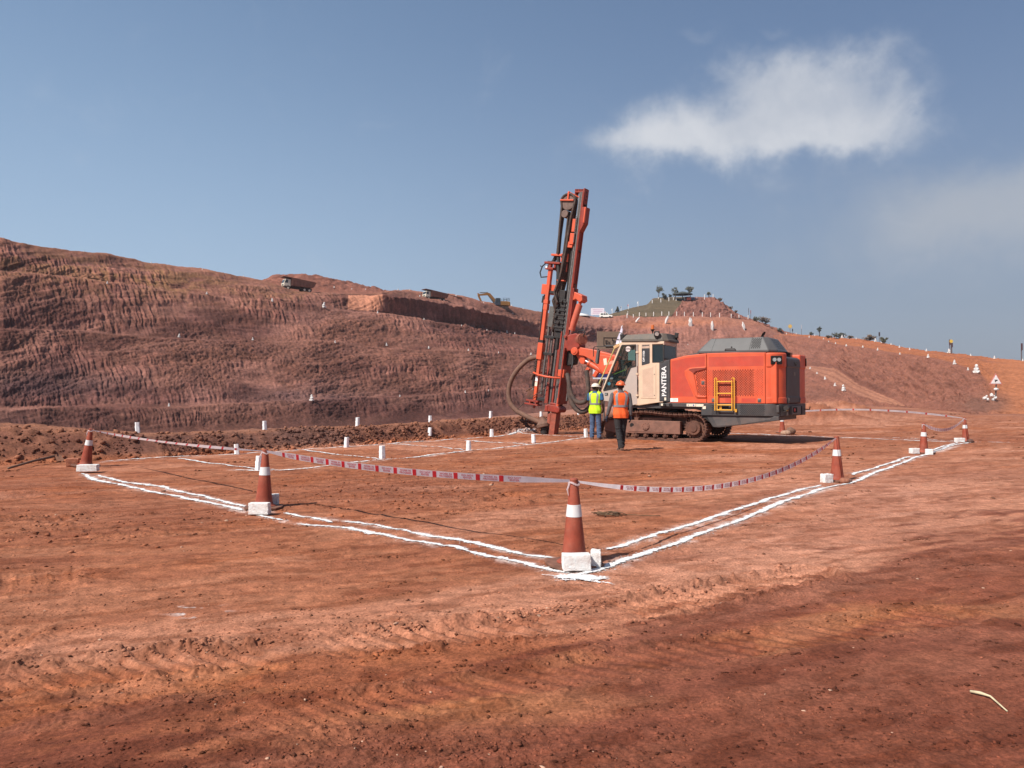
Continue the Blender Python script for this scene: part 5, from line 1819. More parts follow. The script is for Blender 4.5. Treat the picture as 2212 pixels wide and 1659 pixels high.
# grey tailgate
m = MB()
m.prism([(-4.06, 1.19), (-4.185, 1.19), (-4.185, 1.36), (-4.175, 1.40), (-4.172, 2.24), (-4.19, 2.27), (-4.18, 2.50), (-4.10, 2.56), (-3.70, 2.58), (-3.70, 2.2), (-4.06, 2.2)], -0.50, 0.70)
tg = part('tailgate', m, DGREY, bevel=0.03, seg=3)
m = MB()
m.box((-4.195, -0.05, 2.36), (0.03, 0.11, 0.10))
m.box((-4.215, -0.03, 2.37), (0.03, 0.05, 0.05))
part('rear_camera', m, BLACK, tg)
part('badge_plate', MB().box((-4.176, 0.02, 2.06), (0.006, 0.18, 0.10)), mat('dull badge', (0.14, 0.12, 0.10), 0.5), tg)
for y in (0.60, -0.42):
    m = MB().box((-4.192, y, 1.27), (0.015, 0.06, 0.16))
    m.box((-4.205, y, 1.30), (0.02, 0.03, 0.06))
    part('latch', m, STEEL, tg, bevel=0.005)
part('joint_line', MB().box((-4.176, 0.10, 2.245), (0.004, 1.18, 0.02)), mat('worn edge', (0.13, 0.10, 0.075), 0.6), tg)
# things on the rear bumper
m = MB().cyl((-4.22, 1.02, 1.06), (-4.22, 0.83, 1.06), 0.075, n=18)
m.box((-4.20, 0.93, 0.96), (0.08, 0.28, 0.02))
part('winch', m, BLACK, skirt)
m = MB().box((-4.172, 0.66, 1.03), (0.012, 0.15, 0.17))
part('warning_plate', m, YEL, skirt)
part('serial_plate', MB().box((-4.172, 0.66, 0.89), (0.010, 0.13, 0.10)), mat('dull plate', (0.20, 0.17, 0.14), 0.6), skirt)
m = MB().box((-4.20, 0.02, 0.98), (0.07, 0.80, 0.24))
bx = part('isolator_box', m, MGREY, skirt, bevel=0.01)
part('box_opening', MB().box((-4.237, 0.16, 0.99), (0.004, 0.36, 0.16)), DARKH, skirt)
part('isolator_switch', MB().cyl((-4.236, 0.24, 0.99), (-4.255, 0.24, 0.99), 0.05, n=14), mat('switch red', (0.5, 0.03, 0.03), 0.4), skirt)
part('box_opening', MB().box((-4.172, -0.62, 0.97), (0.012, 0.13, 0.26)), DARKH, skirt)
m = MB().tube([(-4.16, -0.95, 1.0), (-4.30, -0.98, 0.98), (-4.32, -0.98, 1.08)], 0.018, 6)
part('tow_hook', m, BLACK, skirt)
m = MB()
for k in range(4):
    hbox(-3.72, -4.02, -0.35, 0.55, 2.585 + 0.035 * k, 2.605 + 0.035 * k, m)
part('air_louvre', m, DARKH, house)

# --- grey canopy on top
B = [(-1.62, 0.96, 2.705), (-3.72, 0.96, 2.69), (-3.90, 0.60, 2.69), (-3.90, -0.60, 2.69), (-3.72, -0.96, 2.69), (-1.62, -0.96, 2.705), (-1.45, -0.6, 2.705), (-1.45, 0.6, 2.705)]
Mi = [(-1.62, 0.96, 2.77), (-3.72, 0.96, 2.755), (-3.90, 0.60, 2.755), (-3.90, -0.60, 2.755), (-3.72, -0.96, 2.755), (-1.62, -0.96, 2.77), (-1.45, -0.6, 2.77), (-1.45, 0.6, 2.77)]
Tt = [(-1.93, 0.70, 3.16), (-3.49, 0.70, 3.15), (-3.62, 0.50, 3.15), (-3.62, -0.50, 3.15), (-3.49, -0.70, 3.15), (-1.93, -0.70, 3.16), (-1.85, -0.5, 3.16), (-1.85, 0.5, 3.16)]
m = MB()
m.rings([B, Mi, Tt])
can = part('engine_canopy', m, MGREY, bevel=0.02)
def can_pt(x, t, off=0.004):
    """point on the near slanted canopy face; t from 0 (bottom) to 1 (top)"""
    y = 0.96 + (0.70 - 0.96) * t
    z = 2.76 + (3.155 - 2.76) * t
    n = Vector((0, 0.395, 0.26)).normalized()
    return Vector((x, y, z)) + n * off
def can_slot(m, x, t0, t1, w, lean=0.0):
    a, b = can_pt(x, t0), can_pt(x + lean, t1)
    m.add([a + Vector((w, 0, 0)), a - Vector((w, 0, 0)), b - Vector((w, 0, 0)), b + Vector((w, 0, 0))], [(0, 1, 2, 3)])
m = MB()
for i in range(9):
    for k in range(4):
        t0 = 0.10 + 0.22 * k + (0.11 if i % 2 else 0)
        if t0 + 0.16 < 1.0:
            can_slot(m, -3.21 - 0.030 * i + 0.02 * k * 0, t0, t0 + 0.16, 0.0085, -0.012)
part('vent_slots', m, DARKH, can)
m = MB()
for x in (-2.02, -3.16):
    can_slot(m, x, 0.0, 1.0, 0.004, -0.03 if x < -3 else -0.06)
part('panel_joint', m, DARKH, can)
m = MB()
a = [can_pt(-2.44, 0.02, 0.01), can_pt(-2.46, 0.06, 0.05), can_pt(-2.74, 0.06, 0.05), can_pt(-2.76, 0.02, 0.01)]
m.tube(a, 0.016, 6)
part('grab_handle', m, BLACK, can)
part('lock', MB().cyl(can_pt(-2.62, 0.22, 0), can_pt(-2.62, 0.30, 0.01), 0.022, n=8), BLACK, can)
ndir = Vector((-0.395, 0, 0.20)).normalized()
m = MB()
for i in range(10):
    for k in range(5):
        t0 = 0.12 + 0.16 * k
        y = -0.42 + 0.09 * i
        q = [Vector((-3.90 + 0.28 * t, y, 2.76 + 0.39 * t)) + ndir * 0.004 for t in (t0, t0 + 0.09)]
        m.add([q[0] + Vector((0, .012, 0)), q[0] - Vector((0, .012, 0)), q[1] - Vector((0, .012, 0)), q[1] + Vector((0, .012, 0))], [(0, 1, 2, 3)])
part('rear_vent_slots', m, DARKH, can)
m = MB()
m.cyl((-3.36, 0.25, 3.14), (-3.36, 0.25, 3.20), 0.05, n=14)
m.add([(-3.33 - 0.055 + 0.07 * math.cos(q) * 0.45 - 0.05 * math.sin(q), 0.25 + 0.055 * math.cos(q), 3.26 + 0.085 * math.sin(q)) for q in np.linspace(0, 6.2832, 17)[:-1]], [tuple(range(16))])
part('exhaust_pipe', m, BLACK, can, smooth=True)
m = MB()
m.prism([(-1.0, 2.58), (-1.65, 2.69), (-1.65, 2.74), (-1.35, 2.70)], -0.9, 0.9)
part('canopy_front_lip', m, MGREY, can)

# --- folding yellow ladder on the side door
lad = empty('ladder', (0, 0, 0), 0, rig)
m = MB()
for x in (-2.235, -2.30, -2.745, -2.815):
    zt = 1.935 if x in (-2.235, -2.815) else 1.86
    m.tube([(x, 1.29, 0.97), (x, 1.29, zt - 0.05), (x + (0.0), 1.285, zt)], 0.018, 8)
for s in (-2.235, -2.745):
    x2 = s - (0.065 if s > -2.5 else 0.07)
    m.tube([(s, 1.29, 1.90), ((s + x2) / 2, 1.29, 1.955), (x2, 1.29, 1.88)], 0.018, 8)
part('ladder_rails', m, YEL, lad, smooth=True)
for z in (1.83, 1.48, 1.14, 0.99):
    part('rung', MB().box((-2.52, 1.29, z), (0.44, 0.035, 0.035)), YEL, lad, bevel=0.006)
m = MB()
hbox(-2.82, -2.88, 1.21, 1.28, 0.93, 1.02, m)
hbox(-2.35, -2.42, 1.205, 1.24, 1.02, 1.10, m)
part('ladder_bracket', m, YEL, lad)

# --- dark grey panel with the lettering
m = MB()
m.prism([(-0.435, 1.235), (-0.435, 2.44), (-0.47, 2.475), (-0.788, 2.535), (-0.788, 1.225), (-0.45, 1.225)], 0.6, 1.205)
gp = part('name_panel', m, DGREY, bevel=0.02, seg=3)
m = MB()
m.prism([(-0.47, 1.27), (-0.47, 2.38), (-0.72, 2.44), (-0.72, 1.27)], 1.2055, 1.212)
ip = part('name_board', m, mat('name board', (0.040, 0.040, 0.042), 0.5, var=0.1, dust=0.2, dustcol=(0.12, 0.08, 0.065)), gp, bevel=0.004)
side_text('PANTERA', -0.605, 1.855, 1.2145, 0.215, WHITE, 'lettering', gp, rot=math.pi / 2, bold=0.022, xs=1.0)
part('key_slot', MB().box((-0.515, 1.213, 1.47), (0.03, 0.004, 0.13)), DARKH, gp)
part('decal', MB().box((-0.64, 1.213, 1.31), (0.06, 0.004, 0.09)), DECAL, gp)


def rear_shear(o):
    """the tail sweeps back a little towards the far side"""
    for v in o.data.vertices:
        if v.co.x < -3.85:
            v.co.x -= max(0.0, 0.7 - v.co.y) * 0.085 * min(1.0, (-3.85 - v.co.x) / 0.2)
for o_ in [skirt, house, tg] + list(skirt.children) + list(house.children) + list(tg.children) + [c for h in house.children for c in h.children]:
    if o_.type == 'MESH' and o_.data.users == 1:
        rear_shear(o_)

# --- operator cab
YC = 1.20          # near side of the cab
YF = 0.08          # far side of the cab
def cabside(y, t=0.035):
    """side wall as a frame of polygons around the glass"""
    y0, y1 = (y - t, y)
    m = MB()
    # lower body: door bottom and nose
    m.prism([(1.50, 1.24), (1.535, 1.36), (1.53, 1.52), (1.02, 1.615), (0.76, 1.78), (0.33, 1.78), (0.285, 1.78), (0.285, 1.24)], y0, y1)
    return m
cabm = MB()
# floor, roof slab, rear posts
cabm.prism([(1.49, 1.24), (0.25, 1.10), (-0.42, 1.20), (-0.56, 1.20), (-0.56, 1.32), (1.50, 1.32)], YF + 0.02, YC - 0.002)
cabm.prism([(1.00, 3.05), (0.84, 3.14), (-0.60, 3.10), (-0.60, 3.02), (1.0, 3.02)], YF, YC)
cabm.prism([(-0.20, 1.25), (-0.20, 2.44), (-0.58, 2.44), (-0.58, 1.25)], YF, YC - 0.001)
cab = part('cab', cabm, CREAM, bevel=0.02)
m = MB()
m.prism([(0.26, 3.04), (0.26, 1.13), (-0.42, 1.20), (-0.42, 2.44), (-0.205, 2.44), (-0.205, 3.04)], YC - 0.05, YC)
part('side_panel', m, CREAM, cab, bevel=0.006)
# far side and front frame
m = MB()
m.prism([(1.50, 1.30), (1.52, 1.52), (1.44, 1.52), (1.0, 1.40), (-0.2, 1.40), (-0.2, 1.30)], YF, YF + 0.04)
m.bar((1.52, YF + 0.02, 1.5), (0.90, YF + 0.02, 3.05), 0.05, 0.06)
m.bar((0.2, YF + 0.02, 1.4), (0.2, YF + 0.02, 3.03), 0.05, 0.09)
part('far_frame', m, CREAM, cab)
m = MB()
m.prism([(1.525, 1.27), (1.545, 1.52), (1.49, 1.55), (1.46, 1.27)], YF + 0.04, YC - 0.004)
part('nose_panel', m, CREAM, cab, bevel=0.01)
# door: light grey, with glass in a black gasket
d = MB()
d.prism([(1.505, 1.25), (1.535, 1.38), (1.525, 1.56), (1.02, 1.655), (0.755, 1.81), (0.53, 2.305), (0.345, 2.345), (0.305, 2.345), (0.305, 1.14), (0.45, 1.11)], YC - 0.035, YC + 0.004)
d.prism([(0.345, 2.345), (0.345, 3.025), (0.30, 3.04), (0.285, 3.04), (0.285, 2.345)], YC - 0.035, YC + 0.004)
door = part('cab_door', d, LGREY, cab, bevel=0.006)
m = MB().bar((1.525, YC - 0.015, 1.54), (0.845, YC - 0.015, 3.07), 0.05, 0.075)
part('front_pillar', m, CREAM, cab)
g = [(1.485, 1.575), (1.02, 1.660), (0.755, 1.815), (0.53, 2.31), (0.345, 2.35), (0.345, 3.02), (0.825, 3.02)]
gm = MB()
n = len(g)
cx_, cz_ = sum(p[0] for p in g) / n, sum(p[1] for p in g) / n
for i in range(n):
    a, b = g[i], g[(i + 1) % n]
    gm.bar((a[0], YC - 0.004, a[1]), (b[0], YC - 0.004, b[1]), 0.03, 0.045)
part('door_gasket', gm, BLACK, door)
part('door_window', MB().prism(g, YC - 0.012, YC - 0.004), GLASS, door)
# stickers and sheet on the glass
st = part('number_sticker', MB().cyl((0.615, YC, 2.905), (0.615, YC + 0.003, 2.905), 0.088, n=28), mat('pale sticker', (0.62, 0.50, 0.46), 0.6), door)
side_text('DW006', 0.615, 2.90, YC + 0.0045, 0.062, BLKTX, 'sticker_number', door, bold=0.03, xs=0.85)
part('sun_sheet', MB().prism([(0.62, 2.88), (0.375, 2.87), (0.375, 2.53), (0.62, 2.54)], YC - 0.018, YC - 0.0145), BLUEP, door)
part('round_sticker', MB().cyl((1.285, YC, 1.80), (1.285, YC + 0.003, 1.80), 0.055, n=22), mat('teal sticker', (0.03, 0.16, 0.22), 0.5), door)
# hinges, handle, small lamp
for z in (2.79, 2.10, 1.42):
    m = MB().box((0.295, YC + 0.012, z), (0.085, 0.024, 0.055))
    m.cyl((0.29, YC + 0.018, z - 0.03), (0.29, YC + 0.018, z + 0.03), 0.018, n=8)
    part('hinge', m, CREAM, cab)
m = MB().box((1.38, YC + 0.006, 1.455), (0.11, 0.012, 0.085))
lp = part('marker_lamp', m, BLACK, door)
part('lamp_glass', MB().box((1.39, YC + 0.014, 1.455), (0.05, 0.006, 0.05)), LENS, door)
# model plate and maker's label
part('model_plate', MB().prism([(0.145, 2.905), (-0.125, 2.905), (-0.125, 2.44), (-0.10, 2.42), (0.145, 2.365)], YC, YC + 0.004), mat('model plate', (0.035, 0.035, 0.037), 0.5), cab)
side_text('DP1100i', 0.075, 2.655, YC + 0.0055, 0.088, WHITE, 'lettering', cab, rot=math.pi / 2, bold=0.022, xs=1.12)
part('maker_label', MB().prism([(0.145, 3.025), (-0.125, 3.025), (-0.125, 2.92), (0.145, 2.92)], YC, YC + 0.003), mat('maker label', (0.30, 0.22, 0.17), 0.6), cab)
side_text('SANDVIK', 0.01, 2.99, YC + 0.0045, 0.055, BLKTX, 'maker_name', cab, bold=0.03, xs=1.0)
part('label_strip', MB().prism([(0.135, 2.96), (-0.115, 2.96), (-0.115, 2.926), (0.135, 2.926)], YC + 0.003, YC + 0.005), mat('label strip', (0.55, 0.38, 0.29), 0.6), cab)
# lower hatch
part('service_hatch', MB().prism([(0.185, 1.335), (0.185, 2.255), (-0.33, 2.385), (-0.33, 1.32)], YC, YC + 0.012), CREAM, cab, bevel=0.005)
part('hatch_inset', MB().prism([(0.115, 1.375), (0.115, 2.225), (-0.245, 2.30), (-0.245, 1.365)], YC + 0.011, YC + 0.0145), CREAM2, cab)
m = MB()
for z in (2.08, 1.42):
    m.cyl((-0.285, YC + 0.012, z), (-0.285, YC + 0.018, z), 0.016, n=8)
part('hatch_lock', m, STEEL, cab)
# rear quarter window round the corner
m = MB()
m.prism([(-0.235, 2.46), (-0.235, 2.995), (-0.565, 2.985), (-0.565, 2.46)], YC - 0.008, YC + 0.001)
qw = part('rear_window', m, GLASSD, cab, bevel=0.002)
part('rear_window', MB().box((-0.585, 0.66, 2.72), (0.008, 0.98, 0.53)), GLASSD, cab)
m = MB()
for (a, b) in (((-0.23, 2.455), (-0.23, 3.0)), ((-0.23, 3.0), (-0.57, 2.99)), ((-0.57, 2.455), (-0.23, 2.455))):
    m.bar((a[0], YC - 0.002, a[1]), (b[0], YC - 0.002, b[1]), 0.014, 0.022)
m.bar((-0.578, YC - 0.012, 2.455), (-0.578, YC - 0.012, 3.0), 0.035, 0.035)
part('window_gasket', m, BLACK, cab)
m = MB()
m.box((-0.58, YF + 0.05, 2.73), (0.03, 0.10, 0.60))
m.box((-0.58, 0.64, 3.05), (0.035, 1.10, 0.10))
part('rear_frame', m, CREAM, cab)
# windscreen and its guard rails
part('windscreen', MB().add([(1.515, YF + 0.03, 1.55), (1.515, YC - 0.03, 1.55), (0.865, YC - 0.03, 3.04), (0.865, YF + 0.03, 3.04)], [(0, 1, 2, 3)]), GLASS, cab)
m = MB()
m.tube([(1.64, YC - 0.02, 1.50), (1.72, YC - 0.02, 1.66), (1.06, YC - 0.02, 3.02), (0.90, YC - 0.02, 3.09)], 0.020, 8)
m.tube([(1.64, YC - 0.55, 1.50), (1.72, YC - 0.55, 1.66), (1.06, YC - 0.55, 3.02), (0.90, YC - 0.55, 3.09)], 0.018, 8)
part('guard_rail', m, mat('yellowish rail', (0.52, 0.46, 0.16), 0.5, var=0.2), cab, smooth=True)
m = MB()
for y in (0.25, 0.55, 0.85):
    m.tube([(1.62, y, 1.55), (1.00, y, 3.0)], 0.012, 6)
for t in (0.2, 0.45, 0.7):
    m.tube([(1.62 - 0.62 * t, 0.14, 1.55 + 1.45 * t), (1.62 - 0.62 * t, YC - 0.05, 1.55 + 1.45 * t)], 0.012, 6)
part('windscreen_guard', m, BLACK, cab)
m = MB()
m.box((1.02, YC - 0.02, 3.00), (0.20, 0.10, 0.10), (0, R(25), 0))
part('rail_clamp', m, mat('ochre clamp', (0.55, 0.33, 0.15), 0.6), cab, bevel=0.01)
m = MB().tube([(1.32, YC - 0.10, 2.05), (0.72, YC - 0.06, 2.24)], 0.016, 6)
part('grab_bar', m, mat('green bar', (0.26, 0.40, 0.06), 0.5), cab)
# roof rim with lamps, beacon, flag
m = MB()
rim = [(0.86, 0.10), (0.88, 0.6), (0.84, YC + 0.03), (-0.35, YC + 0.04), (-0.55, YC - 0.02), (-0.68, YC - 0.18), (-0.70, 0.6), (-0.66, 0.06), (-0.3, 0.02), (0.5, 0.03)]
top = [(0.72, 0.18), (0.74, 0.6), (0.70, YC - 0.06), (-0.35, YC - 0.05), (-0.50, YC - 0.10), (-0.58, YC - 0.24), (-0.60, 0.6), (-0.56, 0.14), (-0.3, 0.10), (0.5, 0.11)]
zf = lambda x: 3.19 - 0.03 * (0.86 - x)
m.rings([[(x, y, zf(x) - 0.045) for x, y in rim], [(x, y, zf(x) + 0.02) for x, y in rim], [(x * 1.0, y, zf(x) + 0.03) for x, y in [(a * .97, b) for a, b in rim]], [(x, y, 3.375 - 0.02 * abs(x)) for x, y in top]])
rf = part('cab_roof', m, mat('olive grey roof', (0.105, 0.092, 0.075), 0.6, var=0.15, dust=0.4, dustcol=(0.22, 0.15, 0.11), up=0.4), cab, bevel=0.02)
def worklight(c, az, nm='work_light'):
    nrm = Vector((math.cos(R(az)), math.sin(R(az)), -0.15)).normalized()
    t = nrm.cross(Vector((0, 0, 1))).normalized()
    u = t.cross(nrm)
    Rm = Matrix((nrm, t, u)).transposed()
    m = MB().box(Vector(c), (0.11, 0.17, 0.17), Rm)
    m.bar(Vector(c) - Vector((0, 0, 0.08)), Vector(c) - Vector((0, 0, 0.14)), 0.05, 0.05)
    w = part(nm, m, BLACK, cab, bevel=0.02)
    part('lamp_lens', MB().cyl(Vector(c) + nrm * 0.056, Vector(c) + nrm * 0.062, 0.062, n=18), LENS, cab)
worklight((-0.38, YC + 0.05, 3.34), 115)
worklight((-0.66, YC - 0.92, 3.34), 190)
worklight((0.86, YC - 0.08, 3.31), 20)
worklight((0.84, YC - 0.35, 3.31), 5)
m = MB().lathe([(0.005, 0), (0.02, 0), (0.02, 0.06), (0.045, 0.11), (0.065, 0.13), (0.07, 0.15), (0.005, 0.155)], (-0.12, YC - 0.25, 3.365), 16)
bc = part('beacon_base', m, BLACK, cab, smooth=True)
m = MB().lathe([(0.054, 0.15), (0.052, 0.25), (0.045, 0.285), (0.004, 0.29)], (-0.12, YC - 0.25, 3.365), 18)
part('beacon_lens', m, AMBER, cab, smooth=True)
# flag on the cab corner
m = MB().tube([(0.98, YC - 0.06, 3.05), (0.84, YC - 0.06, 3.68)], 0.009, 6)
fl = part('flag_pole', m, WHITE, cab)
V = []
for j in range(9):
    t = j / 8
    w = 0.17 * (1 - t) ** 0.6 + 0.015
    for i in range(5):
        s = i / 4
        V.append((0.985 - 0.14 * t + 0.03 - w * s + 0.06 * (1 - t), YC - 0.06 + 0.025 * math.sin(5 * s + 6 * t), 3.08 + 0.58 * t - 0.02 * s))
flg = part('flag', MB().add(V, [(j * 5 + i, j * 5 + i + 1, (j + 1) * 5 + i + 1, (j + 1) * 5 + i) for j in range(8) for i in range(4)]), mat('lilac white flag', (0.62, 0.58, 0.68), 0.7, var=0.12, scale=9), cab, smooth='all')
m = MB()
for j in (2, 5):
    q = [Vector(V[j * 5 + i]) + Vector((0, 0.006, 0.0)) for i in range(5)]
    m.tube(q, 0.012, 4)
part('flag_stripe', m, BLKTX, cab)
# mirror arm
m = MB()
m.tube([(1.00, YC - 0.15, 3.01), (1.45, YC - 0.12, 3.02)], [0.045, 0.055], 8)
m.tube([(1.45, YC - 0.12, 3.02), (1.72, YC - 0.1, 3.03), (1.86, YC - 0.1, 3.02), (1.90, YC - 0.1, 2.97), (1.90, YC - 0.1, 2.70)], 0.014, 6)
ma = part('mirror_arm', m, BLACK, cab, smooth=True)
m = MB().prism([(1.78, 2.93), (1.70, 2.90), (1.755, 2.46), (1.80, 2.45), (1.85, 2.52)], YC - 0.22, YC - 0.10)
part('mirror', m, mat('mirror back', (0.09, 0.082, 0.075), 0.6, var=0.1), cab, bevel=0.015)
# seat and console inside
m = MB()
m.box((0.32, 0.62, 1.62), (0.50, 0.50, 0.14))
m.box((0.16, 0.62, 2.02), (0.13, 0.48, 0.78), (0, R(-8), 0))
m.box((0.32, 0.62, 1.42), (0.3, 0.3, 0.3))
part('seat', m, INTER, cab, bevel=0.03)
m = MB()
m.box((0.45, 0.95, 1.86), (0.45, 0.12, 0.10))
m.box((1.15, 0.30, 1.95), (0.12, 0.35, 0.55), (0, R(-18), 0))
m.box((0.85, 0.62, 1.40), (0.8, 0.8, 0.06))
part('console', m, INTER, cab, bevel=0.01)

# --- boom
m = MB()
bp = [(3.20, 2.95), (3.12, 3.08), (2.95, 3.10), (2.35, 2.98), (1.80, 2.84), (1.45, 2.72), (1.40, 2.30), (1.62, 2.16), (1.98, 2.14), (2.36, 2.60), (2.75, 2.78), (3.05, 2.82)]
m.prism(bp, -0.19, 0.19)
boom = part('boom', m, RED, bevel=0.02)
m = MB()
m.prism([(2.36, 2.60), (1.98, 2.14), (1.60, 2.16), (1.62, 2.72), (2.10, 2.80)], 0.19, 0.215)
part('boom_cheek', m, RED, boom, bevel=0.01)
m = MB().cyl((3.07, -0.26, 2.955), (3.07, 0.27, 2.955), 0.135, n=26)
m.cyl((3.07, 0.27, 2.955), (3.07, 0.29, 2.955), 0.08, n=18)
part('boom_pin', m, RED, boom, bevel=0.008)
m = MB()
m.prism([(3.10, 2.86), (2.78, 2.80), (2.72, 2.62), (2.78, 2.50), (2.90, 2.52), (2.98, 2.66)], -0.12, 0.12)
part('cylinder_lug', m, RED, boom, bevel=0.01)
a, b = Vector((2.78, 0.05, 2.64)), Vector((2.02, 0.05, 2.20))
m = MB().cyl(a.lerp(b, 0.25), b, 0.105, n=20)
m.cyl(a.lerp(b, 0.22), a.lerp(b, 0.30), 0.125, n=20)
lc = part('lift_cylinder', m, RED, boom, smooth=True)
part('cylinder_rod', MB().cyl(a, a.lerp(b, 0.26), 0.05, n=14), CHROME, boom, smooth=True)
m = MB()
m.box((2.30, 0.12, 2.15), (0.13, 0.14, 0.22), (0, R(-35), 0))
m.box((2.62, 0.12, 2.30), (0.12, 0.12, 0.16), (0, R(-35), 0))
part('hose_clamp', m, RED, boom, bevel=0.01)
part('boom_decal', MB().prism([(1.98, 2.66), (1.86, 2.68), (1.84, 2.46), (1.95, 2.44)], 0.2155, 0.218), DECAL, boom)
ov = [(1.66 + 0.15 * math.cos(a) * 1.0, 2.53 + 0.055 * math.sin(a) - 0.04 * math.cos(a)) for a in np.linspace(0, 2 * math.pi, 20)[:-1]]
part('boom_slot', MB().prism(ov, 0.2155, 0.219), mat('pale slot', (0.62, 0.26, 0.18), 0.7), boom)
m = MB()
m.prism([(1.75, 2.60), (1.30, 2.62), (1.20, 1.2), (1.55, 1.16), (1.70, 1.6)], -0.42, 0.02)
part('boom_post', m, DGREY, bevel=0.02)
# swivel block and tilt bracket between boom and mast
m = MB()
m.prism([(3.36, 3.52), (3.02, 3.58), (2.92, 3.50), (2.88, 3.10), (3.10, 2.95), (3.38, 2.98)], -0.24, 0.24)
sw = part('swivel_block', m, REDM, bevel=0.03)
m = MB().cyl((3.05, 0.0, 3.36), (2.80, 0.16, 3.36), 0.20, n=24)
m.cyl((2.80, 0.16, 3.36), (2.79, 0.165, 3.36), 0.15, n=20)
part('swivel_motor', m, mat('dusty red motor', (0.30, 0.085, 0.05), 0.7, var=0.3, dust=0.5), sw, bevel=0.012)
m = MB().tube([(3.10, 0.1, 3.52), (2.95, 0.14, 3.66), (2.76, 0.16, 3.68), (2.70, 0.16, 3.60), (2.78, 0.14, 3.46)], 0.022, 7)
part('motor_hose', m, BLACK, sw, smooth=True)
m = MB()
for y in (0.2, -0.2):
    m.cyl((3.42, y - 0.05, 3.47), (3.42, y + 0.05, 3.47), 0.075, n=18)
m.cyl((3.42, -0.27, 3.47), (3.42, 0.3, 3.47), 0.05, n=16)
m.prism([(3.48, 3.40), (3.50, 3.0), (3.36, 2.95), (3.34, 3.45)], 0.16, 0.22)
m.prism([(3.48, 3.40), (3.50, 3.0), (3.36, 2.95), (3.34, 3.45)], -0.22, -0.16)
part('pivot_fork', m, REDM, sw, bevel=0.01)
m = MB()
m.prism([(3.45, 3.1), (3.05, 3.0), (3.15, 2.5), (3.45, 2.45)], -0.14, 0.14)
part('swivel_arm', m, BLACK, sw, bevel=0.02)

# --- feed mast: u runs up along the mast, v forward of it, w across
FOOT = Vector((4.10, 0.0, 0.10))
EU = Vector((-0.139, 0, 0.990))
EV = Vector((0.990, 0, 0.139))
EW = Vector((0, 1, 0))
MR = Matrix((EV, EW, EU)).transposed()
def U(u, v, w=0.0):
    return FOOT + EU * u + EV * v + EW * w
def mbox(m, u0, u1, v0, v1, w0, w1):
    return m.box(U((u0 + u1) / 2, (v0 + v1) / 2, (w0 + w1) / 2), (abs(v1 - v0), abs(w1 - w0), abs(u1 - u0)), MR)
def mprism(m, pts, w0, w1):
    """pts in (v,u)"""
    n = len(pts)
    m0 = MB().prism(pts, w0, w1)
    vs = [U(p[2], p[0], p[1]) for p in m0.v]
    return m.add(vs, m0.f)

m = MB()
mbox(m, 0.95, 8.55, -0.17, -0.13, -0.16, 0.16)
mbox(m, 0.95, 8.50, -0.13, -0.02, -0.16, -0.13)
mbox(m, 0.95, 8.45, -0.20, -0.17, -0.16, -0.10)
mbox(m, 0.95, 8.45, -0.20, -0.17, 0.10, 0.16)
mast = part('feed_mast', m, REDM, bevel=0.008)
m = MB()
for w in (-0.10, 0.10):
    mbox(m, 0.95, 8.50, -0.05, 0.0, w - 0.03, w + 0.03)
mbox(m, 0.95, 8.50, -0.13, -0.09, 0.135, 0.165)
part('guide_rail', m, STEEL, mast)
m = MB()
mbox(m, 0.95, 8.46, -0.13, -0.05, -0.12, 0.12)
part('rail_channel', m, BLACK, mast)
m = MB()
mbox(m, 8.02, 8.62, -0.20, -0.17, -0.16, 0.16)
mbox(m, 8.05, 8.60, 0.18, 0.21, -0.16, 0.10)
mbox(m, 8.48, 8.53, -0.18, 0.20, -0.15, 0.13)
for k in range(6):
    mbox(m, 8.53, 8.60, -0.15 + 0.065 * k, -0.12 + 0.065 * k, -0.13, 0.12)
part('mast_head', m, REDM, mast)
m = MB()
for u in (8.50, 8.36, 8.24):
    m.cyl(U(u, -0.19, -0.02), U(u, -0.205, -0.02), 0.035, n=8)
part('head_bolts', m, BLACK, mast)
part('feed_cylinder_rod', MB().cyl(U(7.3, 0.07, 0.02), U(8.45, 0.07, 0.02), 0.030, n=12), CHROME, mast, smooth=True)
part('feed_cylinder', MB().cyl(U(4.0, 0.07, 0.02), U(7.35, 0.07, 0.02), 0.055, n=14), BLACK, mast, smooth=True)
m = MB()
mprism(m, [(-0.20, 7.10), (-0.345, 7.42), (-0.345, 7.97), (-0.19, 7.97)], -0.14, 0.16)
cs = part('cable_box', m, REDM, mast, bevel=0.01)
m = MB()
mbox(m, 7.42, 7.96, -0.352, -0.30, 0.12, 0.20)
part('box_lid', m, RED, cs, bevel=0.008)
m = MB()
mbox(m, 6.66, 7.05, -0.02, 0.14, 0.06, 0.20)
mbox(m, 7.10, 7.55, 0.0, 0.12, 0.08, 0.18)
mbox(m, 6.55, 6.75, 0.02, 0.24, 0.02, 0.17)
part('carriage_bracket', m, RED, mast, bevel=0.01)
m = MB()
for k in range(16):
    u = 6.75 + 0.058 * k
    m.cyl(U(u, -0.03, 0.165), U(u, -0.03, 0.20), 0.02, n=6)
part('chain', m, STEEL, mast)
m = MB()
for u in (6.45, 8.05):
    m.cyl(U(u, -0.20, 0.0), U(u, -0.26, 0.0), 0.045, n=8)
part('limit_switch', m, BLACK, mast)
part('lifting_eye', MB().tube([U(5.28, -0.17, .05), U(5.30, -0.24, .05), U(5.10, -0.26, .05), U(4.95, -0.22, .05), U(4.92, -0.17, .05)], 0.016, 6), BLACK, mast)
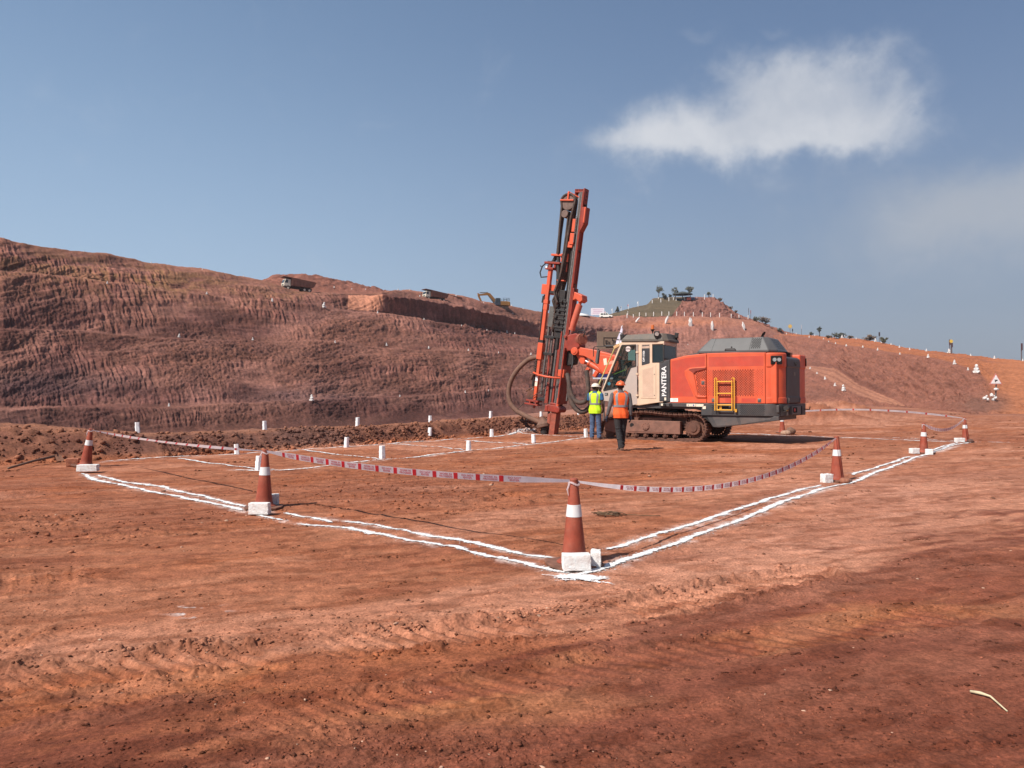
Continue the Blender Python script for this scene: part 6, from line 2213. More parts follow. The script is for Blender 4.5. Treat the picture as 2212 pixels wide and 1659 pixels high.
# hose sheaves and the hanging hose loop
hs = part('hose_sheave', MB().cyl(U(8.13, 0.40, -0.12), U(8.13, 0.40, 0.17), 0.27, n=36), mat('dusty sheave', (0.16, 0.105, 0.085), 0.85, var=0.25, scale=9), mast, bevel=0.01)
part('hose_sheave', MB().cyl(U(7.72, 0.47, -0.10), U(7.72, 0.47, 0.20), 0.135, n=28), MATS['dusty sheave'], mast, bevel=0.01)
m = MB()
mbox(m, 8.17, 8.22, 0.16, 0.70, 0.17, 0.23)
mbox(m, 8.20, 8.50, 0.37, 0.43, 0.17, 0.22)
m.bar(U(8.48, 0.40, 0.17), U(8.30, 0.0, 0.0), 0.05, 0.04)
part('sheave_bracket', m, RED, mast, bevel=0.006)
m = MB()
for k in range(5):
    w = -0.10 + 0.068 * k
    pts = [U(6.32, 0.69 - 0.035 * k, w)]
    pts += [U(7.2, 0.685 - 0.02 * k, w), U(8.0, 0.67 - 0.01 * k, w)]
    for a in np.linspace(10, 170, 9):
        pts.append(U(8.13 + 0.29 * math.sin(R(a)), 0.40 + 0.29 * math.cos(R(a)), w))
    pts += [U(7.6, 0.16 + 0.012 * k, w), U(6.5, 0.17 + 0.02 * k, w), U(5.5, 0.20 + 0.03 * k, w + 0.06), U(4.95, 0.26 + 0.05 * k, w + 0.10), U(4.6, 0.36 - 0.02 * k, w + 0.12), U(4.45, 0.34, 0.15)]
    m.tube(pts, 0.042, 8)
for k in range(3):
    w = 0.11 + 0.03 * k
    pts = [U(6.30, 0.58 + .04 * k, w - .1), U(7.1, 0.58 + 0.03 * k, w - .05), U(7.7, 0.58 + 0.02 * k, w - .05), U(7.86, 0.50, w - .05), U(7.80, 0.36, w - 0.05), U(7.0, 0.27 + 0.03 * k, w), U(5.6, 0.29 + 0.03 * k, w), U(5.1, 0.27 + 0.05 * k, w), U(4.65, 0.45 + 0.05 * k, w), U(4.3, 0.40, w), U(3.9, 0.30 + 0.06 * k, w), U(3.55, 0.42, w)]
    m.tube(pts, 0.026, 7)
part('hose_bundle', m, HOSE, mast, smooth=True)
m = MB()
m.tube([U(6.30, 0.68, 0.0), U(6.05, 0.80, 0.0), U(5.88, 0.95, 0.02), U(5.75, 0.98, .02)], [0.07, 0.07, 0.06, 0.03], 10)
m.tube([U(6.28, 0.60, 0.05), U(5.8, 0.50, 0.1), U(5.5, 0.45, 0.1), U(5.1, 0.42, 0.1), U(4.6, 0.50, 0.1)], [0.06, 0.075, 0.085, 0.085, 0.05], 10)
m.tube([U(6.02, 0.62, 0.1), U(6.03, 0.95, 0.12), U(5.85, 1.15, 0.14), U(5.62, 1.22, 0.14), U(5.45, 1.15, 0.14), U(5.48, 0.95, 0.12), U(5.52, 0.80, 0.1)], 0.024, 7)
m.tube([U(5.82, 1.17, 0.14), U(5.86, 1.24, 0.14)], 0.018, 6)
part('looped_hose', m, BLACK, mast, smooth=True)
m = MB()
mbox(m, 6.24, 6.31, 0.40, 0.84, -0.10, 0.16)
mbox(m, 6.05, 6.34, 0.18, 0.46, -0.05, 0.10)
mbox(m, 5.36, 5.40, 0.16, 0.46, 0.05, 0.20)
mbox(m, 6.60, 6.66, 0.24, 0.38, 0.05, 0.12)
part('hose_bracket', m, RED, mast, bevel=0.006)
# rotation head and drifter
m = MB()
mbox(m, 3.60, 4.75, 0.02, 0.34, -0.16, 0.16)
mbox(m, 4.75, 5.05, 0.08, 0.40, -0.12, 0.14)
mbox(m, 3.35, 3.60, 0.08, 0.36, -0.10, 0.10)
for k in range(7):
    mbox(m, 3.7 + 0.15 * k, 3.76 + 0.15 * k, -0.02, 0.38, -0.17, 0.18)
for (u, v, r) in ((4.5, 0.30, .06), (4.3, 0.22, .05), (4.1, 0.32, .06), (4.65, 0.15, .05), (3.9, 0.2, .06)):
    m.cyl(U(u, v, 0.15), U(u, v, 0.24), r, n=10)
dr = part('drifter', m, BLACK, mast, bevel=0.012)
m = MB()
mbox(m, 3.72, 4.45, 0.44, 0.62, 0.02, 0.18)
for k in range(6):
    mbox(m, 3.8 + 0.1 * k, 3.85 + 0.1 * k, 0.40, 0.45, 0.04, 0.19)
part('valve_block', m, mat('grey valve', (0.105, 0.098, 0.088), 0.6, var=0.2), dr, bevel=0.006)
dl = part('drill_rod', MB().cyl(U(-0.05, 0.22, 0.03), U(3.45, 0.22, 0.03), 0.048, n=14), STEEL, mast, smooth=True)
part('rod_coupling', MB().cyl(U(2.95, 0.22, 0.03), U(3.35, 0.22, 0.03), 0.070, n=14), BLACK, mast, smooth=True)
m = MB()
for (v, w, u0, u1) in ((0.46, 0.02, 1.15, 5.0), (0.56, -0.10, 1.2, 4.9), (0.40, -0.14, 1.1, 5.2), (0.62, 0.06, 1.3, 3.9)):
    m.cyl(U(u0, v, w), U(u1, v, w), 0.040, n=12)
part('rod_magazine', m, STEEL, mast, smooth=True)
m = MB()
for u in (1.05, 2.7, 3.3, 4.9):
    mbox(m, u, u + 0.10, 0.34, 0.74, -0.18, 0.12)
part('magazine_plate', m, BLACK, mast, bevel=0.01)
m = MB()
mbox(m, 1.05, 2.95, 0.06, 0.13, 0.06, 0.12)
mbox(m, 1.9, 3.6, 0.00, 0.05, 0.14, 0.17)
mprism(m, [(0.36, 2.3), (0.44, 2.75), (0.47, 2.3), (0.42, 1.9)], 0.10, 0.14)
mprism(m, [(0.26, 1.0), (0.30, 1.7), (0.38, 1.75), (0.40, 1.0)], 0.08, 0.14)
part('red_guard', m, REDM, mast, bevel=0.006)
# rod handling arm: square orange column with sleeve and plates
m = MB()
mbox(m, 3.05, 5.75, 0.755, 0.885, 0.02, 0.16)
arm = part('rod_arm', m, RED, mast, bevel=0.010)
m = MB()
mbox(m, 2.52, 3.12, 0.72, 0.92, -0.02, 0.20)
mbox(m, 2.58, 3.06, 0.90, 0.95, 0.0, 0.16)
part('arm_sleeve', m, RED, arm, bevel=0.012)
m = MB()
mbox(m, 3.12, 3.22, 0.74, 0.90, 0.0, 0.18)
part('sleeve_collar', m, BLACK, arm)
m = MB()
mbox(m, 1.05, 2.55, 0.765, 0.88, 0.03, 0.15)
lo = part('lower_column', m, RED, arm, bevel=0.010)
m = MB()
mbox(m, 1.72, 1.90, 0.772, 0.873, 0.151, 0.154)
part('warning_decal', m, WHITE, arm)
m = MB()
mbox(m, 1.55, 1.70, 0.772, 0.873, 0.151, 0.154)
part('warning_decal', m, DECAL, arm)
m = MB()
mbox(m, 4.52, 4.66, 0.73, 0.91, 0.0, 0.18)
mbox(m, 4.30, 4.50, 0.74, 0.90, 0.0, 0.17)
part('arm_collar', m, RED, arm, bevel=0.008)
m = MB()
mbox(m, 5.74, 5.82, 0.66, 0.98, -0.04, 0.22)
mbox(m, 5.95, 6.02, 0.42, 1.06, -0.04, 0.20)
mbox(m, 5.80, 5.97, 0.80, 0.90, 0.0, 0.16)
mbox(m, 5.80, 5.97, 0.60, 0.68, -0.02, 0.16)
mbox(m, 5.70, 6.0, 0.18, 0.62, -0.02, 0.08)
part('arm_head', m, REDM, arm, bevel=0.008)
part('head_lamp', MB().cyl(U(5.82, 0.93, 0.20), U(5.82, 0.93, 0.23), 0.04, n=12), WHITE, arm)
m = MB()
mbox(m, 4.86, 5.22, 0.86, 1.10, 0.02, 0.10)
mbox(m, 4.86, 5.22, 0.56, 0.76, -0.06, 0.06)
part('arm_box', m, RED, arm, bevel=0.006)
m = MB()
m.cyl(U(2.2, 1.02, 0.0), U(4.85, 1.00, 0.0), 0.030, n=10)
m.cyl(U(4.55, 1.0, 0.02), U(4.80, 0.98, 0.02), 0.075, n=12)
m.cyl(U(1.5, 1.03, 0.02), U(2.3, 1.02, 0.02), 0.045, n=10)
part('arm_cylinder', m, BLACK, arm, smooth=True)
m = MB()
for k in range(7):
    m.cyl(U(2.0 + 0.09 * k, 0.95, 0.10), U(2.05 + 0.09 * k, 0.95, 0.10), 0.05, n=10)
part('hose_spring', m, HOSE, arm)
m = MB()
mbox(m, 0.98, 1.04, 0.62, 1.12, -0.08, 0.24)
mbox(m, 0.86, 0.91, 0.60, 1.16, -0.08, 0.26)
mbox(m, 0.90, 1.02, 0.92, 0.97, 0.0, 0.24)
mbox(m, 0.90, 1.02, 0.68, 0.73, 0.0, 0.24)
m.ball(U(0.80, 0.82, 0.10), 0.05)
part('arm_foot', m, REDM, arm, bevel=0.008)
m = MB()
mbox(m, 1.10, 1.35, 0.95, 1.20, -0.05, 0.05)
m.cyl(U(1.75, 1.12, 0.05), U(1.95, 1.05, 0.05), 0.06, n=10)
m.tube([U(1.30, 1.30, 0), U(1.42, 1.10, .05), U(1.5, 0.95, .05)], 0.03, 7)
part('gripper', m, MUD, arm)
# guard hoop round the lower mast
m = MB()
hoop = [U(2.03, 0.98, 0.10), U(2.02, 0.94, 0.22), U(1.98, 0.6, 0.42), U(1.96, 0.3, 0.46), U(1.96, 0.0, 0.42), U(1.97, -0.2, 0.26)]
m.tube(hoop, 0.035, 10)
m.tube([U(2.03, 0.98, 0.10), U(2.05, 0.92, -0.2), U(2.0, 0.3, -0.42), U(1.97, -0.2, -0.26)], 0.03, 8)
part('guard_hoop', m, RED, mast, smooth=True)
m = MB()
mbox(m, 2.0, 2.28, -0.34, -0.20, 0.14, 0.30)
mbox(m, 2.02, 2.26, -0.20, -0.05, 0.16, 0.22)
part('hoop_bracket', m, RED, mast, bevel=0.01)
# cradle and plates behind the mast
m = MB()
mbox(m, 1.05, 3.05, -0.28, -0.23, -0.32, 0.34)
mbox(m, 1.20, 2.95, -0.23, -0.18, -0.20, 0.20)
cr = part('mast_cradle', m, REDM, mast, bevel=0.015)
m = MB()
mbox(m, 3.05, 5.15, -0.25, -0.20, -0.18, 0.15)
part('cradle_plate', m, REDM, mast, bevel=0.01)
m = MB()
mbox(m, 1.20, 1.80, -0.50, -0.46, 0.06, 0.14)
part('reflector_strip', m, STEEL, mast)
m = MB()
mbox(m, 1.0, 2.1, -0.23, -0.16, 0.12, 0.22)
m.cyl(U(0.95, -0.18, 0.16), U(1.25, -0.18, 0.16), 0.06, n=10)
part('cradle_slide', m, RED, mast, bevel=0.008)
m = MB()
mprism(m, [(-0.28, 4.72), (-0.30, 5.02), (-0.62, 4.92), (-0.66, 4.75), (-0.55, 4.66), (-0.40, 4.78)], -0.20, 0.20)
part('cylinder_bracket', m, RED, mast, bevel=0.015)
ct, cb = U(4.72, -0.52, 0.05), Vector((3.40, 0.02, 3.50))
d_ = cb - ct
m = MB().cyl(ct + d_ * 0.10, ct + d_ * 0.80, 0.115, n=22)
m.cyl(ct + d_ * 0.76, ct + d_ * 0.82, 0.135, n=22)
m.cyl(ct, ct + d_ * 0.12, 0.06, n=14)
part('tilt_cylinder', m, mat('sunfaded red', (0.56, 0.115, 0.065), 0.5, var=0.12, dust=0.3, dustcol=(0.4, 0.16, 0.1)), mast, smooth=True)
part('tilt_rod', MB().cyl(ct + d_ * 0.80, cb, 0.055, n=16), CHROME, mast, smooth=True)
# centraliser, foot and dust hood
m = MB()
mbox(m, 0.74, 0.98, -0.24, 0.24, -0.22, 0.22)
mbox(m, 0.98, 1.06, -0.10, 0.16, -0.16, 0.16)
m.cyl(U(0.85, -0.22, -0.24), U(0.85, -0.22, 0.28), 0.11, n=18)
mbox(m, 0.72, 0.95, 0.18, 0.30, 0.0, 0.24)
part('rod_centraliser', m, REDM, mast, bevel=0.02)
m = MB()
mbox(m, -0.12, 0.78, -0.16, 0.06, -0.16, 0.16)
mprism(m, [(0.06, 0.28), (0.17, 0.33), (0.20, 0.62), (0.06, 0.70)], -0.16, 0.17)
part('mast_foot', m, mat('worn red foot', (0.30, 0.065, 0.036), 0.65, var=0.3, dust=0.55, dustcol=(0.20, 0.08, 0.05), dscale=5), mast, bevel=0.012)
m = MB().lathe([(0.16, -0.02), (0.25, 0.0), (0.26, 0.10), (0.22, 0.15), (0.14, 0.22), (0.10, 0.32), (0.10, 0.36)], (0, 0, 0), 24, Matrix.Translation(U(0.14, 0.34, 0.05)) @ Matrix.Rotation(R(14), 4, 'Y'))
part('dust_hood', m, BHOSE, mast, smooth=True)
part('hood_skirt', MB().cyl(U(-0.10, 0.30, 0.04), U(0.14, 0.30, 0.04), 0.15, n=18), BLACK, mast)

def ribbed(pts, r, n=90, rib=0.010, k=12, twist=2):
    """corrugated hose through control points (Catmull-Rom)"""
    p = [Vector(q) for q in pts]
    p = [p[0] * 2 - p[1]] + p + [p[-1] * 2 - p[-2]]
    out = []
    segs = len(p) - 3
    for i in range(n + 1):
        t = i / n * segs
        j = min(int(t), segs - 1)
        t -= j
        a, b, c, d = p[j:j + 4]
        out.append(0.5 * ((2 * b) + (c - a) * t + (2 * a - 5 * b + 4 * c - d) * t * t + (3 * b - a - 3 * c + d) * t ** 3))
    rad = [r + rib * (1 if i % 2 else -1) for i in range(n + 1)]
    return MB().tube(out, rad, k)
m = ribbed([U(2.60, 0.93, 0.05), (5.05, 0.05, 2.72), (5.45, 0.12, 2.40), (5.75, 0.15, 1.98), (5.87, 0.15, 1.55), (5.80, 0.15, 1.15), (5.55, 0.12, 0.86), (5.15, 0.08, 0.66), (4.80, 0.05, 0.52), (4.55, 0.03, 0.43)], 0.088, 170, 0.007, 14)
part('suction_hose', m, BHOSE, smooth='all')
m = MB().tube([U(1.55, 0.35, 0.2), (4.9, 0.2, 1.32), (5.55, 0.15, 0.88)], 0.014, 6)
part('support_rope', m, HOSE)
for k, (pts, r) in enumerate((([U(2.15, -0.42, 0.20), (3.26, 0.32, 1.90), (3.18, 0.34, 1.55), (3.04, 0.34, 1.28), (2.85, 0.34, 1.17), (2.62, 0.30, 1.22), (2.52, 0.28, 1.55), (2.56, 0.25, 1.95), (2.62, 0.22, 2.28)], 0.078),
                             ([U(1.9, -0.46, 0.05), (3.36, 0.1, 1.50), (3.24, 0.12, 1.15), (3.05, 0.12, 0.92), (2.82, 0.1, 0.84), (2.58, 0.1, 0.98), (2.40, 0.05, 1.25), (2.28, 0.0, 1.6), (2.2, -0.05, 1.95)], 0.085))):
    part('dust_hose', ribbed(pts, r, 90, 0.006, 12), HOSE, smooth='all')
    m = MB()
part('hose_sleeve', ribbed([U(3.05, -0.46, 0.10), (3.16, 0.2, 2.6), (3.16, 0.3, 2.35)], 0.03, 10, 0.0, 8), BLACK, smooth='all')

# ------------------------------------------------------------------ people
SKIN = mat('dark brown skin', (0.060, 0.028, 0.018), 0.55, var=0.1, scale=8)
HAIR = mat('black hair', (0.012, 0.010, 0.010), 0.7)

def limb(m, pts, rad, n=12):
    """tapered limb with rounded ends"""
    p = [Vector(q) for q in pts]
    m.tube(p, rad, n)
    m.ball(p[0], rad[0] * 0.98, n, 8)
    m.ball(p[-1], rad[-1] * 0.98, n, 8)

TORSO = [(0.84, .150, .112), (0.90, .166, .118), (0.97, .162, .115), (1.06, .150, .110), (1.16, .160, .116), (1.26, .178, .122), (1.34, .186, .116), (1.40, .165, .098), (1.44, .105, .080), (1.47, .066, .066)]
def tsec(z):
    zs = [t[0] for t in TORSO]
    return float(np.interp(z, zs, [t[1] for t in TORSO])), float(np.interp(z, zs, [t[2] for t in TORSO]))

def torso_rings(z0, z1, grow, n=28, steps=14, cx=lambda z: 0.0, cy=lambda z: 0.0):
    rs = []
    for i in range(steps + 1):
        z = z0 + (z1 - z0) * i / steps
        a, b = tsec(z)
        a += grow
        b += grow
        ring = []
        for k in range(n):
            t = 2 * math.pi * k / n
            c, s = math.cos(t), math.sin(t)
            e = 0.82
            ring.append((cx(z) + a * math.copysign(abs(c) ** e, c), cy(z) + b * math.copysign(abs(s) ** e, s), z))
        rs.append(ring)
    return rs

def hand(m, wrist, d, palm_n, curl=0.5, size=1.0, thumb_side=1):
    """palm, four bent fingers and a thumb; d = pointing direction, palm_n = palm normal"""
    d = Vector(d).normalized()
    pn = Vector(palm_n)
    pn = (pn - d * pn.dot(d)).normalized()
    a = d.cross(pn).normalized() * thumb_side
    w = Vector(wrist)
    pc = w + d * 0.045 * size
    m.tube([w, w + d * 0.03 * size, w + d * 0.085 * size], [0.024 * size, 0.034 * size, 0.036 * size], 10)
    for k, L in enumerate((0.072, 0.080, 0.074, 0.058)):
        o = w + d * 0.082 * size + a * (0.027 - 0.018 * k) * size
        p = [o]
        dirn = d.copy()
        for j, fr in enumerate((0.45, 0.32, 0.23)):
            ang = curl * (0.5 + 0.45 * j) + 0.05 * k
            dirn = (d * math.cos(ang) + pn * math.sin(ang)).normalized()
            p.append(p[-1] + dirn * L * fr * size)
        m.tube(p, [0.0098 * size, 0.0094 * size, 0.0086 * size, 0.0072 * size], 8)
        m.ball(p[-1], 0.0074 * size, 8, 6)
    o = w + d * 0.03 * size + a * 0.028 * size
    t1 = o + (a * 0.7 + d * 0.6 + pn * 0.25).normalized() * 0.038 * size
    t2 = t1 + (a * 0.15 + d * 0.8 + pn * 0.5).normalized() * 0.030 * size
    m.tube([o, t1, t2], [0.013 * size, 0.0105 * size, 0.0088 * size], 8)
    m.ball(t2, 0.009 * size, 8, 6)

def head(m, c, yaw=0.0, pitch=0.0):
    c = Vector(c)
    M = Matrix.Translation(c) @ Matrix.Rotation(yaw, 4, 'Z') @ Matrix.Rotation(pitch, 4, 'X')
    m.ball((0, -0.005, 0.02), (0.077, 0.096, 0.100), 20, 14, M)
    m.ball((0, 0.030, -0.055), (0.056, 0.062, 0.060), 16, 10, M)
    m.add(*_tube((0, 0.085, 0.025), (0, 0.110, -0.020), 0.011, 0.017), M)
    m.ball((0, 0.084, -0.055), (0.026, 0.012, 0.011), 10, 6, M)
    for s in (-1, 1):
        m.ball((s * 0.080, -0.008, 0.0), (0.012, 0.024, 0.033), 10, 8, M)
        m.ball((s * 0.032, 0.080, 0.022), (0.016, 0.012, 0.010), 10, 6, M)
        m.ball((s * 0.032, 0.078, 0.042), (0.022, 0.012, 0.006), 10, 6, M)
    return M

def _tube(p0, p1, r0, r1):
    q = MB().tube([p0, p1], [r0, r1], 8)
    return q.v, q.f

def eyes(root, M, name_mat):
    w = mat('eye white', (0.7, 0.68, 0.64), 0.3, var=0.02)
    for s in (-1, 1):
        MB().ball((s * 0.032, 0.087, 0.020), (0.010, 0.007, 0.006), 10, 6, M).build('eye', w, root, smooth='all')

def helmet(root, M, col_mat, brimmat=None):
    m = MB()
    rs = []
    for j in range(11):
        t = j / 10
        a = t * math.pi / 2
        r = math.cos(a)
        rs.append([(0.112 * r * math.cos(q), -0.002 + 0.132 * r * math.sin(q), 0.045 + 0.098 * math.sin(a)) for q in np.linspace(0, 2 * math.pi, 33)[:-1]])
    rs[-1] = [(0.004 * math.cos(q), 0.004 * math.sin(q), 0.143) for q in np.linspace(0, 2 * math.pi, 33)[:-1]]
    m.rings(rs)
    brim = []
    for (k, z) in ((1.0, 0.052), (1.05, 0.044), (1.0, 0.036), (0.93, 0.040)):
        ring = []
        for q in np.linspace(0, 2 * math.pi, 33)[:-1]:
            f = max(0.0, math.sin(q)) ** 3
            ex = 0.010 + 0.045 * f
            ring.append(((0.112 + ex) * k * math.cos(q), -0.002 + (0.132 + ex) * k * math.sin(q), z - 0.012 * f))
        brim.append(ring)
    m.rings(brim)
    o = m.build('hard_hat', col_mat, root, smooth=True, angle=50)
    mm = MB()
    for v in list(range(1)):
        pts = [(0.0, -0.002 + 0.134 * math.cos(q), 0.046 + 0.100 * math.sin(q)) for q in np.linspace(0.15, math.pi - 0.15, 14)]
        mm.tube(pts, 0.010, 6)
    v2 = MB().add(mm.v, mm.f, M)
    v2.build('hat_ridge', col_mat, o, smooth='all')
    for v in o.data.vertices:
        v.co = M @ v.co
    return o

def make_person(label, pos, rz, hatmat, vestmat, shirtmat, trousermat, shoemat, stripmat, arms, legs, head_yaw=0.0, glove=None, sleeve_to=1.0, lean=0.0, scale=1.0, headpitch=0.0):
    root = empty('person', pos, rz)
    root.scale = (scale,) * 3
    tag(root, label, 'person')
    # body: one continuous surface
    m = MB()
    m.rings(torso_rings(0.86, 1.465, -0.018))
    m.tube([(0, -0.01, 1.42), (0, 0.005, 1.52)], [0.058, 0.054], 14)
    M = head(m, (0, 0.012, 1.585), head_yaw, headpitch)
    for a in arms:
        sh, el, wr = [Vector(q) for q in a['pts']]
        limb(m, [sh, sh.lerp(el, 0.5), el], [0.046, 0.043, 0.037], 12)
        limb(m, [el, el.lerp(wr, 0.4), wr], [0.036, 0.035, 0.025], 12)
        hand(m, wr, a['d'], a['n'], a.get('curl', 0.5), 1.0, a.get('thumb', 1))
    for L in legs:
        hp, kn, an, dirn = [Vector(q) for q in L]
        limb(m, [hp, hp.lerp(kn, 0.5), kn], [0.080, 0.068, 0.050], 14)
        limb(m, [kn, kn.lerp(an, 0.35), an], [0.048, 0.050, 0.034], 14)
        limb(m, [an + Vector((0, 0, -0.03)), an + dirn * 0.10 + Vector((0, 0, -0.055))], [0.036, 0.030], 10)
    body = m.build('body', SKIN, root, remesh=0.0065)
    eyes(root, M, None)
    h = MB().ball((0, -0.012, 0.025), (0.081, 0.097, 0.098), 18, 12, M)
    hr = h.build('hair', HAIR, root, smooth='all')
    for v in hr.data.vertices:
        q = M.inverted() @ v.co
        if q.y > 0.045 or q.z < -0.035:
            q = Vector((q.x * 0.8, min(q.y, 0.045) * 0.8, max(q.z, -0.03)))
            v.co = M @ q
    helmet(root, M, hatmat)
    # trousers
    m = MB()
    m.rings(torso_rings(0.80, 1.00, 0.002, 24, 5))
    for L in legs:
        hp, kn, an, dirn = [Vector(q) for q in L]
        top = hp + Vector((0, 0, 0.02))
        pts = [top, hp.lerp(kn, 0.45), kn, kn.lerp(an, 0.35), kn.lerp(an, 0.75), an + Vector((0, 0, -0.035))]
        m.tube(pts, [0.098, 0.090, 0.074, 0.075, 0.070, 0.072], 18)
        m.ball(top, 0.098, 16, 10)
        for (t, r, dx) in ((0.30, .012, .03), (0.52, .014, -.03), (0.70, .012, .035), (0.88, .016, 0), (0.95, .014, .03)):
            c = kn.lerp(an, t)
            m.ball(c + Vector((dx, -0.02, 0)), (0.060, 0.058, r), 12, 6)
        for (t, r, dx) in ((0.15, .012, .03), (0.85, .016, -.02), (1.0, .014, .0)):
            c = hp.lerp(kn, t)
            m.ball(c + Vector((dx, -0.03, 0)), (0.066, 0.060, r), 12, 6)
    m.build('trousers', trousermat, root, remesh=0.0085)
    for L in legs:
        hp, kn, an, dirn = [Vector(q) for q in L]
        s = MB()
        f = Vector((an.x, an.y, 0))
        dv = Vector((dirn.x, dirn.y, 0)).normalized()
        sd = Vector((dv.y, -dv.x, 0))
        base = [(-0.075, .036), (-0.05, .046), (0.02, .044), (0.10, .050), (0.16, .044), (0.19, .026)]
        zz = an.z - 0.09
        rings = []
        for (hh, k) in ((0.0, 1.0), (0.025, 1.03), (0.05, 0.95), (0.078, 0.70)):
            rg = [f + dv * (p[0] * (1 if hh < .06 else .62)) + sd * p[1] * k + Vector((0, 0, zz + hh * (1.0 if p[0] < 0.1 else 0.8))) for p in base]
            rg += [f + dv * (p[0] * (1 if hh < .06 else .62)) - sd * p[1] * k + Vector((0, 0, zz + hh * (1.0 if p[0] < 0.1 else 0.8))) for p in reversed(base)]
            rings.append(rg)
        s.rings(rings)
        s.tube([f + Vector((0, 0, zz + 0.05)), f - dv * 0.005 + Vector((0, 0, zz + 0.13))], [0.050, 0.047], 14)
        s.build('boot', shoemat, root, smooth=True, bevel=0.006)
    # shirt: torso and sleeves
    m = MB()
    m.rings(torso_rings(0.92, 1.455, 0.002, 28, 14))
    m.tube([(0, -0.012, 1.43), (0, -0.004, 1.485)], [0.072, 0.064], 16)
    for a in arms:
        sh, el, wr = [Vector(q) for q in a['pts']]
        st = a.get('sleeve', sleeve_to)
        m.ball(sh, 0.064, 14, 10)
        if st >= 0.99:
            m.tube([sh, sh.lerp(el, 0.5), el, el.lerp(wr, 0.3), el.lerp(wr, 0.92)], [0.064, 0.060, 0.053, 0.051, 0.040], 16)
            m.ball(el, 0.053, 14, 8)
            for t in (0.4, 0.65, 0.9):
                m.ball(sh.lerp(el, t), (0.058, 0.058, 0.014), 12, 6)
            for t in (0.25, 0.5):
                m.ball(el.lerp(wr, t), (0.052, 0.052, 0.014), 12, 6)
        else:
            e = sh.lerp(el, st)
            m.tube([sh, sh.lerp(e, 0.5), e], [0.066, 0.064, 0.066], 16)
    m.build('shirt', shirtmat, root, remesh=0.0085)
    # safety vest with reflective strips
    m = MB()
    def fold(rs, amp):
        out = []
        for rg in rs:
            out.append([(p[0], p[1], p[2]) for p in rg])
        return out
    G0 = 0.018
    rr = torso_rings(0.80, 1.43, G0, 44, 22)
    for ri, rg in enumerate(rr):
        for k, p in enumerate(rg):
            z = p[2]
            an = math.atan2(p[1], p[0])
            a = 0.010 * sst(1.2 - z, 0, 0.4) * math.sin(an * 7 + 2 * z * 5) + 0.006 * math.sin(an * 4 + 13 * z)
            k2 = 1 + a / 0.15 + 0.10 * float(sst(1.05 - z, 0, 0.2))
            rg[k] = (p[0] * k2, p[1] * k2, z)
    m.rings(rr)
    for sx in (-1, 1):
        m.tube([(sx * 0.165, 0, 1.385), (sx * 0.10, -0.005, 1.435), (sx * 0.072, -0.01, 1.45)], [0.060, 0.058, 0.048], 14)
    vest = m.build('safety_vest', vestmat, root, remesh=0.0085)
    def surf(an, z, off):
        a, b = tsec(z)
        a += G0
        b += G0
        c, s = math.cos(an), math.sin(an)
        x, y = a * math.copysign(abs(c) ** .82, c), b * math.copysign(abs(s) ** .82, s)
        q = 0.010 * float(sst(1.2 - z, 0, 0.4)) * math.sin(an * 7 + 2 * z * 5) + 0.006 * math.sin(an * 4 + 13 * z)
        k2 = 1 + q / 0.15 + 0.10 * float(sst(1.05 - z, 0, 0.2)) + off / 0.15
        return (x * k2, y * k2, z)
    def band(f, n, off=0.009):
        mm = MB()
        vs = []
        for i in range(n + 1):
            p, q = f(i / n)
            vs += [surf(*p, off), surf(*q, off), surf(*q, off - 0.012), surf(*p, off - 0.012)]
        fs = []
        for i in range(n):
            for k in range(4):
                fs.append((4 * i + k, 4 * i + (k + 1) % 4, 4 * i + 4 + (k + 1) % 4, 4 * i + 4 + k))
        return mm.add(vs, fs)
    zb = 1.10
    band(lambda t: ((2 * math.pi * t, zb - 0.026), (2 * math.pi * t, zb + 0.026)), 60).build('reflective_strip', stripmat, vest, smooth=True)
    for sx in (-1, 1):
        for side in (-1, 1):
            # vertical strips from waist to shoulder, back and front
            c0 = side * (math.pi / 2 - sx * 0.55)
            band(lambda t, c0=c0: ((c0 - 0.16, zb + 0.02 + 0.32 * t), (c0 + 0.16, zb + 0.02 + 0.32 * t)), 14, 0.008).build('reflective_strip', stripmat, vest, smooth=True)
    if glove:
        for a in arms:
            mm = MB()
            wr = Vector(a['pts'][2])
            hand(mm, wr, a['d'], a['n'], a.get('curl', 0.5), 1.10, a.get('thumb', 1))
            mm.build('glove', glove, root, remesh=0.005)
    return root

HAT_W = mat('cream hard hat', (0.72, 0.66, 0.55), 0.35, var=0.05, spec=0.5, dust=0.2, dustcol=(0.5, 0.36, 0.26))
HAT_O = mat('orange hard hat', (0.70, 0.115, 0.025), 0.35, var=0.05, spec=0.5, dust=0.15)
HAT_O2 = mat('amber hard hat', (0.62, 0.20, 0.035), 0.4, var=0.05)
VEST_Y = mat('lime yellow vest', (0.50, 0.80, 0.015), 0.7, var=0.10, scale=7)
VEST_O = mat('orange vest', (0.78, 0.11, 0.018), 0.7, var=0.12, scale=7)
STRIP = mat('grey reflective strip', (0.23, 0.22, 0.225), 0.5, var=0.1, scale=14)
JEANS = mat('blue denim', (0.048, 0.088, 0.165), 0.85, var=0.35, scale=10, dust=0.2, dustcol=(0.20, 0.15, 0.15), dscale=5)
NAVY = mat('blue polo shirt', (0.018, 0.085, 0.19), 0.8, var=0.15, scale=8)
GREYS = mat('grey long sleeved shirt', (0.100, 0.095, 0.098), 0.85, var=0.2, scale=9, dust=0.15, dustcol=(0.2, 0.13, 0.1))
BLKT = mat('charcoal trousers', (0.022, 0.021, 0.022), 0.85, var=0.25, scale=9, dust=0.12, dustcol=(0.12, 0.07, 0.05))
BOOT = mat('dusty brown boot', (0.10, 0.055, 0.038), 0.85, var=0.25, scale=14, dust=0.5, dustcol=(0.24, 0.12, 0.08))
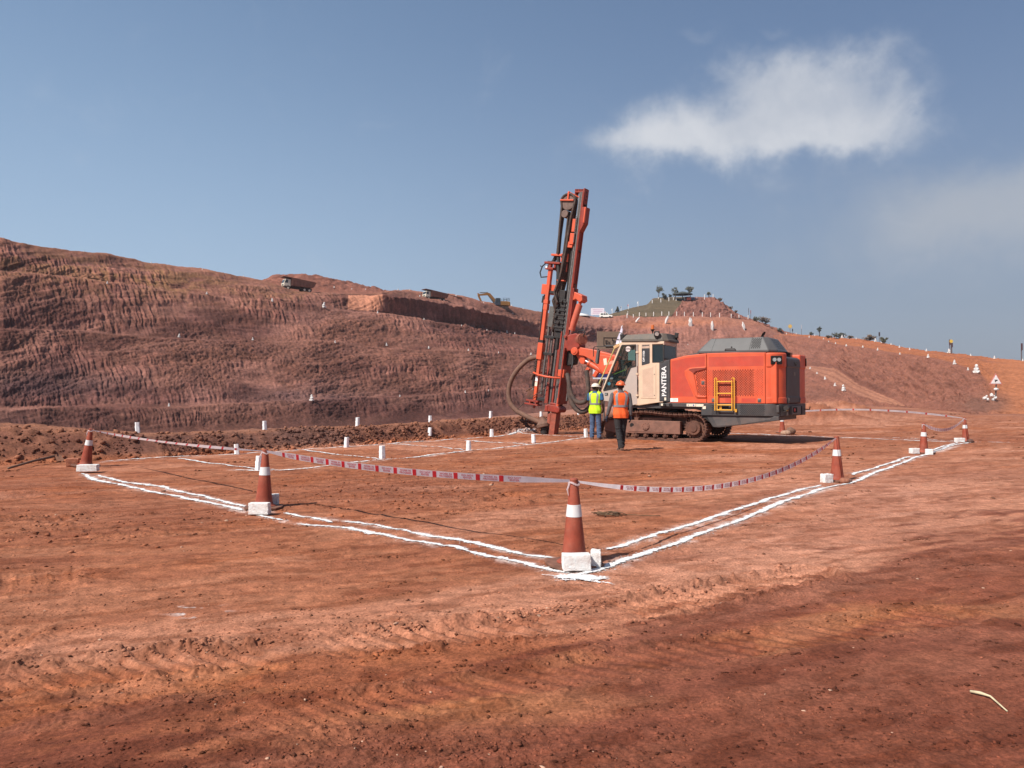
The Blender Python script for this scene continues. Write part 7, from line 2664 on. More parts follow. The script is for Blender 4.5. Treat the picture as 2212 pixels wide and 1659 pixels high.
GLOVE = mat('dark blue glove', (0.022, 0.024, 0.040), 0.85, var=0.2)

# the man in the lime vest: back turned, watching the cab, right forearm bent in front of him
x, y = G(1288, 950.5)
x *= 0.99
z = gz(x, y)
make_person('worker in white hard hat, lime yellow vest and blue jeans beside the crawler track', (x, y, z), R(-30), HAT_W, VEST_Y, NAVY, JEANS, BOOT, STRIP,
            [{'pts': [(-0.200, 0, 1.375), (-0.235, 0.03, 1.10), (-0.12, 0.22, 1.00)], 'd': (0.9, 0.35, -0.1), 'n': (0, -1, 0), 'curl': 0.6, 'sleeve': 0.62, 'thumb': -1},
             {'pts': [(0.200, 0, 1.375), (0.250, -0.02, 1.11), (0.205, 0.14, 0.90)], 'd': (-0.5, 0.55, -0.6), 'n': (-0.6, -0.6, 0), 'curl': 0.7, 'sleeve': 0.62, 'thumb': 1}],
            [[(-0.090, 0, 0.90), (-0.108, 0.015, 0.49), (-0.115, -0.010, 0.095), (-0.35, 0.9, 0)], [(0.090, 0, 0.90), (0.105, 0.02, 0.49), (0.125, 0.0, 0.095), (0.75, 0.75, 0)]],
            head_yaw=R(-38), scale=1.035)

x, y = G(1341, 974)
z = gz(x, y)
make_person('worker in orange hard hat, orange vest and black trousers walking towards the cab', (x, y, z), R(2), HAT_O, VEST_O, GREYS, BLKT, BOOT, STRIP,
            [{'pts': [(-0.200, 0, 1.375), (-0.275, -0.02, 1.10), (-0.325, 0.05, 0.86)], 'd': (-0.25, 0.2, -1), 'n': (0.9, 0.3, 0), 'curl': 0.55, 'thumb': -1},
             {'pts': [(0.200, 0, 1.375), (0.245, -0.03, 1.10), (0.250, 0.02, 0.85)], 'd': (0.02, 0.05, -1), 'n': (-0.9, 0.3, 0), 'curl': 0.6, 'thumb': 1}],
            [[(-0.088, 0, 0.90), (-0.060, -0.01, 0.49), (-0.010, -0.10, 0.095), (-0.25, 0.97, 0)], [(0.090, 0, 0.90), (0.065, 0.07, 0.49), (0.052, 0.16, 0.115), (0.1, 1, 0)]],
            head_yaw=R(4), glove=GLOVE, scale=1.035, headpitch=R(4))

# the operator sitting behind the cab glass, head bent over the controls
def make_operator():
    p = Vector((4.88, 25.25, 0)) + Matrix.Rotation(math.pi - TH, 3, 'Z') @ Vector((0.60, 0.74, 1.12))
    root = empty('person', tuple(p), math.pi - TH - math.pi / 2)
    tag(root, 'operator in amber hard hat sitting behind the cab window of the rig', 'person')
    m = MB()
    sh = Matrix.Translation((0, 0.0, 0.62 - 0.88)) 
    tr = MB().rings(torso_rings(0.86, 1.465, -0.018))
    Lm = Matrix.Translation((0, -0.02, 0.66)) @ Matrix.Rotation(R(-14), 4, 'X') @ Matrix.Translation((0, 0, -0.88))
    m.add(tr.v, tr.f, Lm)
    hc = Lm @ Vector((0, 0.02, 1.56))
    m.tube([Lm @ Vector((0, 0, 1.42)), hc], [0.056, 0.052], 12)
    M = head(m, hc + Vector((0, 0.02, 0.02)), R(18), R(-22))
    arms = [[Lm @ Vector((-0.2, 0, 1.37)), Lm @ Vector((-0.25, 0.10, 1.12)), Vector((-0.17, 0.50, 0.88))], [Lm @ Vector((0.2, 0, 1.37)), Lm @ Vector((0.25, 0.10, 1.12)), Vector((0.17, 0.48, 0.88))]]
    for k, (a, b, c) in enumerate(arms):
        limb(m, [a, b], [0.045, 0.037])
        limb(m, [b, c], [0.036, 0.026])
        hand(m, c, (0, 1, -0.1), (0, 0, -1), 0.8, 1.0, 1 if k == 0 else -1)
    for sx in (-1, 1):
        limb(m, [(sx * 0.10, 0, 0.68), (sx * 0.13, 0.42, 0.70)], [0.078, 0.055])
        limb(m, [(sx * 0.13, 0.42, 0.70), (sx * 0.13, 0.48, 0.44)], [0.052, 0.036])
        limb(m, [(sx * 0.13, 0.48, 0.42), (sx * 0.13, 0.60, 0.40)], [0.036, 0.03])
    m.build('body', SKIN, root, remesh=0.008)
    eyes(root, M, None)
    helmet(root, M, HAT_O2)
    m = MB()
    tr = MB().rings(torso_rings(0.88, 1.455, 0.006))
    m.add(tr.v, tr.f, Lm)
    for (a, b, c) in arms:
        limb(m, [a, b], [0.062, 0.052])
        limb(m, [b, b.lerp(c, 0.9)], [0.051, 0.042])
    m.build('shirt', mat('rust shirt', (0.30, 0.10, 0.06), 0.85, var=0.2), root, remesh=0.010)
    m = MB()
    for sx in (-1, 1):
        limb(m, [(sx * 0.10, 0, 0.68), (sx * 0.13, 0.42, 0.70)], [0.095, 0.072])
        limb(m, [(sx * 0.13, 0.42, 0.70), (sx * 0.13, 0.48, 0.46)], [0.070, 0.060])
    m.build('trousers', BLKT, root, remesh=0.010)
    for sx in (-1, 1):
        m = MB()
        limb(m, [(sx * 0.13, 0.47, 0.42), (sx * 0.13, 0.64, 0.40)], [0.046, 0.038])
        m.build('boot', BOOT, root, smooth='all')
make_operator()

# ------------------------------------------------------------------ things on the far benches
def far(px, py, D):
    """world point at a picture position and a forward distance D"""
    return Vector(((px - 1106) / F_N * D, D, CAM_H + (HOR - py) / F_N * D))

from mathutils.bvhtree import BVHTree
_trees = {}
def surface(px, py, objs, up=0.0):
    """where the sight line of a picture position meets the terrain"""
    d = px_dir(px, py)
    best = None
    for o in objs:
        if o.name not in _trees:
            me = o.data
            nv = len(me.vertices)
            co = np.empty(nv * 3, np.float32)
            me.vertices.foreach_get('co', co)
            _trees[o.name] = BVHTree.FromPolygons(co.reshape(-1, 3).tolist(), [tuple(p.vertices) for p in me.polygons])
        h = _trees[o.name].ray_cast(Vector((0, 0, CAM_H)), d)
        if h[0] is not None and (best is None or h[3] < best[3]):
            best = h
    return best[0] if best else None

TERR = [pit_wall, pit_slope, mound, spoil]
def stand(px, py, D=None):
    for dy in (0, 1.5, 3, 5, 8):
        q = surface(px, py + dy, TERR)
        if q is not None:
            return q
    return far(px, py, D or 200)

WHITEW = mat('whitewashed stone', (0.66, 0.64, 0.61), 0.9, var=0.10, scale=3, dust=0.45, dustcol=(0.45, 0.30, 0.24), dscale=2.5)
rnd = random.Random(77)
def cairn_mesh(seed):
    r = random.Random(seed)
    m = MB()
    m.lump((0, 0, 0.16), (0.42, 0.36, 0.22), r, 1, .16)
    m.lump((0.05, 0, 0.45), (0.28, 0.26, 0.22), r, 1, .16)
    m.lump((0.0, 0.02, 0.75), (0.17, 0.16, 0.20), r, 1, .16)
    me = m.mesh('whitewashed_cairn')
    me.materials.append(WHITEW)
    return me
CAIRNS = [cairn_mesh(k) for k in range(4)]
def cairn(px, py, hpx, label, group, D=None):
    q = stand(px, py, D)
    o = bpy.data.objects.new('whitewashed_cairn', rnd.choice(CAIRNS))
    COL.objects.link(o)
    s = hpx / F_N * q.y / 0.93 * 0.86
    o.location = q - Vector((0, 0, 0.05 * s))
    o.scale = (s, s, s)
    o.rotation_euler = (0, 0, rnd.random() * 6)
    tag(o, label, 'cairn', group)
    return o

rows = [
    ('whitewashed cairn on the lowest ledge of the pit wall', 'cairns on the lowest ledge', [(365, 878, 9), (864, 857, 6), (1005, 849, 7), (1055, 845, 5), (1150, 841, 6)]),
    ('small whitewashed cairn on the middle ledge of the pit wall', 'cairns on the middle ledge', [(387, 729, 10), (546, 735, 8), (724, 741, 7), (835, 747, 8), (926, 753, 7), (1012, 758, 6), (1077, 763, 5), (1147, 767, 7)]),
    ('small whitewashed cairn on the upper ledge of the pit wall', 'cairns on the upper ledge', [(232, 613, 7), (447, 636, 7), (588, 652, 10), (816, 677, 7), (916, 691, 5), (997, 705, 5), (1052, 714, 4), (1095, 719, 7), (1112, 722, 5)]),
    ('tiny whitewashed cairn on the skyline of the left pit wall', 'cairns on the left skyline', [(61, 527, 4), (182, 543, 4), (327, 569, 5), (437, 583, 4), (526, 596, 4), (760, 625, 4), (722, 622, 5), (790, 626, 4), (860, 627, 5), (885, 627, 4), (907, 641, 5), (985, 641, 6), (1105, 661, 4), (1130, 666, 4), (1200, 690, 4), (1108, 678, 4), (1045, 655, 4)]),
    ('tiny whitewashed cairn on the ledge behind the boom and cab', 'cairns on the ledge behind the rig', [(1258, 736, 4), (1292, 740, 6), (1329, 741, 4), (1205, 735, 4), (1486, 745, 3)]),
    ('whitewashed cairn on the outer edge of the haul road on the right', 'cairns along the outer edge of the haul road', [(1748, 729, 5), (1779, 733, 4), (1790, 739, 4), (1805, 743, 5), (1828, 748, 6), (1864, 751, 6), (1896, 757, 7), (1944, 766, 6), (2005, 773, 10), (2062, 787, 12), (2091, 800, 8)]),
    ('whitewashed cairn on the ridge above the haul road on the right skyline', 'cairns on the right skyline', [(1699, 722, 4), (1720, 722, 4), (1760, 724, 4), (1819, 729, 9), (1849.5, 733, 5), (1891, 737, 10), (1904, 741, 4), (1925, 745, 5), (1943, 751, 6), (1965, 756, 6), (2001, 759, 7), (2050, 763, 12), (2097, 769, 6), (2148, 775, 8), (2209, 780, 6)]),
    ('whitewashed cairn along the outer edge of the dirt ramp right of the rig', 'cairns along the dirt ramp', [(1750, 797, 6), (1765, 808, 6), (1782, 820, 8), (1804, 834, 9)]),
]
for lab, grp, lst in rows:
    for (px, py, h) in lst:
        cairn(px, py, h, lab, grp)
cairn(673, 866, 17, 'largest whitewashed cairn on the lowest ledge, in the middle of the pit wall', None)
cairn(700, 665, 15, 'tallest whitewashed cairn on the upper ledge, below the fresh orange cut', None)
cairn(1822, 845, 18, 'largest cairn by the dirt ramp, with white splashes at its foot', None)
cairn(2110, 806, 24, 'largest whitewashed cairn on the right, where the haul road bends', None)

# whitewashed boulders on the face below the mound
def boulder(px, py, w, h, tilt, label):
    q = stand(px, py)
    k = q.y / F_N
    m = MB()
    r = random.Random(int(px))
    m.lump((0, 0, h * 0.42 * k), (w * 0.40 * k, 0.4, h * 0.50 * k), r, 2, .38)
    o = m.build('whitewashed_boulder', WHITEW, None)
    o.location = q
    o.rotation_euler = (0, tilt, 0)
    return tag(o, label, 'boulder', 'whitewashed boulders below the fenced mound')
boulder(1374, 696, 6, 14, 0.6, 'leftmost white splash-shaped boulder on the bank below the green cover')
boulder(1437, 699, 7, 19, 0.35, 'white boulder on the bank just left above the amber beacon')
boulder(1492, 705, 12, 20, 0.0, 'broadest white boulder on the bank, right above the cab roof lamp')
boulder(1539, 713, 8, 21, -0.05, 'narrow white boulder on the bank between cab and engine canopy')
boulder(1609, 713, 7, 19, -0.3, 'rightmost white boulder on the bank above the engine canopy')

# painted white strips on the right-hand slope
def strip(p0, p1, label):
    a, b = stand(*p0), stand(*p1)
    n = 7
    m = MB()
    prev = None
    vs = []
    for i in range(n + 1):
        t = i / n
        px_, py_ = p0[0] * (1 - t) + p1[0] * t, p0[1] * (1 - t) + p1[1] * t
        q = stand(px_, py_)
        c = (Vector((0, 0, CAM_H)) - q).normalized()
        q = q + c * 0.35
        w = 0.0013 * q.y * (0.75 + 0.25 * rnd.random()) * (0.5 if i in (0, n) else 1)
        vs += [q + Vector((-w, 0, w * 0.6)), q + Vector((w, 0, -w * 0.6))]
    m.add(vs, [(2 * i, 2 * i + 2, 2 * i + 3, 2 * i + 1) for i in range(n)])
    o = m.build('lime_strip', LIME, None)
    return tag(o, label, 'lime strip', 'lime strips down the right slope')
strip((1787, 776), (1779, 790), 'short lime strip highest on the slope, nearest the engine canopy')
strip((1797, 770), (1790, 784), 'short wavy lime strip second from the left on the right slope')
strip((1841, 789), (1830, 801), 'thin lime strip on the slope above the dirt ramp')
strip((1890, 809), (1870, 827), 'bold lime strip on the slope beside the bend of the ramp')
strip((1990, 843), (1967, 862), 'lime strip on the lower slope, third from the right-hand sign')
strip((2060, 857), (2026, 884), 'long lime strip on the lower slope, second from the sign')
strip((2095, 893 - 8), (2068, 895 - 1), 'lime strip at the slope foot, nearest the triangular sign')

# --- dump trucks
TRUCKW = mat('cream truck cab', (0.66, 0.62, 0.50), 0.5, var=0.08, dust=0.2, dustcol=(0.4, 0.22, 0.15))
TRUCKB = mat('rusty truck body', (0.15, 0.058, 0.038), 0.8, var=0.2, scale=1.5)
TYRE = mat('dusty tyre', (0.05, 0.030, 0.025), 0.9, var=0.2)
DKGL = mat('dark window glass', (0.03, 0.035, 0.04), 0.15, spec=0.6)
def make_truck():
    root = empty('dump_truck')
    # x forward, y left
    m = MB()
    m.box((0, 0, 1.0), (8.0, 1.1, 0.45))
    m.box((3.9, 0, 0.85), (0.3, 2.5, 0.5))
    m.build('chassis', TYRE, root)
    m = MB()
    m.prism([(2.3, 1.1), (4.1, 1.1), (4.15, 1.9), (3.85, 3.05), (2.3, 3.05)], -1.25, 1.25)
    cabt = m.build('truck_cab', TRUCKW, root, bevel=0.08)
    m = MB()
    m.add([(4.165, -1.05, 1.98), (4.165, 1.05, 1.98), (3.92, 1.0, 2.88), (3.92, -1.0, 2.88)], [(0, 1, 2, 3)])
    m.build('windscreen', DKGL, cabt)
    for s in (-1, 1):
        m = MB().prism([(3.05, 2.0), (3.95, 2.0), (3.72, 2.85), (3.05, 2.85)], s * 1.255, s * 1.262)
        m.build('side_window', DKGL, cabt)
        MB().box((4.06, s * 0.95, 1.35), (0.12, 0.35, 0.22)).build('headlight', LENS, cabt)
        MB().box((4.2, s * 1.5, 2.5), (0.1, 0.22, 0.5)).build('mirror', BLACK, cabt)
    MB().box((4.13, 0, 1.45), (0.06, 1.2, 0.35)).build('grille', BLACK, cabt)
    m = MB()
    m.prism([(2.1, 1.35), (2.1, 3.4), (4.4, 3.6), (4.45, 3.75), (2.0, 3.62), (-4.6, 3.1), (-4.9, 3.0), (-4.2, 1.6), (-3.6, 1.35)], -1.55, 1.55)
    bd = m.build('dump_body', TRUCKB, root, bevel=0.05)
    m = MB()
    for x in np.linspace(-3.6, 1.6, 7):
        for s in (-1, 1):
            m.box((x, s * 1.565, 2.25), (0.14, 0.05, 1.6))
    m.build('body_ribs', TRUCKB, bd)
    for x in (3.0, -1.6, -3.0):
        for s in (-1, 1):
            m = MB().cyl((x, s * 0.85, 0.62), (x, s * 1.4, 0.62), 0.62, n=20)
            w = m.build('wheel', TYRE, root, bevel=0.06)
            MB().cyl((x, s * 1.405, 0.62), (x, s * 1.42, 0.62), 0.30, n=14).build('rim', TRUCKW, w)
    return root
tr1 = make_truck()
def put_truck(o, px, py, sc, rz, lab, D=None, sink=0.0):
    q = stand(px, py, D) if D is None else far(px, py, D)
    o.location = q - Vector((0, 0, sink))
    o.scale = (sc, sc, sc)
    o.rotation_euler = (0, R(-3), rz)
    tag(o, lab, 'dump truck', 'dump trucks on the upper bench')
t2 = copy_tree(tr1)
t3 = copy_tree(tr1)
put_truck(tr1, 641, 626, 0.64, R(214), 'large dump truck with cream cab and rusty body, nearest on the left skyline', 137, 0.35)
put_truck(t2, 938, 651, 0.62, R(216), 'dump truck with cream cab in the middle of the upper bench, near the excavator', 164)
put_truck(t3, 973, 656, 0.54, R(212), 'dump truck half hidden behind the middle truck on the upper bench', 176)

# --- excavator
EXY = mat('ochre excavator paint', (0.24, 0.11, 0.025), 0.6, var=0.12)
def make_excavator():
    root = empty('excavator')
    for s in (-1, 1):
        m = MB().prism([(-2.0, 0.25), (-1.7, 0), (1.7, 0), (2.0, 0.25), (2.0, 0.6), (1.7, 0.85), (-1.7, 0.85), (-2.0, 0.6)], s * 0.85, s * 1.45)
        m.build('crawler_track', TYRE, root, bevel=0.05)
    m = MB()
    m.box((-0.9, 0, 1.65), (2.6, 2.6, 1.1))
    m.box((-2.1, 0, 1.55), (0.6, 2.7, 1.0))
    m.cyl((0, 0, 0.8), (0, 0, 1.12), 0.9, n=20)
    m.build('house', EXY, root, bevel=0.12)
    m = MB().prism([(0.2, 1.1), (1.6, 1.1), (1.65, 1.7), (1.35, 2.95), (0.2, 2.95)], 0.35, 1.35)
    c = m.build('excavator_cab', mat('dark excavator cab', (0.04, 0.045, 0.06), 0.4), root, bevel=0.06)
    MB().prism([(0.35, 1.8), (1.5, 1.8), (1.28, 2.8), (0.35, 2.8)], 1.352, 1.36).build('cab_window', DKGL, c)
    m = MB()
    m.prism([(0.8, 1.5), (1.3, 2.8), (2.6, 4.2), (3.1, 4.35), (5.6, 3.9), (5.7, 3.5), (3.2, 3.75), (1.8, 2.4), (1.3, 1.4)], -0.28, 0.22)
    bm_ = m.build('boom', EXY, root, bevel=0.03)
    m = MB().prism([(5.9, 4.2), (5.4, 4.0), (5.3, 3.4), (4.3, 1.2), (4.6, 1.0), (5.8, 3.4)], -0.2, 0.15)
    m.build('stick', EXY, root, bevel=0.03)
    m = MB().prism([(4.7, 1.3), (4.2, 1.3), (3.5, 0.9), (3.4, 0.3), (3.9, 0.0), (4.6, 0.5)], -0.6, 0.6)
    m.build('bucket', TYRE, root, bevel=0.04)
    m = MB().cyl((1.6, 0, 1.8), (3.0, 0, 3.6), 0.13, n=10)
    m.cyl((3.2, 0, 4.4), (5.3, 0, 4.3), 0.11, n=10)
    m.build('boom_cylinder', STEEL, root)
    m = MB()
    for x in (-2.2, -1.4, -0.6):
        m.cyl((x, 1.2, 2.2), (x, 1.2, 3.0), 0.035, n=6)
        m.cyl((x, -1.2, 2.2), (x, -1.2, 3.0), 0.035, n=6)
    for zz in (2.6, 3.0):
        m.cyl((-2.2, 1.2, zz), (-0.6, 1.2, zz), 0.035, n=6)
        m.cyl((-2.2, -1.2, zz), (-0.6, -1.2, zz), 0.035, n=6)
        m.cyl((-2.2, -1.2, zz), (-2.2, 1.2, zz), 0.035, n=6)
    m.build('handrail', BLACK, root)
    return root
ex = make_excavator()
ex.location = far(1080, 670, 196)
ex.scale = (1.0,) * 3
ex.rotation_euler = (0, 0, R(196))
tag(ex, 'ochre excavator with a bent boom parked on the upper bench left of the mast', 'excavator')

# --- off-road car and board below the green cover
def make_car():
    root = empty('parked_car')
    W = mat('white car paint', (0.74, 0.73, 0.66), 0.4, var=0.05)
    m = MB().prism([(-2.0, 0.4), (2.1, 0.4), (2.15, 0.95), (0.95, 1.08), (0.6, 1.75), (-1.9, 1.78), (-2.05, 1.0)], -0.82, 0.82)
    b = m.build('body', W, root, bevel=0.08)
    for s in (-1, 1):
        for (a, c) in ((0.05, 0.72), (-0.72, -0.05), (-1.6, -0.85)):
            MB().prism([(a, 1.12), (c, 1.12), (min(c, 0.55) - (0.12 if c > .6 else 0), 1.62), (a, 1.62)], s * 0.822, s * 0.83).build('window', DKGL, b)
        for x in (-1.25, 1.35):
            MB().cyl((x, s * 0.60, 0.37), (x, s * 0.86, 0.37), 0.37, n=18).build('wheel', TYRE, root)
    MB().add([(0.98, -0.7, 1.10), (0.98, 0.7, 1.10), (0.66, 0.65, 1.68), (0.66, -0.65, 1.68)], [(0, 1, 2, 3)]).build('windscreen', DKGL, b)
    return root
car = make_car()
car.location = stand(1309, 687) - Vector((0, 0, 0.15))
car.rotation_euler = (0, 0, R(-12))
tag(car, 'small cream white off-road car parked at the left foot of the green cover', 'car')

bd = empty('notice_board', tuple(far(1291, 686, 252)), 0)
tag(bd, 'white board with faint pink print standing left of the green cover', 'notice board')
m = MB().box((0, 0, 2.0), (4.4, 0.08, 2.3))
m.build('panel', mat('white board', (0.72, 0.66, 0.70), 0.7, var=0.04), bd)
m = MB()
for k in range(3):
    m.box((0.1, -0.05, 2.6 - 0.55 * k), (3.4 - 0.5 * (k % 2), 0.02, 0.22))
m.build('faint_print', mat('faint pink print', (0.55, 0.36, 0.46), 0.7), bd)
m = MB()
for x in (-1.8, 1.8):
    m.box((x, 0.06, 0.6), (0.12, 0.1, 1.9))
m.build('legs', WHITE, bd)
pt = tag(MB().lathe([(0.1, 0.0), (3.6, 0.0), (3.3, 0.5), (1.5, 0.9), (0.1, 1.0)], n=20).build('white_tarpaulin', mat('white sheet', (0.78, 0.77, 0.72), 0.7), None, smooth=True), 'low white sheet on the skyline just right of the mast', 'sheet')
pt.location = far(1250, 683.5, 246)

# --- fence posts round the mound
FP = mat('white fence post', (0.72, 0.68, 0.64), 0.8)
def zoomx(x):
    return (2200 + x / 2.212) / 1.8228
def zoomy(y):
    return (1050 + y / 2.212) / 1.8228
def make_fpost(h):
    m = MB().cyl((0, 0, 0), (0, 0, 1), 0.075 / h * 1.0, n=8)
    me = MB().cyl((0, 0, -0.1), (0, 0, 1.0), 0.10, n=8).mesh('fence_post')
    me.materials.append(FP)
    return me
FPM = make_fpost(1.0)
def fpost(px, py, hpx, label, group, lean=0.0):
    q = stand(px, py)
    o = bpy.data.objects.new('fence_post', FPM)
    COL.objects.link(o)
    o.location = q
    s = hpx / F_N * q.y
    o.scale = (1.25, 1.25, s)
    o.rotation_euler = (0, lean, 0)
    return tag(o, label, 'fence post', group)
for i, x in enumerate((595, 650, 703, 760, 827, 898, 960, 1028, 1095, 1173, 1251, 1323, 1401, 1503, 1570, 1650)):
    y = (445, 443, 432, 430, 430, 427, 425, 425, 430, 432, 433, 435, 440, 443, 447, 455)[i]
    fpost(zoomx(x), zoomy(y), (9, 7, 8.5, 7, 9, 9, 8.5, 8.5, 9, 9, 9, 9, 9, 8, 7, 8)[i], 'thin white fence post in the row along the foot of the mound', 'fence posts along the mound foot')
for (x, y, h, ln) in ((815, 318, 7, 0), (868, 280, 4, 0), (890, 310, 8, 0), (960, 300, 8, 0), (998, 290, 9, .12), (1024, 295, 7, 0), (1097, 292, 8, 0), (1145, 280, 7, .1), (1203, 280, 6, 0), (1270, 286, 11, 0), (1312, 266, 8, -.1), (1345, 262, 7, 0)):
    fpost(zoomx(x), zoomy(y), h, 'thin white fence post on the flat top of the mound', 'fence posts on top of the mound', ln)

# --- flags up the left shoulder of the mound
def flag(px, py, hpx, col, lab, seed):
    q = stand(px, py)
    s = hpx / F_N * q.y
    r = empty('flag', tuple(q))
    tag(r, lab, 'flag', 'flags up the shoulder of the mound')
    MB().cyl((0, 0, -0.2), (0.05 * s, 0, s), 0.09, n=8).build('pole', FP, r)
    V = []
    for i in range(6):
        for j in range(4):
            V.append((0.05 * s - 0.30 * s * i / 5 * 0.6 - 0.01, 0.12 * math.sin(i * 1.4 + j), s * (0.98 - 0.11 * j) - 0.05 * s * i / 5 * 2))
    f = MB().add(V, [(i * 4 + j, i * 4 + j + 1, i * 4 + j + 5, i * 4 + j + 4) for i in range(5) for j in range(3)])
    f.build('flag_cloth', mat('flag cloth %d' % seed, col, 0.8), r)
flag(zoomx(405), zoomy(417), 10, (0.55, 0.10, 0.10), 'red flag beside the white board left of the green cover', 1)
flag(zoomx(465), zoomy(402), 11, (0.75, 0.75, 0.75), 'white flag just left of the small dark conifer', 2)
flag(zoomx(543), zoomy(380), 10, (0.06, 0.07, 0.12), 'dark blue flag just right of the small dark conifer', 3)
flag(zoomx(606), zoomy(365), 11, (0.50, 0.05, 0.07), 'dark red flag halfway up the green cover', 4)
flag(zoomx(690), zoomy(344), 12, (0.78, 0.78, 0.76), 'white flag highest on the shoulder of the green cover', 5)
flag(zoomx(600), zoomy(420), 8, (0.05, 0.09, 0.07), 'dark green flag at the lower left of the fenced row', 6)

# --- shelter on the mound
q = stand(zoomx(1078), zoomy(290))
k = q.y / F_N
sh = empty('shelter', tuple(q))
tag(sh, 'round open shelter with a low dark conical roof on the mound', 'shelter')
hh = 18.5 * k
m = MB().lathe([(0.02, hh), (1.0, hh * 0.93), (3.6, hh * 0.70), (3.75, hh * 0.62), (3.3, hh * 0.63), (0.02, hh * 0.8)], n=24)
m.build('roof', mat('dark shelter roof', (0.05, 0.055, 0.05), 0.8, var=0.15), sh, smooth=True)
MB().cyl((0, 0, -0.2), (0, 0, hh * 0.85), 0.16, n=10).build('column', mat('shelter column', (0.05, 0.05, 0.055), 0.7), sh)
m = MB()
for dx in (-2.4, 2.4):
    m.cyl((dx, 0.6, -0.2), (dx, 0.6, hh * 0.70), 0.07, n=8)
m.build('side_posts', FP, sh)
for (x, y, c, lab) in ((1133, 292, (0.5, 0.10, 0.05), 'small red crate under the right edge of the shelter'), (1165, 290, (0.10, 0.14, 0.22), 'small blue crate beside the shelter on the mound')):
    q = stand(zoomx(x), zoomy(y))
    o = MB().box((0, 0, 0.45), (1.5, 0.9, 0.8)).box((0, 0, 0.9), (1.6, 1.0, 0.12)).build('crate', mat('crate paint ' + lab[6:10], c, 0.7), None, bevel=0.05)
    o.location = q
    tag(o, lab, 'crate')

# --- trees and bushes on the skyline
LEAF = [mat('dry green foliage', (0.125, 0.115, 0.070), 0.85, var=0.35, scale=1.2), mat('brown green foliage', (0.155, 0.105, 0.070), 0.85, var=0.35, scale=1.2), mat('dark foliage', (0.080, 0.080, 0.058), 0.85, var=0.3, scale=1.2)]
BARK = mat('grey bark', (0.085, 0.060, 0.048), 0.9, var=0.2)
def tree(px, py, hpx, wpx, label, kind='tree', leaf=0, dens=1.0, seed=1, name='tree'):
    q = stand(px, py)
    k = q.y / F_N
    h, w = hpx * k, wpx * k
    r = random.Random(seed)
    root = empty(name, tuple(q))
    tag(root, label, 'bush' if kind == 'bush' else 'tree')
    m = MB()
    tips = []
    if kind == 'conifer':
        m.tube([(0, 0, -0.3), (0, 0, h * 0.95)], [0.16, 0.03], 6)
        for j in range(60):
            t = r.random() ** 0.8
            a = r.random() * 6.28
            rr = w * 0.5 * (1 - t) * (0.4 + 0.6 * r.random())
            tips.append((rr * math.cos(a), rr * math.sin(a), h * (0.12 + 0.86 * t)))
    else:
        nb = 2 if kind == 'tree' else 4
        base_h = h * (0.42 if kind == 'tree' else 0.05)
        if kind == 'tree':
            m.tube([(0, 0, -0.3), (0.05 * w, 0, base_h * 0.6), (0.02 * w, 0, base_h)], [0.16, 0.12, 0.10], 6)
        limbs = 7
        for j in range(limbs):
            a = r.random() * 6.28
            L = (h - base_h) * (0.45 + 0.5 * r.random())
            rr = w * 0.42 * (0.3 + 0.7 * r.random())
            e = (rr * math.cos(a), rr * math.sin(a), base_h + L * (0.9 if kind == 'tree' else 0.85))
            mid = (e[0] * 0.45, e[1] * 0.45, base_h + (e[2] - base_h) * 0.55)
            m.tube([(0.02 * w, 0, base_h * 0.9), mid, e], [0.08, 0.05, 0.025], 5)
            for c in range(int(6 * dens)):
                tips.append((e[0] + r.gauss(0, w * 0.11), e[1] + r.gauss(0, w * 0.11), e[2] + r.gauss(0, h * 0.07)))
            for c in range(int(3 * dens)):
                tips.append((mid[0] + r.gauss(0, w * 0.13), mid[1] + r.gauss(0, w * 0.13), mid[2] + r.gauss(0, h * 0.06)))
    m.build('trunk', BARK, root, smooth='all')
    L = MB()
    for c in tips:
        cl = 0.10 * max(w, h * 0.5)
        for j in range(9):
            p = Vector((c[0] + r.gauss(0, cl * 0.5), c[1] + r.gauss(0, cl * 0.5), max(0.05, c[2] + r.gauss(0, cl * 0.4))))
            s = 0.12 + 0.16 * r.random()
            u = Vector((r.gauss(0, 1), r.gauss(0, 1), r.gauss(0, 1))).normalized()
            v = u.orthogonal().normalized()
            L.add([p + u * s, p + v * s * 0.6, p - u * s, p - v * s * 0.6], [(0, 1, 2, 3)])
    L.build('crown', LEAF[leaf], root)
    return root
tree(zoomx(868), zoomy(276), 27, 18, 'tall thin tree left of the shelter on the mound', 'tree', 0, 1.0, 1)
tree(zoomx(1012), zoomy(290), 27, 15, 'tree with a sparse lopsided crown just behind the shelter roof', 'tree', 0, 0.7, 2)
tree(zoomx(1142), zoomy(280), 29, 17, 'tallest tree on the mound, right of the shelter', 'tree', 0, 1.0, 3)
tree(zoomx(922), zoomy(285), 14, 15, 'low dark bush between the left tree and the shelter', 'bush', 2, 0.8, 4, 'bush')
tree(zoomx(968), zoomy(285), 11, 7, 'narrow sapling close to the left edge of the shelter roof', 'tree', 2, 0.7, 5)
tree(zoomx(1305), zoomy(268), 11, 9, 'small sapling by the posts at the right end of the mound top', 'tree', 0, 0.8, 6)
tree(zoomx(1405), zoomy(295), 7, 12, 'small brown bush on the mound just below its right shoulder', 'bush', 1, 0.8, 7, 'bush')
tree(zoomx(1497), zoomy(350), 6, 9, 'sparse bush halfway down the right flank of the mound', 'bush', 1, 0.6, 8, 'bush')
tree(zoomx(1545), zoomy(388), 6, 9, 'sparse bush lowest on the right flank of the mound', 'bush', 1, 0.6, 9, 'bush')
tree(zoomx(1722), zoomy(458), 12, 15, 'dark bush right of the mound, above the rear of the rig', 'bush', 0, 0.9, 10, 'bush')
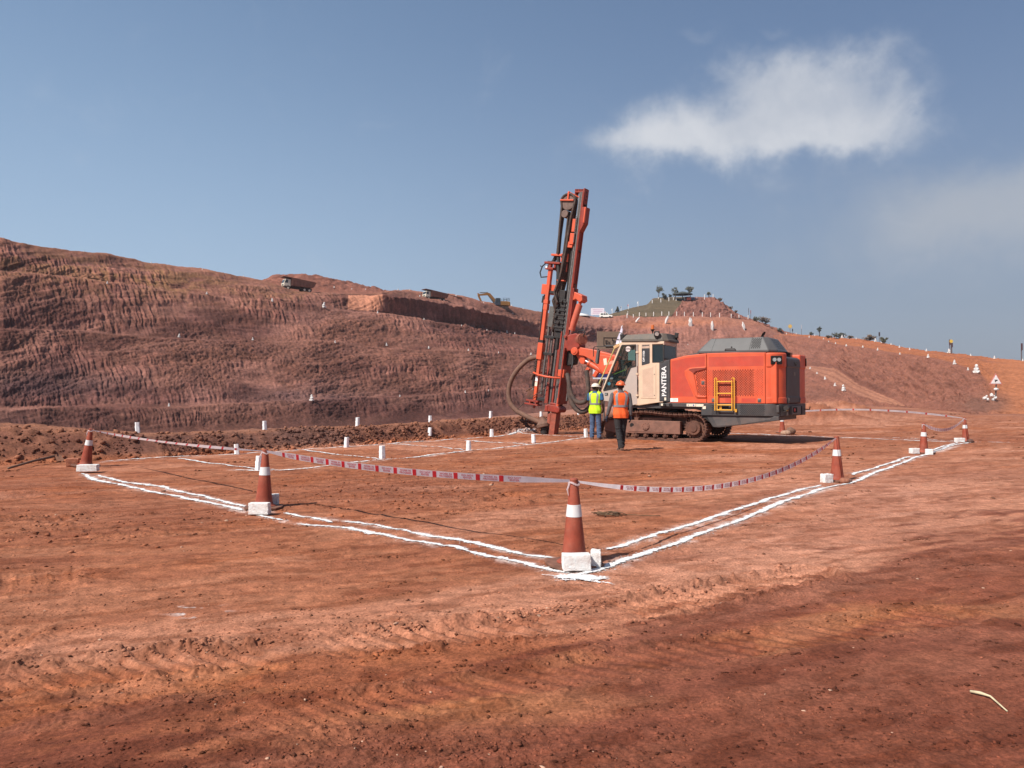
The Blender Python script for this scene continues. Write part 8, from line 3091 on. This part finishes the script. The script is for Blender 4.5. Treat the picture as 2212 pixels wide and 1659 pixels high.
tree(zoomx(1805), zoomy(500), 17, 26, 'wide bush on the slope right of the mound', 'bush', 1, 1.2, 11, 'bush')
tree(zoomx(1925), zoomy(568), 9, 12, 'little bush beside the white cairn where the mound slope ends', 'bush', 2, 0.7, 12, 'bush')
tree(zoomx(513), zoomy(392), 12, 10, 'small dark conifer at the left edge of the green cover', 'conifer', 2, 1.0, 13)
def z3x(x):
    return (3000 + x / 2.0736) / 1.8228
def z3y(y):
    return (1100 + y / 2.0736) / 1.8228
tree(z3x(470), z3y(460), 21, 11, 'upright tree with three leaf tufts on the right skyline', 'tree', 2, 0.8, 14)
tree(z3x(400), z3y(455), 7, 10, 'flat little shrub left of the upright tree on the right skyline', 'bush', 2, 0.6, 15, 'bush')
tree(z3x(548), z3y(472), 5, 12, 'low bush right of the upright tree on the right skyline', 'bush', 1, 0.7, 16, 'bush')
tree(z3x(628), z3y(474), 12, 26, 'broad bush behind a white cairn on the right skyline', 'bush', 2, 1.2, 17, 'bush')
tree(z3x(716), z3y(478), 6, 14, 'low round bush between two bigger bushes on the right skyline', 'bush', 1, 0.7, 18, 'bush')
tree(z3x(880), z3y(490), 14, 27, 'largest bush on the right skyline, reddish brown', 'bush', 1, 1.3, 19, 'bush')
tree(z3x(996), z3y(512), 14, 13, 'pointed bush right of the dark post on the right skyline', 'bush', 0, 1.0, 20, 'bush')

# --- signs and poles along the right skyline
def pole_sign(px, py, hpx, col, label, head=None, wpx=2.4, name='sign_pole', cat='sign'):
    q = stand(px, py)
    k = q.y / F_N
    r = empty(name, tuple(q))
    tag(r, label, cat)
    MB().cyl((0, 0, -0.2), (0, 0, hpx * k), 0.07, n=8).build('pole', mat('sign pole', (0.10, 0.08, 0.08), 0.7), r)
    if head == 'disc':
        c = MB().cyl((0, -0.10, hpx * k), (0, -0.04, hpx * k), wpx * k, n=18)
    else:
        c = MB().box((0, -0.08, hpx * k * 0.85), (wpx * k, 0.06, hpx * k * 0.42))
    c.build('sign_face', mat('sign ' + label[:14], col, 0.6), r)
pole_sign(z3x(230), z3y(448), 17, (0.55, 0.36, 0.10), 'round yellow sign on a slanting pole at the end of the mound slope', 'disc', 4.2)
pole_sign(z3x(250), z3y(455), 13, (0.03, 0.03, 0.04), 'short dark post just right of the round yellow sign', None, 2.2)
pole_sign(z3x(323), z3y(452), 20, (0.40, 0.40, 0.42), 'thin pale grey pole left of the upright tree', None, 1.3)
pole_sign(z3x(958), z3y(500), 20, (0.05, 0.035, 0.04), 'dark post beside the largest bush on the right skyline', None, 3.2)
pole_sign(z3x(2120), z3y(655), 36, (0.08, 0.04, 0.045), 'tall dark marker post at the right edge of the picture', None, 3.6)
pole_sign(z3x(1533), z3y(598), 28, (0.10, 0.045, 0.045), 'left one of two dark posts standing behind a white cairn', None, 3.2)
pole_sign(z3x(1551), z3y(602), 22, (0.07, 0.035, 0.04), 'right one of two dark posts standing behind a white cairn', None, 3.2)
pole_sign(z3x(1545), z3y(596), 27, (0.65, 0.45, 0.08), 'small round yellow sign between two dark posts on the ridge', 'disc', 3.6)
pole_sign(z3x(1675 - 1000 + 1000 - 1000), z3y(470), 6, (0.7, 0.7, 0.7), 'small pale stake between bushes on the right skyline', None, 1.4)
pole_sign(zoomx(1654), zoomy(452), 21, (0.08, 0.06, 0.06), 'thin dark pole at the right foot of the mound', None, 1.2)
pole_sign(zoomx(1672), zoomy(450), 18, (0.25, 0.08, 0.07), 'thin reddish pole at the right foot of the mound', None, 1.4)

# --- triangular road sign on the rubble at the bend
q = stand(2150, 866)
k = q.y / F_N
sg = empty('road_sign', tuple(q))
tag(sg, 'white triangular warning sign with red rim on a post above white stones', 'road sign')
hp = 50 * k
MB().cyl((0, 0, -0.2), (0.12, 0, hp), 0.055, n=10).build('post', mat('sign post', (0.10, 0.085, 0.08), 0.7), sg)
def tri(s, y0, y1, cz):
    return MB().prism([(-s, cz - s * 0.6), (s, cz - s * 0.6), (0, cz + s * 1.1)], y0, y1)
f = tri(14 * k, -0.10, -0.06, hp - 6 * k)
f.build('sign_rim', mat('pinkish red rim', (0.55, 0.20, 0.17), 0.6), sg)
f = tri(11.0 * k, -0.115, -0.10, hp - 6 * k)
f.build('sign_face', mat('sign white', (0.78, 0.74, 0.71), 0.6), sg)
f = MB().bar((-2.5 * k, -0.12, hp - 9 * k), (2 * k, -0.12, hp - 4.5 * k), 0.02, 1.6 * k)
f.bar((-3 * k, -0.12, hp - 5 * k), (3.4 * k, -0.12, hp - 5.5 * k), 0.02, 1.6 * k)
f.build('sign_symbol', BLKTX, sg)
m = MB().lump((0.0, -0.12, hp * 0.50), (5.5 * k, 0.12, 3.2 * k), random.Random(3), 2, .12)
o = m.build('whitewashed_stone', WHITEW, None)
o.location = sg.location
tag(o, 'white stone wedged on the post of the triangular sign', 'stone')
m = MB()
r3 = random.Random(5)
for j in range(9):
    m.lump((-0.9 + 1.0 * r3.random(), -0.2 + 0.3 * r3.random(), 0.10 + 0.45 * r3.random()), 0.09 + 0.08 * r3.random(), r3, 1, .2)
o = m.build('whitewashed_cairn', WHITEW, None)
o.location = sg.location
tag(o, 'heap of white stones at the foot of the triangular sign', 'cairn')

# ------------------------------------------------------------------ near odds and ends
# hoe lying by the rubble at the left edge
hoe = empty('hoe', (0, 0, 0))
tag(hoe, 'long-handled hoe lying on the ground left of the leaning cone', 'hoe')
a, b = G(18, 1021), G(118, 1001)
za, zb = gz(*a), gz(*b)
A, B_ = Vector((a[0], a[1], za + 0.05)), Vector((b[0], b[1], zb + 0.12))
MB().tube([A, A.lerp(B_, 0.5) + Vector((0, 0, 0.015)), B_], [0.022, 0.024, 0.026], 8).build('handle', mat('weathered wood', (0.16, 0.09, 0.06), 0.85, var=0.2), hoe, smooth='all')
d = (B_ - A).normalized()
m = MB().bar(B_ + Vector((0.03, 0.02, 0.02)), B_ + Vector((0.17, -0.05, -0.10)), 0.16, 0.016)
m.bar(B_ - Vector((0.02, 0, 0)), B_ + Vector((0.05, 0.01, 0.02)), 0.05, 0.05)
m.build('blade', mat('rusty blade', (0.26, 0.12, 0.07), 0.8, var=0.3, scale=20), hoe)

# straw stalk at the lower right
s0, s1, s2 = G(2096, 1503), G(2140, 1515), G(2176, 1542)
m = MB().tube([(s0[0], s0[1], gz(*s0) + 0.012), ((s0[0] + s1[0]) / 2, (s0[1] + s1[1]) / 2, gz(*s1) + 0.016), (s1[0], s1[1], gz(*s1) + 0.013), (s2[0], s2[1], gz(*s2) + 0.010)], [0.0065, 0.008, 0.005, 0.003], 7)
tag(m.build('straw_stalk', mat('dry straw', (0.52, 0.43, 0.27), 0.7, var=0.2, scale=20), None, smooth='all'), 'pale bent straw stalk lying on the dark soil at the lower right', 'straw')

# tangle of twine inside the lines
m = MB()
c = G(1315, 1116)
r4 = random.Random(9)
for j in range(7):
    pts = []
    a0 = r4.random() * 6.28
    for i in range(9):
        a = a0 + i * 0.7
        rr = 0.06 + 0.07 * r4.random()
        x, y = c[0] + 0.10 * (r4.random() - .5) + rr * 1.3 * math.cos(a), c[1] + 0.1 * (r4.random() - .5) + rr * math.sin(a)
        pts.append((x, y, gz(x, y) + 0.012 + 0.03 * r4.random()))
    m.tube(pts, 0.005, 5)
pts = [(c[0] + 0.1 + 0.1 * i, c[1] - 0.03 + 0.03 * math.sin(i), gz(c[0] + .1 + .1 * i, c[1]) + 0.012) for i in range(6)]
m.tube(pts, 0.005, 5)
tag(m.build('twine', mat('brown twine', (0.13, 0.075, 0.04), 0.9), None, smooth='all'), 'tangle of brown twine lying inside the right-hand lime lines', 'twine')
# bare stick on the ridge by the foot of the mast
q0, q1 = G(1140, 905), G(1166, 907)
m = MB().tube([(0.55, 28.9, gz(0.55, 28.9) + 0.1), (1.1, 29.3, gz(1.1, 29.3) + 0.12)], [0.02, 0.025], 6)
tag(m.build('plank', mat('pale timber', (0.55, 0.45, 0.32), 0.8), None), 'short pale stick lying on the ridge beside the dust hood', 'stick')

# sign boards behind the boom
bs = empty('notice_board', (3.2, 33.0, 0.35), R(10))
bs.location.z = gz(3.2, 33.0)
bs.location.x = 33.0 * (1318 - 1106) / F_N
tag(bs, 'beige notice board with a hand-lettered number box, seen behind the boom', 'notice board')
zc = CAM_H + (HOR - 735) / F_N * 33 - bs.location.z
m = MB().box((0, 0, zc), (1.15, 0.05, 0.75))
m.build('panel', mat('beige board', (0.24, 0.165, 0.115), 0.8, var=0.08), bs)
m = MB()
for (x0, x1, z0, z1) in ((-0.30, 0.50, 0.10, 0.12), (-0.30, 0.50, -0.24, -0.22), (-0.30, -0.28, -0.24, 0.12), (0.48, 0.50, -0.24, 0.12), (0.08, 0.10, -0.02, 0.12)):
    m.box(((x0 + x1) / 2, -0.03, zc + (z0 + z1) / 2), (x1 - x0, 0.02, z1 - z0))
m.build('number_box', BLKTX, bs)
text_mb('Ex 749', 0.24, Matrix.Translation((0.10, -0.045, zc - 0.09)) @ Matrix.Rotation(math.pi / 2, 4, 'X'), 0.01).build('lettering', BLKTX, bs)
m = MB()
for x in (-0.5, 0.5):
    m.cyl((x, 0.05, -0.2), (x, 0.05, zc), 0.03, n=8)
m.build('legs', STEEL, bs)
b2 = empty('sign_board', (0, 0, 0), R(6))
b2.location = (32.2 * (1305 - 1106) / F_N, 32.2, 0)
b2.location.z = gz(b2.location.x, 32.2)
tag(b2, 'low white board with a blue band on one leg behind the boom', 'sign board')
zc = CAM_H + (HOR - 808) / F_N * 32.2 - b2.location.z
MB().box((0, 0, zc), (0.95, 0.04, 0.42)).build('panel', mat('white sign panel', (0.70, 0.70, 0.74), 0.6), b2)
MB().box((0, -0.024, zc - 0.06), (0.95, 0.012, 0.14)).build('blue_band', mat('deep blue band', (0.03, 0.04, 0.16), 0.6), b2)
MB().cyl((0, 0.04, -0.2), (0, 0.04, zc), 0.04, n=8).build('leg', STEEL, b2)

# ------------------------------------------------------------------ thin air haze round the whole place
def build_haze():
    m = MB().box((0, 430, 49), (3800, 1120, 112))
    mt_ = bpy.data.materials.new('thin haze')
    mt_.use_nodes = True
    N = NT(mt_.node_tree)
    v = N.add('ShaderNodeVolumePrincipled', ins={'Color': (0.86, 0.89, 0.95, 1), 'Density': 0.00020, 'Anisotropy': 0.2})
    out = N.add('ShaderNodeOutputMaterial')
    N.t.links.new(v.outputs[0], out.inputs['Volume'])
    o = m.build('haze', mt_, None)
    o['kind'] = 'stuff'
    return o
build_haze()
